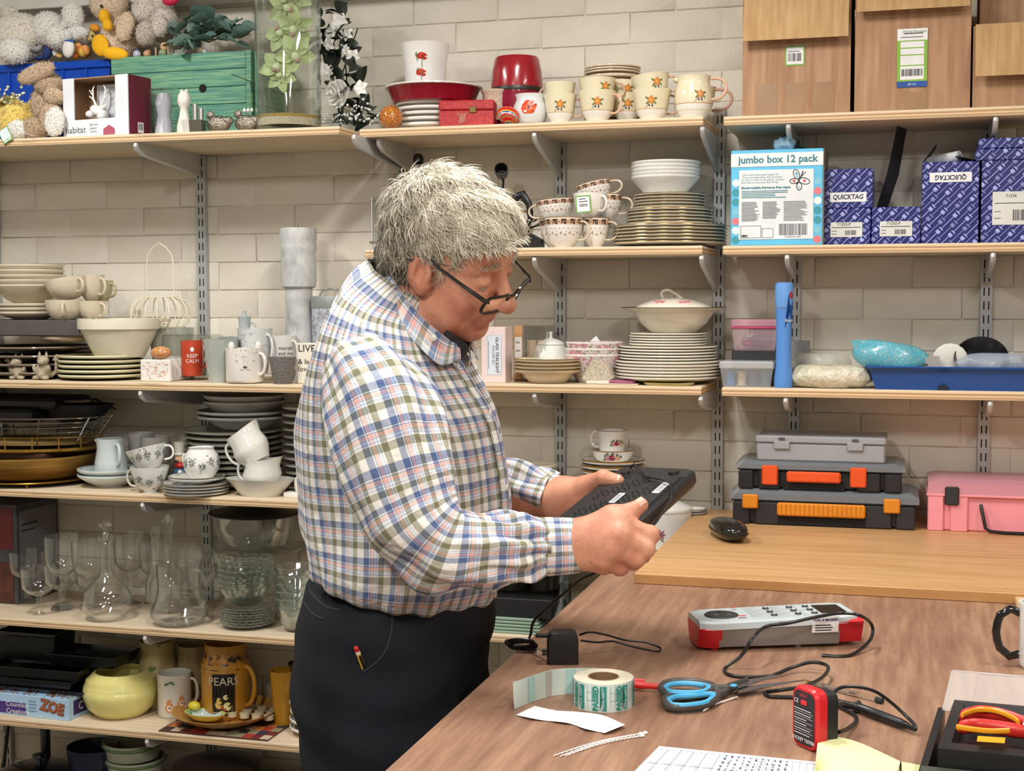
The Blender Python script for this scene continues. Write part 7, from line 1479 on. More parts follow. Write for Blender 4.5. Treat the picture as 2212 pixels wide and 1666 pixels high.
for i in range(2): MB().lathe([(0, 0), (.012, 0), (.013, h*.7), (0, h*.7)], 14).part('candle', mat('C9B49A', .6), o, (.034+.026*i, .035, .005))
o = mug(1058, 685, 712, 28, -.13, TAPER, prints('tinytrans', 'D9D0C4', [('6E5648', 90, .34, 0)]), 'small patterned cup peeping behind the pink carton, by the chin', 160, 'teacup', 'cup'); o.location.z = zt(1058, 712, -.13); MB().lathe([(0, 0), (.02, 0), (.02, -(o.location.z-zm3)+.001), (0, -(o.location.z-zm3)+.001)][::-1], 20).part('lower_cup', prints('tinytrans', 'D9D0C4', []), o)
zm4 = zs('M4'); ROSE = glaze('EDE9E2', .14); ROS = lambda x, z, s_: [(disc(x, z, s_, s_*.9), 0), (disc(x+s_*.3, z+s_*.2, s_*.5), 1), (disc(x-s_*1.2, z-.3*s_, s_*.8, s_*.7), 2), (disc(x+s_*1.6, z-.2*s_, s_*.75, s_*.65), 3)]+[(disc(x+dx*s_, z+dz*s_, s_*.6, s_*.3, 7, dx), 4) for dx, dz in ((-2, .6), (-1.2, 1), (1.4, .9), (2.4, .4), (.2, 1.2), (-2.2, -.6))]
RM = [mat('8E1F3A', .3), mat('B5445E', .3), mat('D98AA0', .3), mat('E0A07A', .3), mat('4E6A3A', .4)]
zq, _ = plates(1324, .9, 990, 136, -.14, zm4, 16, 'gilt-edged rose plate, %s of the pile behind the held box', 'rose china plates', ROSE, SAUC, mrim=BRASS)
p, r, h, s = size(1324, 971, 94, -.14, zq-.006); o = cup('rose_bowl', 'gilt-rimmed bowl painted with red roses on the plate pile', 'bowl', p, r, h, [(.62, 0), (.74, .08), (.88, .4), (.95, .8), (1, 1)], ROSE, hang=None); stick(o, [(.62, 0), (.74, .08), (.88, .4), (.95, .8), (1, 1)], r, h, camang(p), ROS(-.002, h*.42, .0085), RM, 'rose_print'); MB().lathe([(r*.99, h-.0015), (r*1.005, h), (r*.97, h+.0005)], 36).part('gilt_rim', BRASS, o)
p, r, h, s = size(1322, 929, 66, -.14, p.z+h*.55); MJ = [(.70, 0), (.82, .05), (.84, .35), (.90, .6), (1, 1)]
o = cup('cream_jug', 'rose-painted cream jug with white scroll handle topping the pile', 'jug', p, r, h, MJ, ROSE, hang=178, ho=.018, hr=.0036, hz=(.92, .3)); stick(o, MJ, r, h, camang(p)+.35, ROS(0, h*.50, .0065), RM, 'rose_print'); MB().lathe([(r*.99, h-.0015), (r*1.005, h), (r*.97, h+.0005)], 36).part('gilt_rim', BRASS, o)
p, r, h, s = size(1430, 1095, 128, -.150, zt(1430, 1190, -.15)); p.z = zm4; h = zt(1430, 1100, -.15)-zm4
o = cup('white_casserole', 'white lidded casserole with a pink flower, half behind the table edge', 'casserole', p, r, h, [(.78, 0), (.86, .04), (.98, .5), (1, 1)], glaze('E9E8E2', .14), hang=None); stick(o, [(.78, 0), (.86, .04), (.98, .5), (1, 1)], r, h, camang(p)-.08, [(disc(.002+.008*math.cos(k_), h*.45+.008*math.sin(k_), .006, .002, 6, k_), 0) for k_ in (0, .9, 1.8, 2.7, 3.6, 4.5, 5.4)]+[(disc(.002, h*.45, .003), 1)]+[(disc(.006, h*.30, .007, .0022, 6, -.7), 2)], [mat('A02E5A', .3), mat('5A1E2E', .3), mat('7A7A70', .4)], 'flower_print'); MB().lathe(pf([(1.02, 1), (1.02, 1.06), (.6, 1.2), (0, 1.25)], r, h), 40).part('lid', glaze('E9E8E2', .14), o)
plates(1496, .8, 1098, 60, -.10, zm4, 14, 'white side plate, %s of the pile by the beech board corner', 'side plates by the beech board', glaze('E4E2DA'), mrim=mat('6E6A62', .4))
plates(1160, .9, 1000, 90, -.12, zm4, 12, 'cream tea plate, %s of the pile behind the far sleeve', 'tea plates behind the sleeve', glaze('D9D2C0'))
zm5 = zs('M5')
def bxs(name, label, cat, px0, px1, ytop, Y, z, d, m, h=None): a, b = A(px0, Y, z).x, A(px1, Y, z).x; h = h or zt((px0+px1)/2, ytop, Y)-z; return solo(name, label, cat, MB().box(a, b, 0, d, 0, h, b=.002), m, (0, Y, z)), h
GG = frosted('greenglass', '9FB8A4', .75); n_ = 5; z_ = zm5
for i in range(n_): o, h = bxs('glass_worktop_saver', 'green-edged glass board, %s of the pile on the low shelf' % ordn(i, n_), 'glass board', 1062, 1172-i*3, 0, -.262, z_, .2, GG, .0065); o['group'] = 'green glass boards'; z_ += .0080
o, h = bxs('black_box', 'flat black box on the green-edged glass boards', 'box', 1055, 1192, 1294, -.255, z_, .2, mat('1A191B', .5)); zb_ = z_+h
p = A(1218, -.235, zm5); s = ppm(p); h = zt(1218, 1232, -.235)-zm5; solo('glass_bottle', 'clear glass bottle catching rainbow light beside the table edge', 'bottle', MB().vessel(pf([(.9, 0), (1, .05), (1, .30), (.55, .5), (.42, .75), (.5, .8), (.5, .86), (.42, .9), (.5, 1)], 24/s, h), .002, 28), glass('iri', (.92, .97, 1, 1), .9, .1), tuple(p)); solo('rainbow_glass', 'small iridescent glass in front of the bottle at the table edge', 'glass', MB().ell((0, 0, .03), .016, .012, .030), (lambda t: (t.color(t.ramp(t.noise(30), [(.3, '5AB0C9'), (.5, 'B9C95A'), (.7, '6A7AD0')])), t.done(.1, .6))[-1])(NT('irid')), tuple(A(1212, -.262, zm5)))
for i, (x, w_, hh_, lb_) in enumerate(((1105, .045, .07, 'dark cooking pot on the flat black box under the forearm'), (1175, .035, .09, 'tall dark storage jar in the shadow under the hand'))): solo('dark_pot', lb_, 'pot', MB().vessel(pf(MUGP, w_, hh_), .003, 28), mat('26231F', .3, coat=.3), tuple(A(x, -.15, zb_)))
KR = (lambda t: (t.color(t.ramp(t.noise(5, t.co((14, 14, 1)), 4), [(.3, '9E7A5E'), (.55, 'B08C6E'), (.75, 'BC9A7B')])), t.bump(t.noise(3, t.co((60, 1, 1)), 2), .15, .002), t.done(.8, spec=.2))[-1])(NT('kraft'))
KIN = (lambda t: (t.color(t.ramp(t.noise(4, t.co((20, 1, 2)), 4), [(.3, 'AF8D62'), (.55, 'BF9D70'), (.75, 'C9AA80')])), t.bump(t.noise(3, t.co((60, 1, 1)), 2), .2, .002), t.done(.8, spec=.2))[-1])(NT('kraft_inside'))
TAPE = mat('9C7A58', .3, coat=.2)
zR = zs('R1')
def carton(label, px0, px1, ytop, flap, Y=-.235, d=.21):
    a, b = A(px0, Y, zR).x, A(px1, Y, zR).x; h = zt((px0+px1)/2, ytop, Y)-zR; w_ = b-a; o = thing('cardboard_carton', label, 'carton', (a, Y, zR)); mb = MB(); t_ = .004
    mb.box(0, w_, 0, t_, 0, h); mb.box(0, w_, d-t_, d, 0, h); mb.box(0, t_, t_, d-t_, 0, h); mb.box(w_-t_, w_, t_, d-t_, 0, h); mb.box(t_, w_-t_, t_, d-t_, 0, t_); mb.part('body', KR, o)
    fl = h-(zt((px0+px1)/2, flap, Y-.03)-zR); mb = MB(); mb.grid([[(.004+(w_-.008)*k_/8, -.002-.030*math.sin(j/4*1.2)*1.0, h-fl*j/4+.003*(1-j/4)) for k_ in range(9)] for j in range(5)]); mb.grid([[(.004+(w_-.008)*k_/8, -.006-.030*math.sin(j/4*1.2), h-fl*j/4+.003*(1-j/4)) for k_ in range(8, -1, -1)] for j in range(5)]); mb.part('front_flap', KIN, o)
    for x0, sg in ((0, -1), (w_, 1)): mb = MB(); mb.grid([[(x0+sg*.02*k_, .01+(d-.02)*j/2, h+.045*k_) for k_ in range(3)] for j in range(3)]); mb.part('side_flap', KIN, o)
    return o, w_, h
o, w_, h = carton('open brown carton at the left with taped base and small barcode tag', 1603, 1836, -8, 84)
for f_ in (.14, .40, .66): MB().box(w_*f_, w_*f_+w_*.19, -.0006, 0, 0, h*.27, b=.0002).part('tape_strip', TAPE, o)
mb = rects([(-.021, .021, -.021, .021, 0), (-.018, .018, -.018, .018, 1)]+barcode(-.015, .015, -.012, .006, 2, 5, 20)+[(-.016, .010, .009, .0105, 2)], (w_*.49, -.0004, h*.50), (1, 0, 0), (0, 0, 1)); mb.part('barcode_tag', [mat('7FB84A', .5), PAPER, INK], o); MB().box(w_*.40, w_*.60, -.0012, -.0008, h*.565, h*.60).part('clear_tape', glass('tape', (1, 1, 1, 1), .5, .15), o)
o, w_, h = carton('middle brown carton with a long green and white paper tag', 1845, 2095, -14, 20, -.24)
cx_ = w_*.50; mb = rects([(cx_-.0315, cx_+.0315, h*.20, h*.70, 0), (cx_-.0315, cx_+.0315, h*.60, h*.70, 1), (cx_-.0245, cx_+.0245, h*.54, h*.59, 1), (cx_-.0245, cx_+.0245, h*.48, h*.53, 1), (cx_-.0245, cx_+.0245, h*.39, h*.47, 1), (cx_-.0245, cx_+.0245, h*.265, h*.38, 1), (cx_-.0315, cx_+.0315, h*.20, h*.25, 2)]+[(a, b, c, d_, 3) for a, b, c, d_, _ in barcode(cx_-.022, cx_+.022, h*.295, h*.355, 3, 8, 22)]+[(cx_-.018, cx_+.022, h*.655, h*.662, 3), (cx_-.024, cx_+.022, h*.625, h*.63, 3)], (0, -.0012, 0), (1, 0, 0), (0, 0, 1)); mb.part('paper_tag', [mat('86B83E', .5), PAPER, mat('1E4FA0', .5), INK], o); text('Charity Donation', .007, mat('4E7A3A', .5), o, (cx_+.004, -.004, h*.675)); text('gift aid', .006, PAPER, o, (cx_, -.004, h*.225)); MB().box(w_*.43, w_*.63, -.0006, 0, 0, h*.16).part('tape_strip', TAPE, o)
rects([(w_*.56, w_*.94, h*.915, h*.965, 0)], (0, -.0004, 0), (1, 0, 0), (0, 0, 1)).part('quantity_label', mat('D8CFC6', .6), o); text('BOX QTY - 10,000', .0125, INK, o, (w_*.75, -.0022, h*.938), bold=.0003)
o, w_, h = carton('right brown carton cut off by the picture edge', 2100, 2380, 50, 160, -.245)
o = thing('cardboard_carton', 'carton standing behind the right one, labelled BOX', 'carton', (A(2112, -.15, zR).x, -.155, zR+.001)); MB().box(0, .24, .0, .14, 0, .30, b=.001).part('body', KR, o);
zR2 = zs('R2')
def tagpat():
    t = NT('hammer_print'); sx = t.n('ShaderNodeSeparateXYZ'); t.l(t.co(), sx.inputs[0]); a = t.math('ADD', sx.outputs[0], sx.outputs[1]); u = t.math('ADD', a, sx.outputs[2]); v = t.math('SUBTRACT', a, sx.outputs[2]); p_ = .0165; vv_ = t.math('DIVIDE', v, p_); row = t.math('FLOOR', vv_); fa = t.math('FRACT', vv_); tt = t.math('FRACT', t.math('ADD', t.math('DIVIDE', u, .070), t.math('MULTIPLY', row, .37)))
    def bt(x, lo, hi): return t.math('MULTIPLY', t.math('GREATER_THAN', x, lo), t.math('LESS_THAN', x, hi))
    ln = t.math('MULTIPLY', bt(fa, .43, .57), bt(tt, .08, .80)); hd = t.math('MULTIPLY', bt(fa, .12, .88), bt(tt, .80, .95)); ft = t.math('MULTIPLY', bt(fa, .08, .92), bt(tt, .03, .08))
    f = t.math('MAXIMUM', t.math('MAXIMUM', ln, hd), ft); par = t.math('FRACT', t.math('MULTIPLY', row, .5)); c = t.mix(t.math('MULTIPLY', f, t.math('SUBTRACT', 1.0, t.math('MULTIPLY', par, .9))), '10186A', 'A4AEE2'); t.color(c); return t.done(.35, coat=.15)
TAGP = tagpat()
def tagbox(label, px0, px1, ytop, Y, z, d=.16, lab=None, h=None):
    a, b = A(px0, Y, z).x, A(px1, Y, z).x; h = h or zt((px0+px1)/2, ytop, Y)-z; o = thing('tag_box', label, 'box', (a, Y, z), 0, 'blue printed tag boxes'); w_ = b-a; MB().box(0, w_, 0, d, 0, h, b=.0012).part('carton', TAGP, o)
    if lab == 'logo' or lab == 'flip':
        zc_ = h*.28 if lab == 'logo' else h*.81; up = 1 if lab == 'logo' else -1; rects([(-w_*.37, w_*.37, -.0105, .0105, 0)], (w_*.5, -.0004, zc_), (1, 0, 0), (0, 0, 1)).part('logo_panel', PAPER, o); text('QUICKTAG', .0150, mat('14183A', .5), o, (w_*.5, -.0016, zc_), (up, 0, 0), (.12*up, 0, up), bold=.0003, sx=.86)
    elif lab: rects([(-w_*.33, w_*.33, -h*.20, h*.20, 0)]+lines(-w_*.3, w_*.3, [h*.06], .0015, 1, 2)+lines(-w_*.3, -w_*.2, [-h*.04, -h*.12], .0012, 1, 2)+barcode(-w_*.02, w_*.22, -h*.15, -h*.02, 1, 9, 18), (w_*.5, -.0004, h*.42), (1, 0, 0), (0, 0, 1)).part('address_label', [mat('D9DAD4', .5), INK], o); text(lab, .009, INK, o, (w_*.45, -.0016, h*.42+h*.145))
    return o, h, w_
o, h, w_ = tagbox('blue hammer-print tag box, lower left with white label', 1776, 1880, 450, -.21, zR2, lab='71252-P'); tagbox('blue hammer-print tag box stacked on the lower left one', 1779, 1885, 365, -.208, zR2+h+.0005, lab='logo'); tagbox('blue hammer-print tag box, lower middle with white label', 1882, 1988, 447, -.21, zR2, lab='71252-P')
o, h, w_ = tagbox('tall opened blue tag box with a white roll on top, logo upside down', 1990, 2113, 349, -.215, zR2, lab='flip'); MB().grid([[(0, .02+.1*j, h+x*.055) for x in (0, 1)] if False else [(x*.030, .0+.13*j, h+x*.042) for x in (0, 1)] for j in (0, 1)]).part('open_flap', mat('232228', .7), o); MB().grid([[(w_-x*.05, .13*j, h+x*.012) for x in (0, 1)] for j in (0, 1)]).part('open_flap', mat('3A3A44', .6), o)
t_ = thing('paper_roll', 'white paper roll lying on top of the opened blue tag box', 'roll', (o.location.x+w_*.28, -.16, zR2+h+.013)); MB().tube([(-.022, .02, -.008), (.045, -.02, .001)], .0125, 16).part('roll', mat('D5DADD', .6), t_); MB().tube([(.0448, -.0199, .001), (.0462, -.0208, .0012)], .004, 10).part('core', mat('5E5E5E', .8), t_)
o, h, w_ = tagbox('tall blue tag box at the right picture edge, numbered 71276', 2118, 2262, 345, -.22, zR2, lab='71276'); tagbox('small blue tag box on top of the tall one, right edge', 2108, 2262, 320, -.222, zR2+h+.0005, lab=None); tagbox('topmost blue tag box at the right picture edge', 2114, 2262, 297, -.215, zR2+h+.0005+(zt(2180, 320, -.222)-zR2-h)+.001, lab=None)
o = thing('black_card_sleeve', 'dark open cardboard sleeve standing behind the blue tag boxes', 'box', A(1890, -.12, zR2)); h = zt(1925, 275, -.12)-zR2; MB().grid([[(0, 0, h*.30), (.025, -.01, h*.62), (.045, -.02, h)], [(.020, .02, h*.25), (.05, .01, h*.6), (.066, 0, h*.98)]]).part('flap', mat('1B1A1C', .7), o)
p = A(1578, -.245, zR2); s = ppm(p); w_ = 194/s; h = zt(1670, 323, -.245)-zR2; o = thing('wipes_carton', 'light blue carton lettered jumbo box 12 pack, with dots', 'box', p); CYB = mat("62BFE8", .4); MB().box(0, w_, 0, .17, 0, h, b=.0015).part("carton", CYB, o); MB().box(w_, w_+.0015, .002, .165, .002, h).part('side_panel', mat('8A7A66', .6), o)
LP_ = [(0, w_, h*.825, h*.965, 0), (w_*.09, w_*.90, h*.065, h*.79, 0)]; DOTC = ['3E97A6', 'F0F2F0', 'E27A80', '7FC4D8', '3E97A6']; rr = random.Random(4)
for i in range(14):
    q = i/14; (x, z) = ((w_*.055, h*(.06+.70*q*2)) if q < .5 else (w_*.945, h*(.06+.70*(q-.5)*2)))
    MB().lathe([(0, .0004), (w_*.042, .0004)], 16).part('dot', mat(DOTC[i % 5], .4), o).matrix_basis = Matrix.Translation((x, -.0002, z)) @ Matrix.Rotation(PI/2, 4, 'X')
rects(LP_, (0, -.0006, 0), (1, 0, 0), (0, 0, 1)).part('white_panel', mat('E3E8EA', .45), o)
TEAL = mat('3B7F8C', .5); text('jumbo box 12 pack', h*.105, TEAL, o, (w_*.51, -.0016, h*.895), bold=.0006); text('I love these plant-based wipes, Flo\nThey\'re biodegradable, did you know?\nSo they\'re kinder to the planet - hooray!\nAnd wild yet awesome thick all day', h*.027, TEAL, o, (w_*.12, -.0016, h*.70), (1, 0, 0), (.15, 0, 1), align='LEFT'); text('Biodegradable fragrance free wipes', h*.036, TEAL, o, (w_*.115, -.0016, h*.605), align='LEFT', bold=.0003)
L_ = lines(w_*.12, w_*.63, [h*(.57-.017*i) for i in range(5)], h*.008, 0, 2)+lines(w_*.12, w_*.32, [h*(.455-.013*i) for i in range(16)], h*.006, 1, 3)+lines(w_*.35, w_*.55, [h*(.455-.013*i) for i in range(14)], h*.006, 1, 4)+lines(w_*.58, w_*.84, [h*(.455-.014*i) for i in range(15)], h*.006, 1, 5)+barcode(w_*.53, w_*.84, h*.105, h*.225, 1, 6, 40)
for (x0, x1, z0, z1) in ((.11, .33, .08, .205), (.345, .465, .08, .175)): L_ += [(w_*x0, w_*x1, h*z0, h*(z0+.004), 1), (w_*x0, w_*x1, h*z1, h*(z1+.004), 1), (w_*x0, w_*(x0+.005), h*z0, h*z1, 1), (w_*x1, w_*(x1+.005), h*z0, h*z1, 1)]
rects(L_, (0, -.0014, 0), (1, 0, 0), (0, 0, 1), .0002).part('small_print', [TEAL, mat('55585A', .6)], o); text('PEFC', h*.03, INK, o, (w_*.155, -.002, h*.10), bold=.0003); text('5 037753 911607', h*.024, INK, o, (w_*.68, -.002, h*.088))
bf = MB(); OUT = lambda P, r_: bf.tube([(w_*x, -.0022, h*z) for x, z in P], r_, 5, closed=False)
for (cx_, cz_, a_, b_, ro) in ((.715, .735, .030, .052, .35), (.69, .668, .045, .026, .1), (.80, .665, .055, .032, -.25), (.745, .61, .026, .040, 0)): bf.tube([(w_*(cx_)+h*(a_*math.cos(t_)*math.cos(ro)-b_*math.sin(t_)*math.sin(ro)), -.002, h*(cz_+a_*math.cos(t_)*math.sin(ro)+b_*math.sin(t_)*math.cos(ro))) for t_ in np.linspace(0, 2*PI, 18, endpoint=False)], .0007, 4, closed=True)
bf.tube([(w_*.715, -.002, h*.63), (w_*.765, -.002, h*.71), (w_*.785, -.002, h*.77)], .0010, 5); bf.tube([(w_*.765, -.002, h*.71), (w_*.815, -.002, h*.76)], .0006, 4); _o = bf.part('butterfly_outline', INK, o); _o['kind'] = 'stuff'
for (x, z, c) in ((.715, .745, '5AA6BE'), (.722, .715, '9CCBE0'), (.69, .668, 'D9525E'), (.80, .668, 'D9525E'), (.742, .60, 'A8D0E2')): MB().lathe([(0, .0004), (h*.014, .0004)], 14).part('wing_spot', mat(c, .4), o).matrix_basis = Matrix.Translation((w_*x, -.0016, h*z)) @ Matrix.Rotation(PI/2, 4, 'X')
o = thing('plastic_wrap', 'crumpled pale blue plastic film on top of the jumbo carton', 'plastic film', (p.x+w_*.56, -.2, zR2+h)); mb = MB().ell((0, 0, .014), .024, .018, .015, n=14); rr = random.Random(2); mb.v = [(x*rr.uniform(.75, 1.2), y*rr.uniform(.8, 1.2), z*rr.uniform(.8, 1.2)) for x, y, z in mb.v]; mb.part('film', frosted('bluefilm', 'A9CFE6', .6), o, smooth=0); MB().grid([[(.004, 0, .02), (.07, .0, .001)], [(.004, .08, .022), (.07, .08, .001)]]).part('open_flap', mat('9A8468', .7), o)
z3r = zs('R3')
def clearbox(label, px0, px1, ytop, Y, z, d, body, lid, lidm, name='clear_box', seed=0):
    a, b = A(px0, Y, z).x, A(px1, Y, z).x; h = zt((px0+px1)/2, ytop, Y)-z; w_ = b-a; o = thing(name, label, 'storage box', (a, Y, z)); mb = MB(); k_ = .05*w_
    mb.grid([[(k_, k_, 0), (w_-k_, k_, 0), (w_-k_, d-k_, 0), (k_, d-k_, 0)], [(0, 0, h*lid), (w_, 0, h*lid), (w_, d, h*lid), (0, d, h*lid)]], closed=True); mb.add([(k_, k_, 0.0), (w_-k_, k_, 0), (w_-k_, d-k_, 0), (k_, d-k_, 0)], [(0, 1, 2, 3)]); mb.part('body', body, o, smooth=0); MB().box(-.003, w_+.003, -.003, d+.003, h*lid, h, b=.004).part('lid', lidm, o); return o, w_, h
o, w_, h = clearbox('clear box of cotton reels with a frosted lid, at the shelf end', 1556, 1669, 781, -.235, z3r, .10, frosted('cl', 'C9CDD0', .35), .68, frosted('cll', 'D5D8DA', .6))
for i, (f_, c) in enumerate(((.16, '2F7FC4'), (.38, 'D9C09A'), (.60, '3A4A78'), (.83, '2A5A6A'))): t_ = thing('thread_reel', '%s cotton reel inside the clear sewing box' % ('blue', 'tan', 'navy', 'teal')[i], 'thread reel', (o.location.x+w_*f_, -.20, z3r+.002)); MB().lathe([(0, 0), (.0115, 0), (.0115, .002), (.0095, .003), (.0095, h*.5), (.0115, h*.51), (.0115, h*.54), (0, h*.54)], 16).part('reel', mat(c, .7, bump=.3), t_)
o, h = bxs('black_tin', 'flat black tin with pale lid under the pink sewing box', 'tin', 1580, 1690, 758, -.17, z3r, .13, mat('2A2B2E', .4)); zk_ = z3r+h
o, w_, h = clearbox('clear sewing box with a pink rim full of scissors and thread', 1581, 1678, 690, -.16, zk_, .10, frosted('pk', 'D9B9C4', .4), .74, frosted('pkl', 'D9A0B4', .55), 'sewing_box'); MB().box(-.004, w_+.004, -.004, .104, h*.70, h*.76, b=.002).part('pink_rim', mat('C8506E', .35), o)
for i, (c, x, z, L) in enumerate((('C9A9BC', .60, .55, .05), ('8A93A8', .62, .30, .06), ('2A3450', .64, .12, .05), ('B5304E', .30, .15, .02))): t_ = thing('thread_bobbin', '%s thread lying inside the pink-rimmed sewing box' % ('pink', 'grey', 'navy', 'crimson')[i], 'thread reel', (o.location.x+w_*x, -.13, zk_+h*z)); MB().tube([(-L*.5, 0, .006), (L*.5, .004, .004)], .007, 12).part('thread', mat(c, .6, bump=.4), t_)
t_ = thing('scissors', 'small scissors standing inside the pink-rimmed sewing box', 'scissors', (o.location.x+w_*.22, -.145, zk_+.004)); MB().tube([(-.012, 0, 0), (.010, 0, h*.5)], .0016, 6).part('blade', STEEL, t_); MB().tube([(.016+.007*math.cos(a), 0, h*.50+.008*math.sin(a)) for a in np.linspace(0, 2*PI, 14, endpoint=False)], .0018, 6, closed=True).part('finger_loop', PAPER, t_)
p, r, h, s = size(1692, 610, 40, -.225, 'R3'); o = thing('spray_bottle', 'tall light blue plastic bottle with a curved label, centre of shelf', 'bottle', p); BB = plastic('4E8FE0', .3); MB().lathe(pf([(0, 0), (.95, 0), (1.0, .02), (1.0, .08), (.85, .22), (.82, .35), (.84, .55), (.88, .74), (.92, .76), (0, .76)], r, h), 32).part('body', frosted('bb', '5C96E2', .88), o); MB().lathe(pf([(.90, .765), (.96, .79), (1.0, .88), (1.0, .93), (.95, .985), (.7, 1), (0, 1)], r, h), 32).part('cap', frosted('bc', '6EA6EA', .9), o)
th = camang(p)+.62; sq2 = [(-.010, h*.56), (.010, h*.54), (.0105, h*.66), (.012, h*.80), (.004, h*.97), (-.004, h*.86)]; stick(o, [(.95, 0), (.84, .55), (.88, .74), (1.0, .88), (1.0, .93), (.7, 1)], r, h, th, [(sq2, 0), (disc(.004, h*.88, .006, .008), 1)], [mat('164E9E', .4), mat('B9222E', .4)], 'brand_label', off=.0015); curved('fresh', .011, o, r*.9+.003, h*.64, PAPER, th)
o, h = bxs('parts_case', 'small grey case with a paper label behind the blue bottle', 'case', 1706, 1744, 738, -.10, z3r, .08, mat('8E8F90', .5))
def blob(name, label, cat, px_, ytop, wpx, Y, z, m, seed, sy=.5, amp=.14, n=26, mats=None):
    p, r, h, s = size(px_, ytop, wpx, Y, z); mb = MB().ell((0, 0, h*.5), r, r*sy, h*.5, n=n); out = []
    for x, y, z_ in mb.v: k_ = 1+amp*math.sin(x*70+seed)*math.cos(y*90+z_*80+seed*2)+amp*.5*math.sin(x*190+z_*150); out.append((x*k_, y*k_, max(0, min(h*1.05, h*.5+(z_-h*.5)*1.35*k_))))
    mb.v = out; return solo(name, label, cat, mb, m, tuple(p), smooth=180), p, r, h
PLB = (lambda t: (t.color(t.ramp(t.noise(12), [(.35, 'D0CAB0'), (.65, 'E4E0CB')])), t.bump(t.noise(45, detail=4), 1.0, .012), t.b.inputs.__getitem__('Alpha').__setattr__('default_value', .93), t.done(.22, coat=.4))[-1])(NT('cream_bag'))
blob('plastic_bag', 'clear plastic bag packed with something cream, beside the blue tray', 'bag', 1794, 790, 186, -.20, 'R3', PLB, 1, .55, .08); blob('plastic_bag', 'crumpled thin clear plastic sheet behind the cream bag', 'bag', 1770, 766, 130, -.10, 'R3', frosted('thin', 'D6D4C8', .5), 4, .4, .12)
p0 = A(1875, -.245, z3r); s = ppm(p0); o = thing('tool_tray', 'long blue plastic tray at the right end full of odds and ends', 'tray', (p0.x, -.245, z3r)); BT_ = plastic('1F4C92', .3); hh = zt(2000, 795, -.25)-z3r; w_ = .50; d = .22; k_ = .016
R_ = [[(x0, y0, z_), (w_-x0, y0, z_), (w_-x0, d-y0, z_), (x0, d-y0, z_)] for x0, y0, z_ in ((k_, k_*.5, 0), (.004, 0, hh*.8), (0, -.004, hh*.88), (-.008, -.012, hh), (-.004, -.008, hh*1.06), (.006, .002, hh), (k_+.004, k_*.5+.004, .004))]; mb = MB(); mb.grid(R_, closed=True); mb.add(R_[-1], [(0, 1, 2, 3)]); mb.part('tray', BT_, o, smooth=25); mb = MB().lathe([(0, 0), (.012, 0), (.012, .001), (0, .001)], 18); mb.v = [(x, -z, max(y, 0)) for x, y, z in mb.v]; mb.part('finger_notch', mat('0A1226', .6, var=0), o, (A(2037, -.245, z3r).x-p0.x, .001, .001))
zt_ = z3r+hh*.8
WP = prints('wipes', '49A9BE', [('D9A44A', 60, .22, 0), ('E4ECEA', 55, .22, 4), ('C9603A', 65, .18, 9)], .3, .3); o, p, r, h = blob('wipes_packet', 'turquoise spotted soft wipes packet resting on the blue tray', 'packet', 1920, 742, 158, -.21, zt_, WP, 2, .45, .07); o.rotation_euler = (0, math.radians(9), 0); MB().prism([(-r*1.15, h*.9), (-r*.9, h*.35), (-r*.6, h*.4), (-r*.7, h*1.0)], -.004, .004).part('crimped_end', WP, o)
o = thing('hanger_card', 'grey header card with a hang slot leaning in the blue tray', 'card', A(1952, -.225, zt_), math.radians(-2)); MB().prism([(0, 0), (.084, .0), (.074, .036), (.002, .026)], 0, .0012).part('card', mat('A39F9C', .6), o); MB().ell((.040, -.0006, .016), .012, .0005, .0035, n=14).part('hang_slot', mat('3F5A54', .6), o)
solo('cotton_pad', 'white round pad sticking up from the blue tray', 'pad', MB().ell((0, 0, .02), .038, .008, .036), mat('DAD9D0', .8, bump=.5), tuple(A(2052, -.19, zt_+.006))); o = thing('metal_bowl', 'dark steel bowl wrapped in clear film in the blue tray', 'bowl', A(2118, -.17, zt_+.004)); MB().vessel(pf(BOWL, .058, .045), .002, 36).part('bowl', mat('5E5C5C', .2, .9), o, (0, 0, .0)).rotation_euler = (math.radians(55), 0, 0)
blob('plastic_bag', 'clear plastic bag of blue bits at the right end of the tray', 'bag', 2150, 765, 150, -.215, zt_, frosted('bagb', 'B9C4D6', .5), 6, .4, .14); blob('small_packet', 'dark green and black packet under the wipes packet', 'packet', 1930, 782, 60, -.225, zt_-.004, mat('1E3A2A', .4), 3, .4, .1)
zW, zB = .9115, .930
def woodgrain(nm, cols, ax, s=1.0, rough=.4):
    t = NT(nm); sc = (2.2*s, 26*s, 26*s) if ax == 'x' else (26*s, 2.2*s, 26*s); n1 = t.noise(2.6, t.co(sc), 5, .62); n2 = t.noise(1.2, t.co(tuple(x*.35 for x in sc)), 2); c = t.ramp(t.mix(.35, n1, n2), [(.28, cols[0]), (.48, cols[1]), (.62, cols[2])])
    fl = t.noise(9, t.co(tuple(x*1.6 for x in sc)), 2); t.color(t.mix(t.ramp(fl, [(.62, (0, 0, 0, 1)), (.72, (.55, .55, .55, 1))]), c, cols[0])); return t.done(rough, spec=.4)
WAL = woodgrain('walnut_laminate', ('7A5846', '94705A', 'A9866C'), 'y', 1.0); BEE = woodgrain('beech_laminate', ('B98A57', 'C99D6B', 'D3AA79'), 'x', .8)
o = thing('workbench', 'walnut-look workbench running towards us on the right', 'table', (0, 0, 0)); xl = -.5655
MB().box(xl, .85, -2.9, -.50, zW-.026, zW, b=.0012).part('top', WAL, o)
for (x, y) in ((xl+.05, -2.8), (xl+.05, -.6), (.78, -2.8), (.78, -.6)): MB().box(x-.025, x+.025, y-.025, y+.025, .001, zW-.0265, b=.003).part('leg', mat('3A3634', .5), o)
MB().box(xl+.06, .80, -.62, -.60, .5, zW-.0265).part('back_panel', mat('7A5E4C', .5), o)
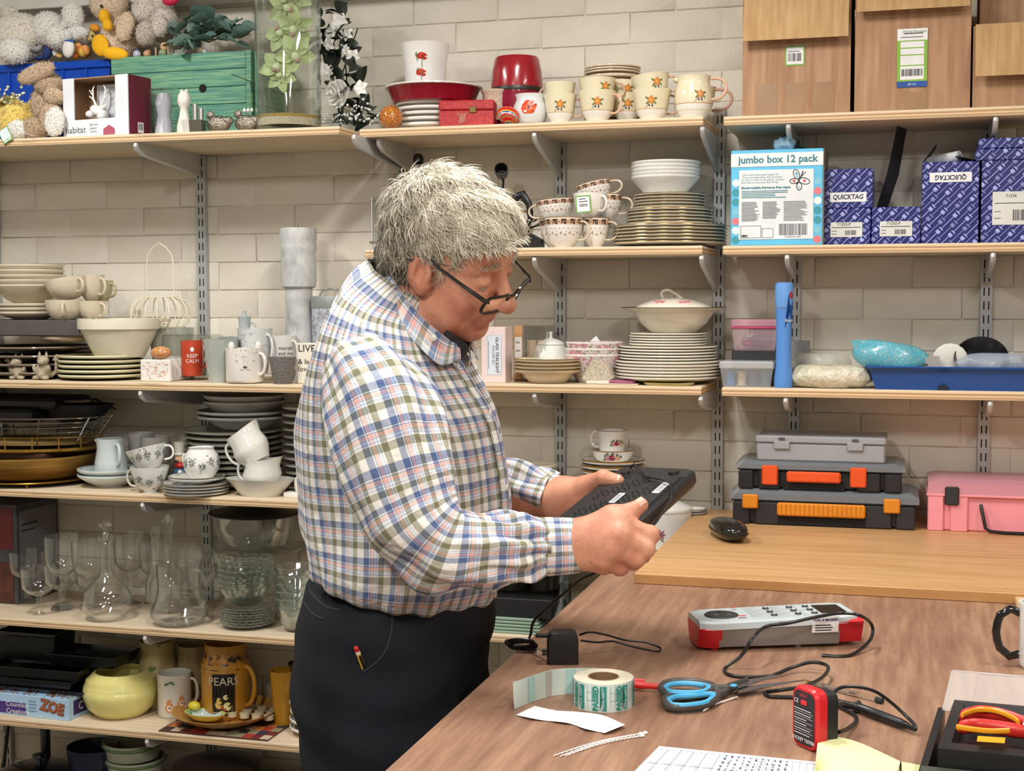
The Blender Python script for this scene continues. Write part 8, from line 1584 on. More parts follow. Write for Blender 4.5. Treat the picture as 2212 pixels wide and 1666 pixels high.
o = thing('beech_board', 'beech-look board laid across the back of the workbench', 'board', (0, 0, 0)); MB().box(-.487, .85, -.857, -.012, zW+.0004, zB, b=.0012).part('board', BEE, o); MB().box(-.487, .85, -.8584, -.8568, zW+.001, zB-.0008).part('front_edge', woodgrain('beech_edge', ('A9794A', 'B98A58', 'C29664'), 'x', .5), o)
for (x, y) in ((1388, 1236), (1408, 1160), (2172, 1272)): q = onZ(x, y, zB); MB().lathe([(0, .0004), (.003, .0004), (.0036, 0)], 12).part('screw', mat('B9A58A', .4, .6), o, tuple(q))
for (x, y, sx) in ((-.44, -.3, 1), (.8, -.3, 1)): MB().box(x-.02, x+.02, y-.02, y+.02, .001, zW, b=.002).part('leg', mat('6A5442', .5), o)
o = thing('tan_plank', 'pale wooden plank end at the right picture edge by the mug', 'plank', tuple(onZ(2191, 1300, zW+.001))); MB().box(0, .09, -.36, 0, 0, .012, b=.0015).part('plank', woodgrain('pine', ('C9A878', 'D9BD92', 'E3CBA4'), 'y', .7), o)
def organiser(label, px0, px1, ybase, yt, Y, z, d, bodyc, handle_c, hx0, hx1, latches, lidf=.30, latch_h=.42):
    a, b = A(px0, Y, z).x, A(px1, Y, z).x; w_ = b-a; h = zt((px0+px1)/2, yt, Y)-z; o = thing('organiser_case', label, 'tool case', (a, Y, z), math.radians(.6)); BD = plastic(bodyc, .45); L = h*(1-lidf)
    mb = MB(); mb.box(.012, w_-.012, .008, d, 0, L, b=.006); mb.part('body', BD, o)
    for f0, f1 in ((.02, .11), (.14, .27), (.72, .86), (.88, .98)): MB().box(w_*f0, w_*f1, -.004, .010, .001, L*.92, b=.003).part('front_block', BD, o)
    MB().box(.004, w_-.004, -.003, d+.004, L*.93, L*1.02, b=.003).part('rim', BD, o)
    mb = MB(); mb.grid([[(0, -.006, L*1.02), (w_, -.006, L*1.02), (w_, d+.006, L*1.02), (0, d+.006, L*1.02)], [(0, -.006, L*1.02+h*lidf*.55), (w_, -.006, L*1.02+h*lidf*.55), (w_, d+.006, L*1.02+h*lidf*.55), (0, d+.006, L*1.02+h*lidf*.55)], [(.02, .012, h), (w_-.02, .012, h), (w_-.02, d-.006, h), (.02, d-.006, h)]], closed=True); mb.add([(.02, .012, h), (w_-.02, .012, h), (w_-.02, d-.006, h), (.02, d-.006, h)], [(0, 1, 2, 3)]); mb.part('lid', frosted('smoke', '8E949A', .62), o, smooth=20)
    for i in range(4): MB().box(w_*(.12+.2*i), w_*(.12+.2*i)+.004, .02, d-.01, h-.004, h+.0012).part('lid_rib', frosted('smoke', '8E949A', .62), o)
    MB().box(w_*hx0, w_*hx1, -.016, -.004, L*.42, L*.95, b=.004).part('handle', plastic(handle_c, .4), o)
    if handle_c == 'D9861E':
        for i in range(18): x = w_*(hx0+(hx1-hx0)*(i+1)/19); MB().box(x-.0007, x+.0007, -.0168, -.0155, L*.46, L*.92).part('grip_rib', plastic('B86C14', .4), o)
    MB().box(w_*hx0-.008, w_*hx1+.008, -.002, .002, .002, L*.4).part('recess', mat('0A0A0C', .8, var=0), o)
    for f in latches: MB().box(w_*f-.018, w_*f+.018, -.012, -.005, L*(1-latch_h*.8), L*1.02+h*lidf*.5, b=.003).part('latch', plastic(handle_c, .4), o)
    return zB+0, h, o
_, h1, o1 = organiser('black organiser case with an amber ribbed handle, bottom of stack', 1575, 1985, 1140, 1062, -.222, zB, .185, '26272B', 'D9861E', .26, .725, (.115, .86), .30)
zc1 = zB+h1; _, h2, o2 = organiser('black organiser case with orange handle, middle of the stack', 1588, 1955, 1075, 1000, -.215, zc1, .175, '1C1D21', 'E2541E', .31, .63, (.21, .73), .28, .95)
zc2 = zc1+h2; a, b = A(1634, -.205, zc2).x, A(1912, -.205, zc2).x; h = zt(1770, 944, -.205)-zc2; w_ = b-a; o = thing('grey_case', 'flat grey plastic parts case on top of the organiser stack', 'tool case', (a, -.205, zc2)); GC = plastic('9A9DA2', .4); MB().box(0, w_, 0, .15, 0, h*.72, b=.004).part('base', GC, o); MB().box(-.002, w_+.002, -.003, .152, h*.73, h, b=.003).part('lid', GC, o)
for f in (.20, .77): MB().box(w_*f-.018, w_*f+.018, -.006, -.002, h*.48, h*.80, b=.002).part('latch', GC, o); MB().box(w_*f-.007, w_*f+.007, -.0068, -.005, h*.86, h*.95).part('latch_slot', mat('4A4C50', .6), o)
a = A(2003, -.205, zB).x; h = zt(2100, 1050, -.205)-zB; w_ = .42; o = thing('pink_case', 'pink plastic carry case with black latch and handle at the right', 'tool case', (a, -.205, zB)); PK = plastic('F09AA6', .4); L = h*.80
MB().box(.004, w_, .004, .175, 0, L, b=.004).part('body', PK, o);
for x0, x1 in ((.0, .034), (.048, .085)): MB().box(x0, x1, -.004, .006, .0, L, b=.002).part('front_rib', PK, o)
mb = MB(); mb.grid([[(0, -.005, z_), (w_, -.005, z_), (w_, .18, z_), (0, .18, z_)] for z_ in (L, L+h*.26)]+[[(.02, .02, h*1.12), (w_, .02, h*1.12), (w_, .16, h*1.12), (.02, .16, h*1.12)]], closed=True); mb.add([(.02, .02, h*1.12), (w_, .02, h*1.12), (w_, .16, h*1.12), (.02, .16, h*1.12)], [(0, 1, 2, 3)]); mb.part('lid', frosted('pinklid', 'E3A2B2', .72), o, smooth=20); MB().box(-.003, w_, -.006, .18, L-.004, L+.001, b=.001).part('rim', PK, o)
MB().box(.036, .066, -.012, -.004, L*.72, L*1.22, b=.003).part('latch', plastic('2A2B30', .4), o); MB().tube([(.112, -.006, L*.75), (.114, -.014, L*.60), (.122, -.018, L*.14), (.132, -.019, .006), (.16, -.019, .004), (.30, -.019, .004)], .0055, 8, flat=.7).part('handle', plastic('1E1F24', .4), o)
c = onZ(1573, 1163, zB); d_ = (onZ(1602, 1168, zB)-onZ(1544, 1132, zB)); o = thing('spectacle_case', 'glossy black hard spectacle case on the beech board', 'case', (c.x, c.y, zB), math.atan2(d_.y, d_.x)); mb = MB().ell((0, 0, 0), .080, .033, .021, n=28); mb.v = [(math.copysign(abs(x/.08)**.75*.08, x), math.copysign(abs(y/.033)**.75*.033, y), .021+math.copysign(abs(z/.021)**.7*.0205, z)) for x, y, z in mb.v]; LEA = mat('121214', .22, bump=.12, bs=300, coat=.4); mb.part('shell', LEA, o, smooth=180); MB().tube([(.0805*math.copysign(abs(math.cos(t))**.75, math.cos(t)), .0335*math.copysign(abs(math.sin(t))**.75, math.sin(t)), .019) for t in np.linspace(0, 2*PI, 40, endpoint=False)], .0011, 5, closed=True).part('seam', mat('050506', .5), o)
T0 = onZ(1512, 1412, zW); T1 = onZ(1866, 1400, zW); rzT = math.atan2(T1.y-T0.y, T1.x-T0.x); Lt = (T1-T0).length; Dt = .098
tt = thing('appliance_tester', 'grey and red portable appliance tester lying on the workbench', 'tester', (T0.x, T0.y, zW), rzT)
def prof(x): return .0455+.006*(x/Lt)
def slab(x0, x1, z0f, z1f, ins0, ins1, m, name, n=10, rnd=0):
    mb = MB(); rows = []
    for i in range(n+1):
        x = x0+(x1-x0)*i/n; e = 0
        if rnd: t = min(x-0, Lt-x)/rnd; e = (1-math.sqrt(max(0, 1-(1-min(t, 1))**2)))*.02 if t < 1 else 0
        z0, z1 = z0f(x), z1f(x); rows.append([(x, ins0+e, z0), (x, ins1+e, z1-.003), (x, ins1+e+.004, z1), (x, Dt-ins1-e-.004, z1), (x, Dt-ins1-e, z1-.003), (x, Dt-ins0-e, z0)])
    mb.grid(rows, closed=True); mb.add(rows[0], [tuple(range(6))]); mb.add(rows[-1], [tuple(range(6))[::-1]]); return mb.part(name, m, tt, smooth=30)
RD = plastic('C8202A', .35); GS = mat('8E8A88', .45, .2); GT = plastic('B9C2C4', .4); zb_ = lambda x: .006; zm_ = lambda x: prof(x)-.012
slab(.032, Lt-.036, zb_, lambda x: zm_(x)+.003, .010, .003, GS, 'housing'); slab(.002, .036, lambda x: .004, lambda x: zm_(x)+.0028, .012, .001, RD, 'red_end', rnd=.03); slab(Lt-.040, Lt, lambda x: .008, lambda x: zm_(x)+.005, .012, .001, RD, 'red_end'); slab(.003, Lt-.008, lambda x: zm_(x), lambda x: prof(x), .001, .003, GT, 'top_cover', 14, rnd=.030)
for x in (.028, Lt*.62): MB().lathe([(0, 0), (.006, 0), (.006, .010), (0, .010)], 14).part('foot', RD if x < .1 else GS, tt, (x, .022, 0))
zt_c = lambda x: prof(x)+.0006
mb = MB().lathe([(0, .0016), (.024, .0016), (.0255, 0)], 36, sx=1.05, sy=1); mb.part('socket', plastic('2A2B2E', .5), tt, (.046, Dt*.48, zt_c(.046)-.0002))
for (dx, dy, w_, h_) in ((0, .011, .0022, .0045), (-.010, -.006, .004, .0018), (.010, -.006, .004, .0018)): MB().box(-w_, w_, -h_/2, h_/2, 0, .0006).part('socket_slot', mat('C9C9C4', .3, .7) if dy < 0 else SLOT, tt, (.046+dx, Dt*.48+dy, zt_c(.046)+.0014))
for i, x in enumerate((.112, .150, .176)):
    for j in range(3):
        q = (x+.012, Dt*(.28+.23*j), zt_c(x)); MB().lathe([(0, .0022), (.0045, .0020), (.0055, 0)], 16).part('button', plastic('3E4044', .4), tt, q)
        MB().lathe([(0, .0026), (.0022, .0025)], 8).part('button_icon', PAPER, tt, q)
gl_ = [(.088, .121, Dt*(.18+.23*j), Dt*(.38+.23*j)) for j in range(3)]+[(.128, .160, Dt*(.18+.23*j), Dt*(.38+.23*j)) for j in range(3)]+[(.170, .192, Dt*.16, Dt*.86)]; R_ = []
for (x0, x1, y0, y1) in gl_: w_ = .0005; R_ += [(x0, x1, y0, y0+w_, 0), (x0, x1, y1, y1+w_, 0), (x0, x0+w_, y0, y1, 0), (x1, x1+w_, y0, y1, 0), (x0+.003, x0+(x1-x0)*.5, (y0+y1)/2, (y0+y1)/2+.0012, 0)]
rects(R_+[(.070, .078, Dt*.80, Dt*.83, 1), (.070, .078, Dt*.76, Dt*.78, 1), (.066, .078, Dt*.20, Dt*.26, 1), (Lt-.035, Lt-.028, Dt*.86, Dt*.89, 1)], (0, 0, prof(.13)+.0012), (1, 0, 0), (0, 1, 0)).part('panel_print', [mat('3A3C40', .5), mat('C8303A', .5)], tt)
MB().box(.198, .240, Dt*.24, Dt*.78, 0, .0012, b=.0005).part('display', mat('2A2622', .08, coat=.6), tt, (0, 0, prof(.215)-.0002)); MB().box(.1235, .130, -.0005, .003, 0, .004).part('side_port', SLOT, tt, (0, .001, zm_(.13)+.003))
rects([(-.021, .021, -.0125, .0125, 0)]+lines(-.016, .016, [-.001, -.005, -.009], .0018, 1, 3), (Lt*.76, -.0002, zm_(.2)+.0005), (1, 0, 0), (0, -.1, 1), .0008).part('void_sticker', [PAPER, INK], tt); text('VOID IF BROKEN', .0052, mat('2E3A7A', .5), tt, (Lt*.76, -.0022, zm_(.2)+.0075), (1, 0, 0), (0, -.1, 1), bold=.0002)
MB().box(Lt-.002, Lt+.010, Dt*.5, Dt*.72, .02, .036, b=.003).part('lead_socket', BLACK, tt)
def wire(name, label, cat, pts, r, m, dz=0, parent=None, n=8, res=8):
    T = interp([tuple(onZ(x, y, z)) for x, y, z in pts], len(pts)*res); mb = MB().tube([tuple(p) for p in T], r, n); return mb.part(name, m, parent) if parent is not None else solo(name, label, cat, mb, m)
zr = zW+.0026; zt2 = zW+.056
CAB = plastic('17181A', .35)
wire('test_lead', 'black lead looping over the tester and round to the socket tester', 'lead', [(1775, 1416, zr), (1835, 1416, zr), (1878, 1385, zr+.01), (1884, 1352, .945), (1858, 1330, zt2+.002), (1815, 1325, zt2+.004), (1755, 1335, zt2+.003), (1700, 1347, zt2-.001), (1655, 1354, zt2-.006), (1628, 1376, zW+.045), (1600, 1418, zW+.018), (1566, 1444, zr), (1575, 1458, zr), (1615, 1463, zr), (1665, 1460, zr+.002), (1712, 1442, zr+.006), (1755, 1431, zr+.012), (1788, 1440, zr+.012), (1778, 1462, zr+.012), (1740, 1482, zr+.012), (1690, 1491, zr+.008), (1654, 1496, zr), (1664, 1505, zr), (1720, 1508, zr), (1790, 1520, zr), (1838, 1540, zr), (1850, 1556, zr), (1832, 1574, zr+.004), (1812, 1582, zr+.012)], .0026, CAB)
pr = thing('test_probe', 'black test probe with a guard lying on the workbench', 'probe'); q = lambda x, y, z=zW+.0075: tuple(onZ(x, y, z))
MB().tube([q(1810, 1517), q(1828, 1522), q(1848, 1527), q(1852, 1528), q(1858, 1530), q(1900, 1546), q(1945, 1563), q(1962, 1569)], [.0042, .0048, .0050, .0092, .0058, .0066, .0062, .0040], 12).part('body', CAB, pr); MB().tube([q(1955, 1566), q(1970, 1573), q(1978, 1576)], [.0042, .0036, .003], 8).part('strain_relief', CAB, pr)
wire('lead', '', '', [(1789, 1530, zW+.03), (1794, 1505, zW+.045), (1816, 1486, zW+.055), (1850, 1484, zW+.055), (1890, 1494, zW+.048), (1925, 1518, zW+.034), (1955, 1545, zW+.02), (1976, 1566, zW+.012), (1977, 1574, zW+.009), (1970, 1573, zW+.008)], .0022, CAB, parent=pr)
c = onZ(1752, 1622, zW+.0); fx = (onZ(1765, 1630, zW)-onZ(1708, 1604, zW)).normalized(); so = thing('socket_tester', 'red and black plug-in socket tester standing on its edge', 'tester', tuple(onZ(1710, 1606, zW)), math.atan2(fx.y, fx.x)); Wf = (onZ(1765, 1630, zW)-onZ(1710, 1606, zW)).length*1.02; Hf = .074
def rr2(w, h, r, ins=0): return [(x*(1-2*ins/w)+ins, z*(1-2*ins/h)+ins) for x, z in rrect(w, h, r)]
mb = MB(); mb.grid([[(x, y, z) for x, z in rr2(Wf, Hf, .012, i_)] for y, i_ in ((.016, .001), (.004, 0), (0, .002))], closed=True); mb.add([(x, .0, z) for x, z in rr2(Wf, Hf, .012, .002)], [tuple(range(24))]); mb.add([(x, .016, z) for x, z in rr2(Wf, Hf, .012, .001)], [tuple(range(24))[::-1]]); mb.part('red_shell', plastic('D2202A', .35), so, smooth=30)
mb = MB().prism(rr2(Wf, Hf, .010, .005), -.0008, .001); mb.part('face_plate', mat('2C2E34', .5), so); mb = MB(); mb.grid([[(x, y, z) for x, z in rr2(Wf, Hf, .012, i_)] for y, i_ in ((.016, .004), (.036, .006), (.040, .012))], closed=True); mb.add([(x, .040, z) for x, z in rr2(Wf, Hf, .012, .012)], [tuple(range(24))[::-1]]); mb.part('plug_body', plastic('1E1F22', .45), so, smooth=30)
MB().box(Wf*.4, Wf*.62, -.0022, -.0008, Hf*.72, Hf*.80, b=.0006).part('indicator_window', plastic('E0303A', .2), so); MB().box(Wf*.45, Wf*.55, .040, .058, Hf*.62, Hf*.68).part('earth_pin', mat('8A7F74', .3, .8), so)
rects(lines(Wf*.14, Wf*.80, [Hf*f for f in (.64, .56, .48, .40, .32, .24)], .0009, 0, 2)+[(Wf*.14, Wf*.86, Hf*f, Hf*f+.0004, 0) for f in (.60, .52, .44, .36, .28)], (0, -.001, 0), (1, 0, 0), (0, 0, 1)).part('table_print', PAPER, so); text('SOCKET TESTER', .0058, PAPER, so, (Wf*.5, -.0018, Hf*.15), bold=.0001); text('CE', .007, PAPER, so, (Wf*.22, -.0018, Hf*.76)); text('UNI-T', .0055, mat('E8404A', .5), so, (Wf*.5, -.0018, Hf*.87))
c = onZ(1182, 1437, zW); c2 = onZ(1250, 1437, zW); ch = thing('plug_charger', 'black plug-in power adapter standing on the workbench, pins left', 'charger', tuple(c), math.atan2((c2-c).y, (c2-c).x)); w_ = (c2-c).length; hC = .047
mb = MB(); mb.grid([[(x, y, z_) for x, y in rrect(w_, .036, .005)] for z_ in (0.0, hC*.75)]+[[(.004+x*(1-.008/w_), .002+y*.88, hC*.96) for x, y in rrect(w_, .036, .005)]]+[[(.008+x*(1-.016/w_), .006+y*.7, hC) for x, y in rrect(w_, .036, .005)]], closed=True); mb.add([(.008+x*(1-.016/w_), .006+y*.7, hC) for x, y in rrect(w_, .036, .005)], [tuple(range(24))]); mb.part('case', plastic('17181B', .42), ch, smooth=25)
MB().box(-.017, .002, .010, .017, hC*.80, hC*.92, b=.001).part('earth_pin', plastic('17181B', .42), ch)
for y in (.004, .020): MB().box(-.016, .001, y, y+.006, hC*.28, hC*.36, b=.001).part('live_pin', CHROME, ch); MB().box(-.008, .001, y-.0002, y+.0062, hC*.275, hC*.365, b=.001).part('pin_sleeve', plastic('17181B', .42), ch)
wire('lead', '', '', [(1252, 1372, zW+.035), (1275, 1366, zW+.04), (1310, 1372, zW+.03), (1350, 1383, zW+.018), (1395, 1388, zW+.012), (1426, 1400, zW+.004), (1418, 1407, zW+.003), (1370, 1398, zW+.008), (1325, 1386, zW+.016), (1290, 1388, zW+.018), (1255, 1384, zW+.024)], .0016, CAB).parent = None
_o = [x for x in COL.objects if x.name == 'lead' or x.name.startswith('lead.')][-1]; _o.name = 'charger_lead'; tag(_o, 'twisted black lead lying behind the power adapter', 'lead')
hl_ = [tuple(onY(x, y, Y)) for x, y, Y in ((1310, 1222, -1.50), (1285, 1238, -1.50), (1255, 1252, -1.47), (1215, 1285, -1.42), (1170, 1325, -1.40), (1152, 1345, -1.395), (1146, 1372, -1.395), (1140, 1385, -1.40))]; mb = MB().tube([tuple(p) for p in interp(hl_, 50)], .0022, 8); solo('power_lead', 'black lead hanging from the held box to a tied coil at the bench edge', 'lead', mb, CAB)
mb = MB()
for i in range(4): mb.tube([tuple(onY(1124+30*math.cos(t)+2*i, 1389+8*math.sin(t)+i*2.2, -1.40+.006*math.sin(t*1.0)+i*.002)) for t in np.linspace(0, 2*PI, 24, endpoint=False)], .0021, 6, closed=True)
mb.tube([tuple(onY(1128, 1398, -1.40)), tuple(onY(1150, 1404, -1.41)), tuple(onY(1178, 1405, -1.44))], .0018, 6); mb.box(*[f for f in (onY(1100, 1388, -1.4).x-.006, onY(1100, 1388, -1.4).x+.004, -1.405, -1.395, zW+.010, zW+.016)]); solo('cable_coil', 'tied bundle of black cable at the left bench edge by the trousers', 'cable', mb, CAB)
cR = onZ(1303, 1540, zW); Rr = .0400; cR = Vector((cR.x-.008, cR.y+Rr*.98, zW)); hR = zt(1303, 1462, cR.y)-zW
ro = thing('sticker_roll', 'roll of green PASSED test stickers standing on its end', 'sticker roll', tuple(cR)); MB().lathe([(.0205, 0), (Rr, 0), (Rr, hR), (.0205, hR)], 56).part('label_wall', mat('CFDCD6', .35, coat=.3), ro); MB().lathe([(.0208, hR+.0003), (.0325, hR+.0003), (Rr-.0004, hR+.0001)], 56).part('paper_edge', mat('ECE6CE', .7), ro); MB().lathe([(.0185, .001), (.0185, hR+.0008), (.0207, hR+.0008), (.0207, .001)], 40).part('core', mat('8A6A4E', .8), ro)
GRN = mat('1F8A7C', .4); th = camang(cR)
def cpoly(a0, w, z0, z1, n=4): return [((a0+w*i/n)*Rr, z0) for i in range(n+1)]+[((a0+w-w*i/n)*Rr, z1) for i in range(n+1)]
PR_ = [(1, 0), (1, 1)]
for k_ in range(-2, 3):
    a0 = k_*.78-.12; stick(ro, PR_, Rr, hR, th, [(cpoly(a0, .22, hR*.05, hR*.93), 0)]+[(cpoly(a0+x, .014, hR*.05, hR*.93, 1), 1) for x in (.34, .50, -.26)]+[(cpoly(a0+.34, .30, hR*z, hR*z+.0006, 2), 1) for z in (.40, .68)], [GRN, mat('8FB5AE', .4)], 'sticker_print', off=.0007)
    t_ = text('PASSED', .0098, GRN, ro, (0, 0, 0), (0, 0, 1), (-1, 0, 0), bold=.0005); u_ = text('ELECTRICAL SAFETY TEST', .0042, PAPER, ro, (0, 0, 0), (0, 0, 1), (-1, 0, 0))
    for ob, da, e in ((t_, -.13, .0012), (u_, .11, .0016)):
        for v in ob.data.vertices: a = th+a0+da+v.co.x/Rr; v.co = ((Rr+e)*math.cos(a), (Rr+e)*math.sin(a), hR*.5+v.co.z)
pts = [Vector((cR.x-.004, cR.y+Rr*.98, 0)), Vector((cR.x-.035, cR.y+Rr*.86, 0)), Vector((cR.x-.075, cR.y+Rr*.35, 0)), onZ(1111, 1533, zW)]; T = interp([(p.x, p.y) for p in pts], 22); mb = MB(); rr = random.Random(3); mb.grid([[(x-cR.x, y-cR.y, .0005), (x-cR.x+(rr.uniform(-.002, .001) if i == 21 else 0), y-cR.y, hR*.5), (x-cR.x-(.002 if i == 21 else 0), y-cR.y+.0006, hR)] for i, (x, y) in enumerate(T)]); mb.part('loose_strip', mat('CBD6CE', .45), ro, smooth=180)
mb = MB()
for a_, b_, m_ in ((3, 4, 0), (6, 7, 1), (9, 11, 0), (14, 15, 1), (17, 18, 0)): n_ = Vector((T[a_+1][1]-T[a_][1], -(T[a_+1][0]-T[a_][0]), 0)).normalized()*-.0008; n_ = n_ if n_.y < 0 else -n_; mb.add([(T[a_][0]-cR.x+n_.x, T[a_][1]-cR.y+n_.y, .002), (T[b_][0]-cR.x+n_.x, T[b_][1]-cR.y+n_.y, .002), (T[b_][0]-cR.x+n_.x, T[b_][1]-cR.y+n_.y, hR-.001), (T[a_][0]-cR.x+n_.x, T[a_][1]-cR.y+n_.y, hR-.001)], [(0, 1, 2, 3)], m_)
mb.part('strip_print', [mat('A9CFC8', .5), mat('B9B2AA', .5)], ro)
up_ = interp([(1155, 1525), (1200, 1535), (1245, 1538), (1300, 1545), (1350, 1566)], 20); dn_ = interp([(1114, 1545), (1170, 1556), (1225, 1562), (1265, 1575), (1306, 1584)], 20); mb = MB(); mb.grid([[tuple(onZ(u[0], u[1], zW+.0015+.005*math.sin(i*.55)**2)), tuple(onZ((u[0]+d[0])/2, (u[1]+d[1])/2, zW+.002+.004*math.sin(i*.55+.5)**2)), tuple(onZ(d[0], d[1], zW+.001+.0025*math.sin(i*.55)**2))] for i, (u, d) in enumerate(zip(up_, dn_))]); solo('backing_strip', 'torn white backing paper strip lying before the sticker roll', 'paper', mb, mat('F2F3F5', .6, var=.01), smooth=180)
for i, (x0, y0, x1, y1) in enumerate(((1196, 1633, 1384, 1586), (1210, 1634, 1394, 1584), (1222, 1633, 1388, 1590))):
    o = thing('cable_tie', 'thin white beaded cable tie on the bench, %s of three' % ('leftmost', 'middle', 'rightmost')[i], 'cable tie', (0, 0, 0), 0, 'white cable ties'); P = [onZ(x0+(x1-x0)*f, y0+(y1-y0)*f-6*math.sin(PI*f)+.6*(-1)**k_, zW+.0016) for k_, f in enumerate(np.linspace(0, 1, 40))]; MB().tube([tuple(p) for p in P], [.0008 if k_ < 8 else (.0009 if k_ % 2 else .0013) for k_ in range(40)], 6).part('strap', mat('ECE8E2', .4), o); MB().ell(tuple(P[-1]), .0032, .0032, .0022, n=10).part('head', mat('ECE8E2', .3), o)
wire('cable_tie', 'single white cable tie under the scissor handles', 'cable tie', [(1520, 1536, zr), (1545, 1522, zr), (1592, 1506, zr)], .0011, mat('ECE8E2', .4))
sc = thing('scissors', 'large grey-handled scissors with blue grip linings on the bench', 'scissors'); HG = plastic('4A4744', .45); HB = plastic('4FB0E0', .4); zs_ = zW+.0075
def path(pts, z, closed=True, m=30): P = interp(pts+[pts[0]], m)[:-1] if closed else interp(pts, m); return [tuple(onZ(x, y, z)) for x, y in P]
for k_, (outer, arm, ar) in enumerate((([(1428, 1487), (1440, 1477), (1475, 1473), (1515, 1477), (1540, 1485), (1520, 1499), (1470, 1501), (1438, 1497)], [(1520, 1487), (1548, 1488), (1572, 1487), (1586, 1485)], None), ([(1436, 1512), (1455, 1503), (1495, 1500), (1540, 1495), (1552, 1500), (1530, 1520), (1480, 1529), (1445, 1526)], [(1540, 1502), (1560, 1498), (1575, 1490), (1592, 1482)], None))):
    z = zs_+(.003 if k_ == 0 else 0); o = MB().tube(path(outer, z), .0062, 10, closed=True, flat=.9).part('handle', HG, sc); MB().tube([tuple(onZ(1488+(x-1488)*.86, (1487 if k_ == 0 else 1513)+(y-(1487 if k_ == 0 else 1513))*.72, z+.003)) for x, y in interp(outer+[outer[0]], 30)[:-1]], .0038, 8, closed=True).part('grip_lining', HB, sc); MB().tube(path(arm, z, False, 10), [.0062]*4+[.0058]*3+[.005]*3, 10, flat=.8).part('handle_arm', HG, sc)
def blade(p0, p1, p2, z, nm): a, b, c_ = (onZ(*p, z) for p in (p0, p1, p2)); mb = MB(); mb.add([tuple(a), tuple(b), tuple(c_), tuple(a+Vector((0, 0, .0016))), tuple(b+Vector((0, 0, .0016))), tuple(c_+Vector((0, 0, .0016)))], [(0, 2, 1), (3, 4, 5), (0, 1, 4, 3), (1, 2, 5, 4), (2, 0, 3, 5)]); mb.part(nm, mat('A9A6A2', .22, .9), sc)
blade((1590, 1474), (1594, 1488), (1690, 1459), zs_+.003, 'blade'); blade((1588, 1488), (1596, 1498), (1742, 1470), zs_, 'blade'); MB().tube([tuple(onZ(1572, 1486, zs_+.004)), tuple(onZ(1615, 1472, zs_+.004))], .0062, 8, flat=.35).part('blade_root', HG, sc); MB().lathe([(0, .002), (.0045, .0016), (.005, 0)], 16).part('pivot', HB, sc, tuple(onZ(1585, 1482, zs_+.010)))
o = thing('test_probe', 'red probe tip sticking out behind the sticker roll', 'probe'); MB().tube([q(1350, 1476), q(1385, 1481), q(1400, 1482), q(1426, 1484)], [.005, .0056, .0042, .004], 10).part('body', plastic('C8201E', .35), o); MB().tube([q(1340, 1470), q(1392, 1472)], .003, 8).part('second_tip', plastic('C8201E', .35), o)
o = thing('pen', 'clear ballpoint pen with a black end plug on the bench', 'pen'); P0, P1_ = Vector(q(1760, 1477, zW+.0042)), Vector(q(1900, 1513, zW+.0042)); MB().tube([tuple(P0), tuple(P1_)], .0038, 6).part('barrel', glass('pen', edge=1, base=.25), o); MB().tube([tuple(P0), tuple(P0*.35+P1_*.65)], .0013, 6).part('refill', mat('8A8A88', .4), o); MB().tube([tuple(P0*.45+P1_*.55), tuple(P0*.36+P1_*.64)], .0016, 6).part('ink', INK, o); MB().tube([q(1740, 1471, zW+.003), q(1760, 1477, zW+.0042)], [.0006, .0032], 8).part('tip', BRASS, o); MB().tube([q(1893, 1511, zW+.0042), q(1906, 1515, zW+.0042)], .0042, 8).part('end_plug', INK, o)
def quad(a, b, c_, d_):
    a, b, c_, d_ = (onZ(*p, zW+.0012) for p in (a, b, c_, d_)); return lambda u, v: a*(1-u)*(1-v)+b*u*(1-v)+c_*u*v+d_*(1-u)*v
Qf = quad((1424, 1612), (1800, 1650), (1800, 1760), (1318, 1720)); fm = thing('test_form', 'white ruled test form with handwriting at the bottom edge', 'paper', tuple(Qf(0, 0)))
def fq(u0, u1, v0, v1, off): return [tuple(Qf(u, v)-Qf(0, 0)+Vector((0, 0, off))) for u, v in ((u0, v0), (u1, v0), (u1, v1), (u0, v1))]
MB().add(fq(0, 1, 0, 1, 0), [(0, 1, 2, 3)]).part('sheet', mat('E4E8F0', .6), fm); mb = MB(); rr = random.Random(9)
for i in range(5): mb.add(fq(.04+i*.075, .075+i*.075, .06, 1, .0005), [(0, 1, 2, 3)], 1)
for i in range(24): mb.add(fq(.03+i*.0375, .032+i*.0375, .05, 1, .0008), [(0, 1, 2, 3)], 0)
for v in (.05, .35): mb.add(fq(.02, 1, v, v+.006, .0008), [(0, 1, 2, 3)], 0)
mb.part('ruled_lines', [mat('8E949E', .6), mat('C3C8D2', .6)], fm); mb = MB()
for i in range(11):
    v = .07
    while v < .9: L = rr.uniform(.02, .09); u = .40+i*.0375*.9; mb.add(fq(u+rr.uniform(0, .008), u+.012+rr.uniform(0, .006), v, v+L*.35, .0012), [(0, 1, 2, 3)]); v += L
_o = mb.part('handwriting', mat('5A6070', .6), fm); _o['kind'] = 'stuff'
pd = thing('yellow_pad', 'curling pale yellow notepad page at the bottom edge', 'notepad'); mb = MB(); rows = []
up_ = interp([(1766, 1606), (1785, 1595), (1815, 1593), (1860, 1606), (1905, 1626), (1945, 1645)], 16)
for i, (x, y) in enumerate(up_): f = i/15; rows.append([tuple(onZ(x-(18+30*f)*s_*.6, y+95*s_, zW+.003+.016*math.sin(PI*min(1, .25+s_*.9))*(1-f*.7))) for s_ in np.linspace(0, 1, 7)])
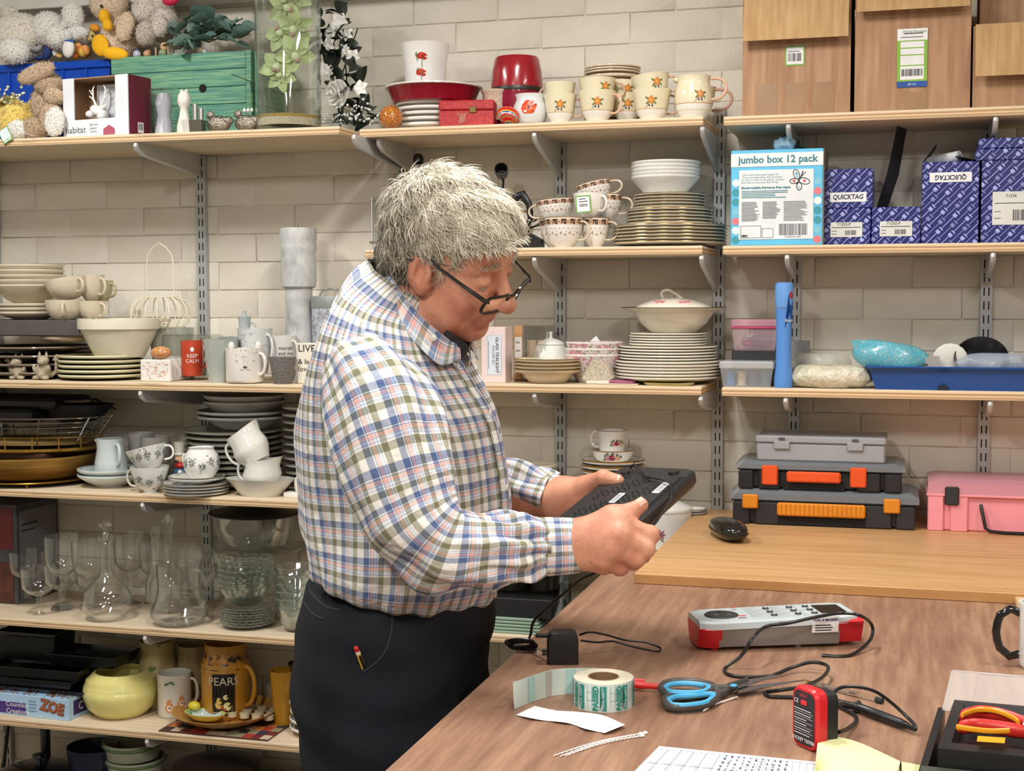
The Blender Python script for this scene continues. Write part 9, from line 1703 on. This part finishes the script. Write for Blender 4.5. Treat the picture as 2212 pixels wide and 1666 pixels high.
mb.grid(rows); mb.part('curled_page', mat('E6E8B0', .7, var=.02), pd, smooth=180); mb = MB(); mb.add([tuple(onZ(x, y, zW+.002)) for x, y in ((1944, 1645), (2015, 1658), (2030, 1760), (1900, 1760))], [(0, 1, 2, 3)]); mb.part('page', mat('E2E5A8', .7), pd); MB().tube([tuple(onZ(1945, 1645, zW+.003)), tuple(onZ(1947, 1680, zW+.003))], .0009, 5).part('binding', INK, pd)
zT = zW+.055; BLf, FLf = onZ(2068, 1516, zT), onZ(2036, 1612, zT); bxr = thing('toolbox', 'black organiser toolbox with clear lid up at the lower right', 'toolbox'); KB = plastic('1B1C1E', .35); wB = .30; ey_ = (FLf-BLf);
def tb(u, v, z): p = BLf+ey_*v; return (p.x+u, p.y-u*.06, z)
mb = MB(); R1_ = [[tb(u0, v0, z), tb(wB, v0, z), tb(wB, v1, z), tb(u0, v1, z)] for u0, v0, v1, z in ((-.004, -.04, 1.05, zW+.012), (-.004, -.04, 1.05, zT), (.008, .05, .95, zT+.002), (.012, .09, .91, zT-.014))]; mb.grid(R1_, closed=True); mb.add(R1_[-1], [(0, 1, 2, 3)]); mb.part('tray', KB, bxr, smooth=20)
MB().add([tb(-.022, -.02, zW), tb(-.014, -.02, zW), tb(-.014, 1.35, zW), tb(-.022, 1.35, zW), tb(-.022, -.02, zW+.045), tb(-.014, -.02, zW+.045), tb(-.014, 1.35, zW+.030), tb(-.022, 1.35, zW+.030)], [(0, 3, 2, 1), (4, 5, 6, 7), (0, 1, 5, 4), (1, 2, 6, 5), (2, 3, 7, 6), (3, 0, 4, 7)]).part('side_wall', KB, bxr); MB().add([tb(-.02, 1.08, zW), tb(wB, 1.08, zW), tb(wB, 1.5, zW), tb(-.02, 1.5, zW), tb(-.02, 1.08, zW+.036), tb(wB, 1.08, zW+.036), tb(wB, 1.5, zW+.032), tb(-.02, 1.5, zW+.032)], [(0, 3, 2, 1), (4, 5, 6, 7), (0, 1, 5, 4), (1, 2, 6, 5), (2, 3, 7, 6), (3, 0, 4, 7)]).part('front_compartment', mat('3E4238', .35, coat=.2), bxr, smooth=0)
l0 = onZ(2038, 1535, zT-.01); l1 = onY(2058, 1450, l0.y+.10); fr = frosted('toollid', 'D9D6D2', .45); mb = MB(); P = [[Vector(l0)*(1-f)+Vector(l1)*f+Vector((x, -.06*x, 0)) for x in (0, .03, .032, .07, .072, .30)] for f in (0, .5, .9, 1)]; mb.grid([[tuple(v+Vector((0, (.004 if (j in (2, 3)) else 0), 0))) for j, v in enumerate(r)] for r in P]); mb.part('clear_lid', fr, bxr, smooth=0); MB().tube([tuple(l1), tuple(l1+Vector((.30, -.018, 0)))], .0016, 5).part('lid_edge', fr, bxr); MB().tube([tuple(l0), tuple(l1)], .0018, 5).part('lid_edge', fr, bxr)
pl = thing('pliers', 'pair of red and yellow insulated pliers lying in the toolbox tray', 'pliers'); zP = zT+.004; PR = plastic('C8281E', .4); PY = plastic('EFA01E', .4)
for pts, yl in (([(2076, 1550), (2110, 1540), (2150, 1543), (2195, 1556), (2230, 1568)], [(2078, 1545), (2110, 1534), (2150, 1536), (2190, 1552), (2200, 1562)]), ([(2070, 1574), (2105, 1568), (2150, 1572), (2200, 1580), (2235, 1584)], [(2066, 1571), (2100, 1576), (2140, 1580), (2180, 1579)])):
    MB().tube(path(pts, zP, False, 14), [.004]+[.0085]*9+[.008]*4, 10, flat=.7).part('handle', PR, pl); MB().tube(path(yl, zP+.006, False, 12), .0032, 8, flat=.6).part('yellow_inlay', PY, pl)
MB().tube(path([(2210, 1574), (2240, 1578), (2270, 1582)], zP, False, 5), .009, 10, flat=.5).part('jaw', STEEL, pl); MB().add([tuple(onZ(x, y, zP+.004)) for x, y in ((2112, 1590), (2172, 1594), (2170, 1606), (2110, 1602))], [(0, 1, 2, 3)]).part('yellow_label', PY, pl)
mu = thing('mug', 'white mug with a black handle cut by the right picture edge', 'mug', A(2262, -1.29, zW)); MB().vessel(pf(MUGP, .040, .095), .004, 36).part('body', glaze('E6E6E4', .2), mu); MB().tube([(-.038, 0, .078), (-.052, -.002, .084), (-.066, -.003, .074), (-.0695, -.003, .062), (-.071, -.003, .05), (-.0695, -.003, .038), (-.066, -.003, .026), (-.052, -.002, .014), (-.038, 0, .018)], .0062, 10).part('handle', mat('0E0F12', .15, coat=.5), mu)
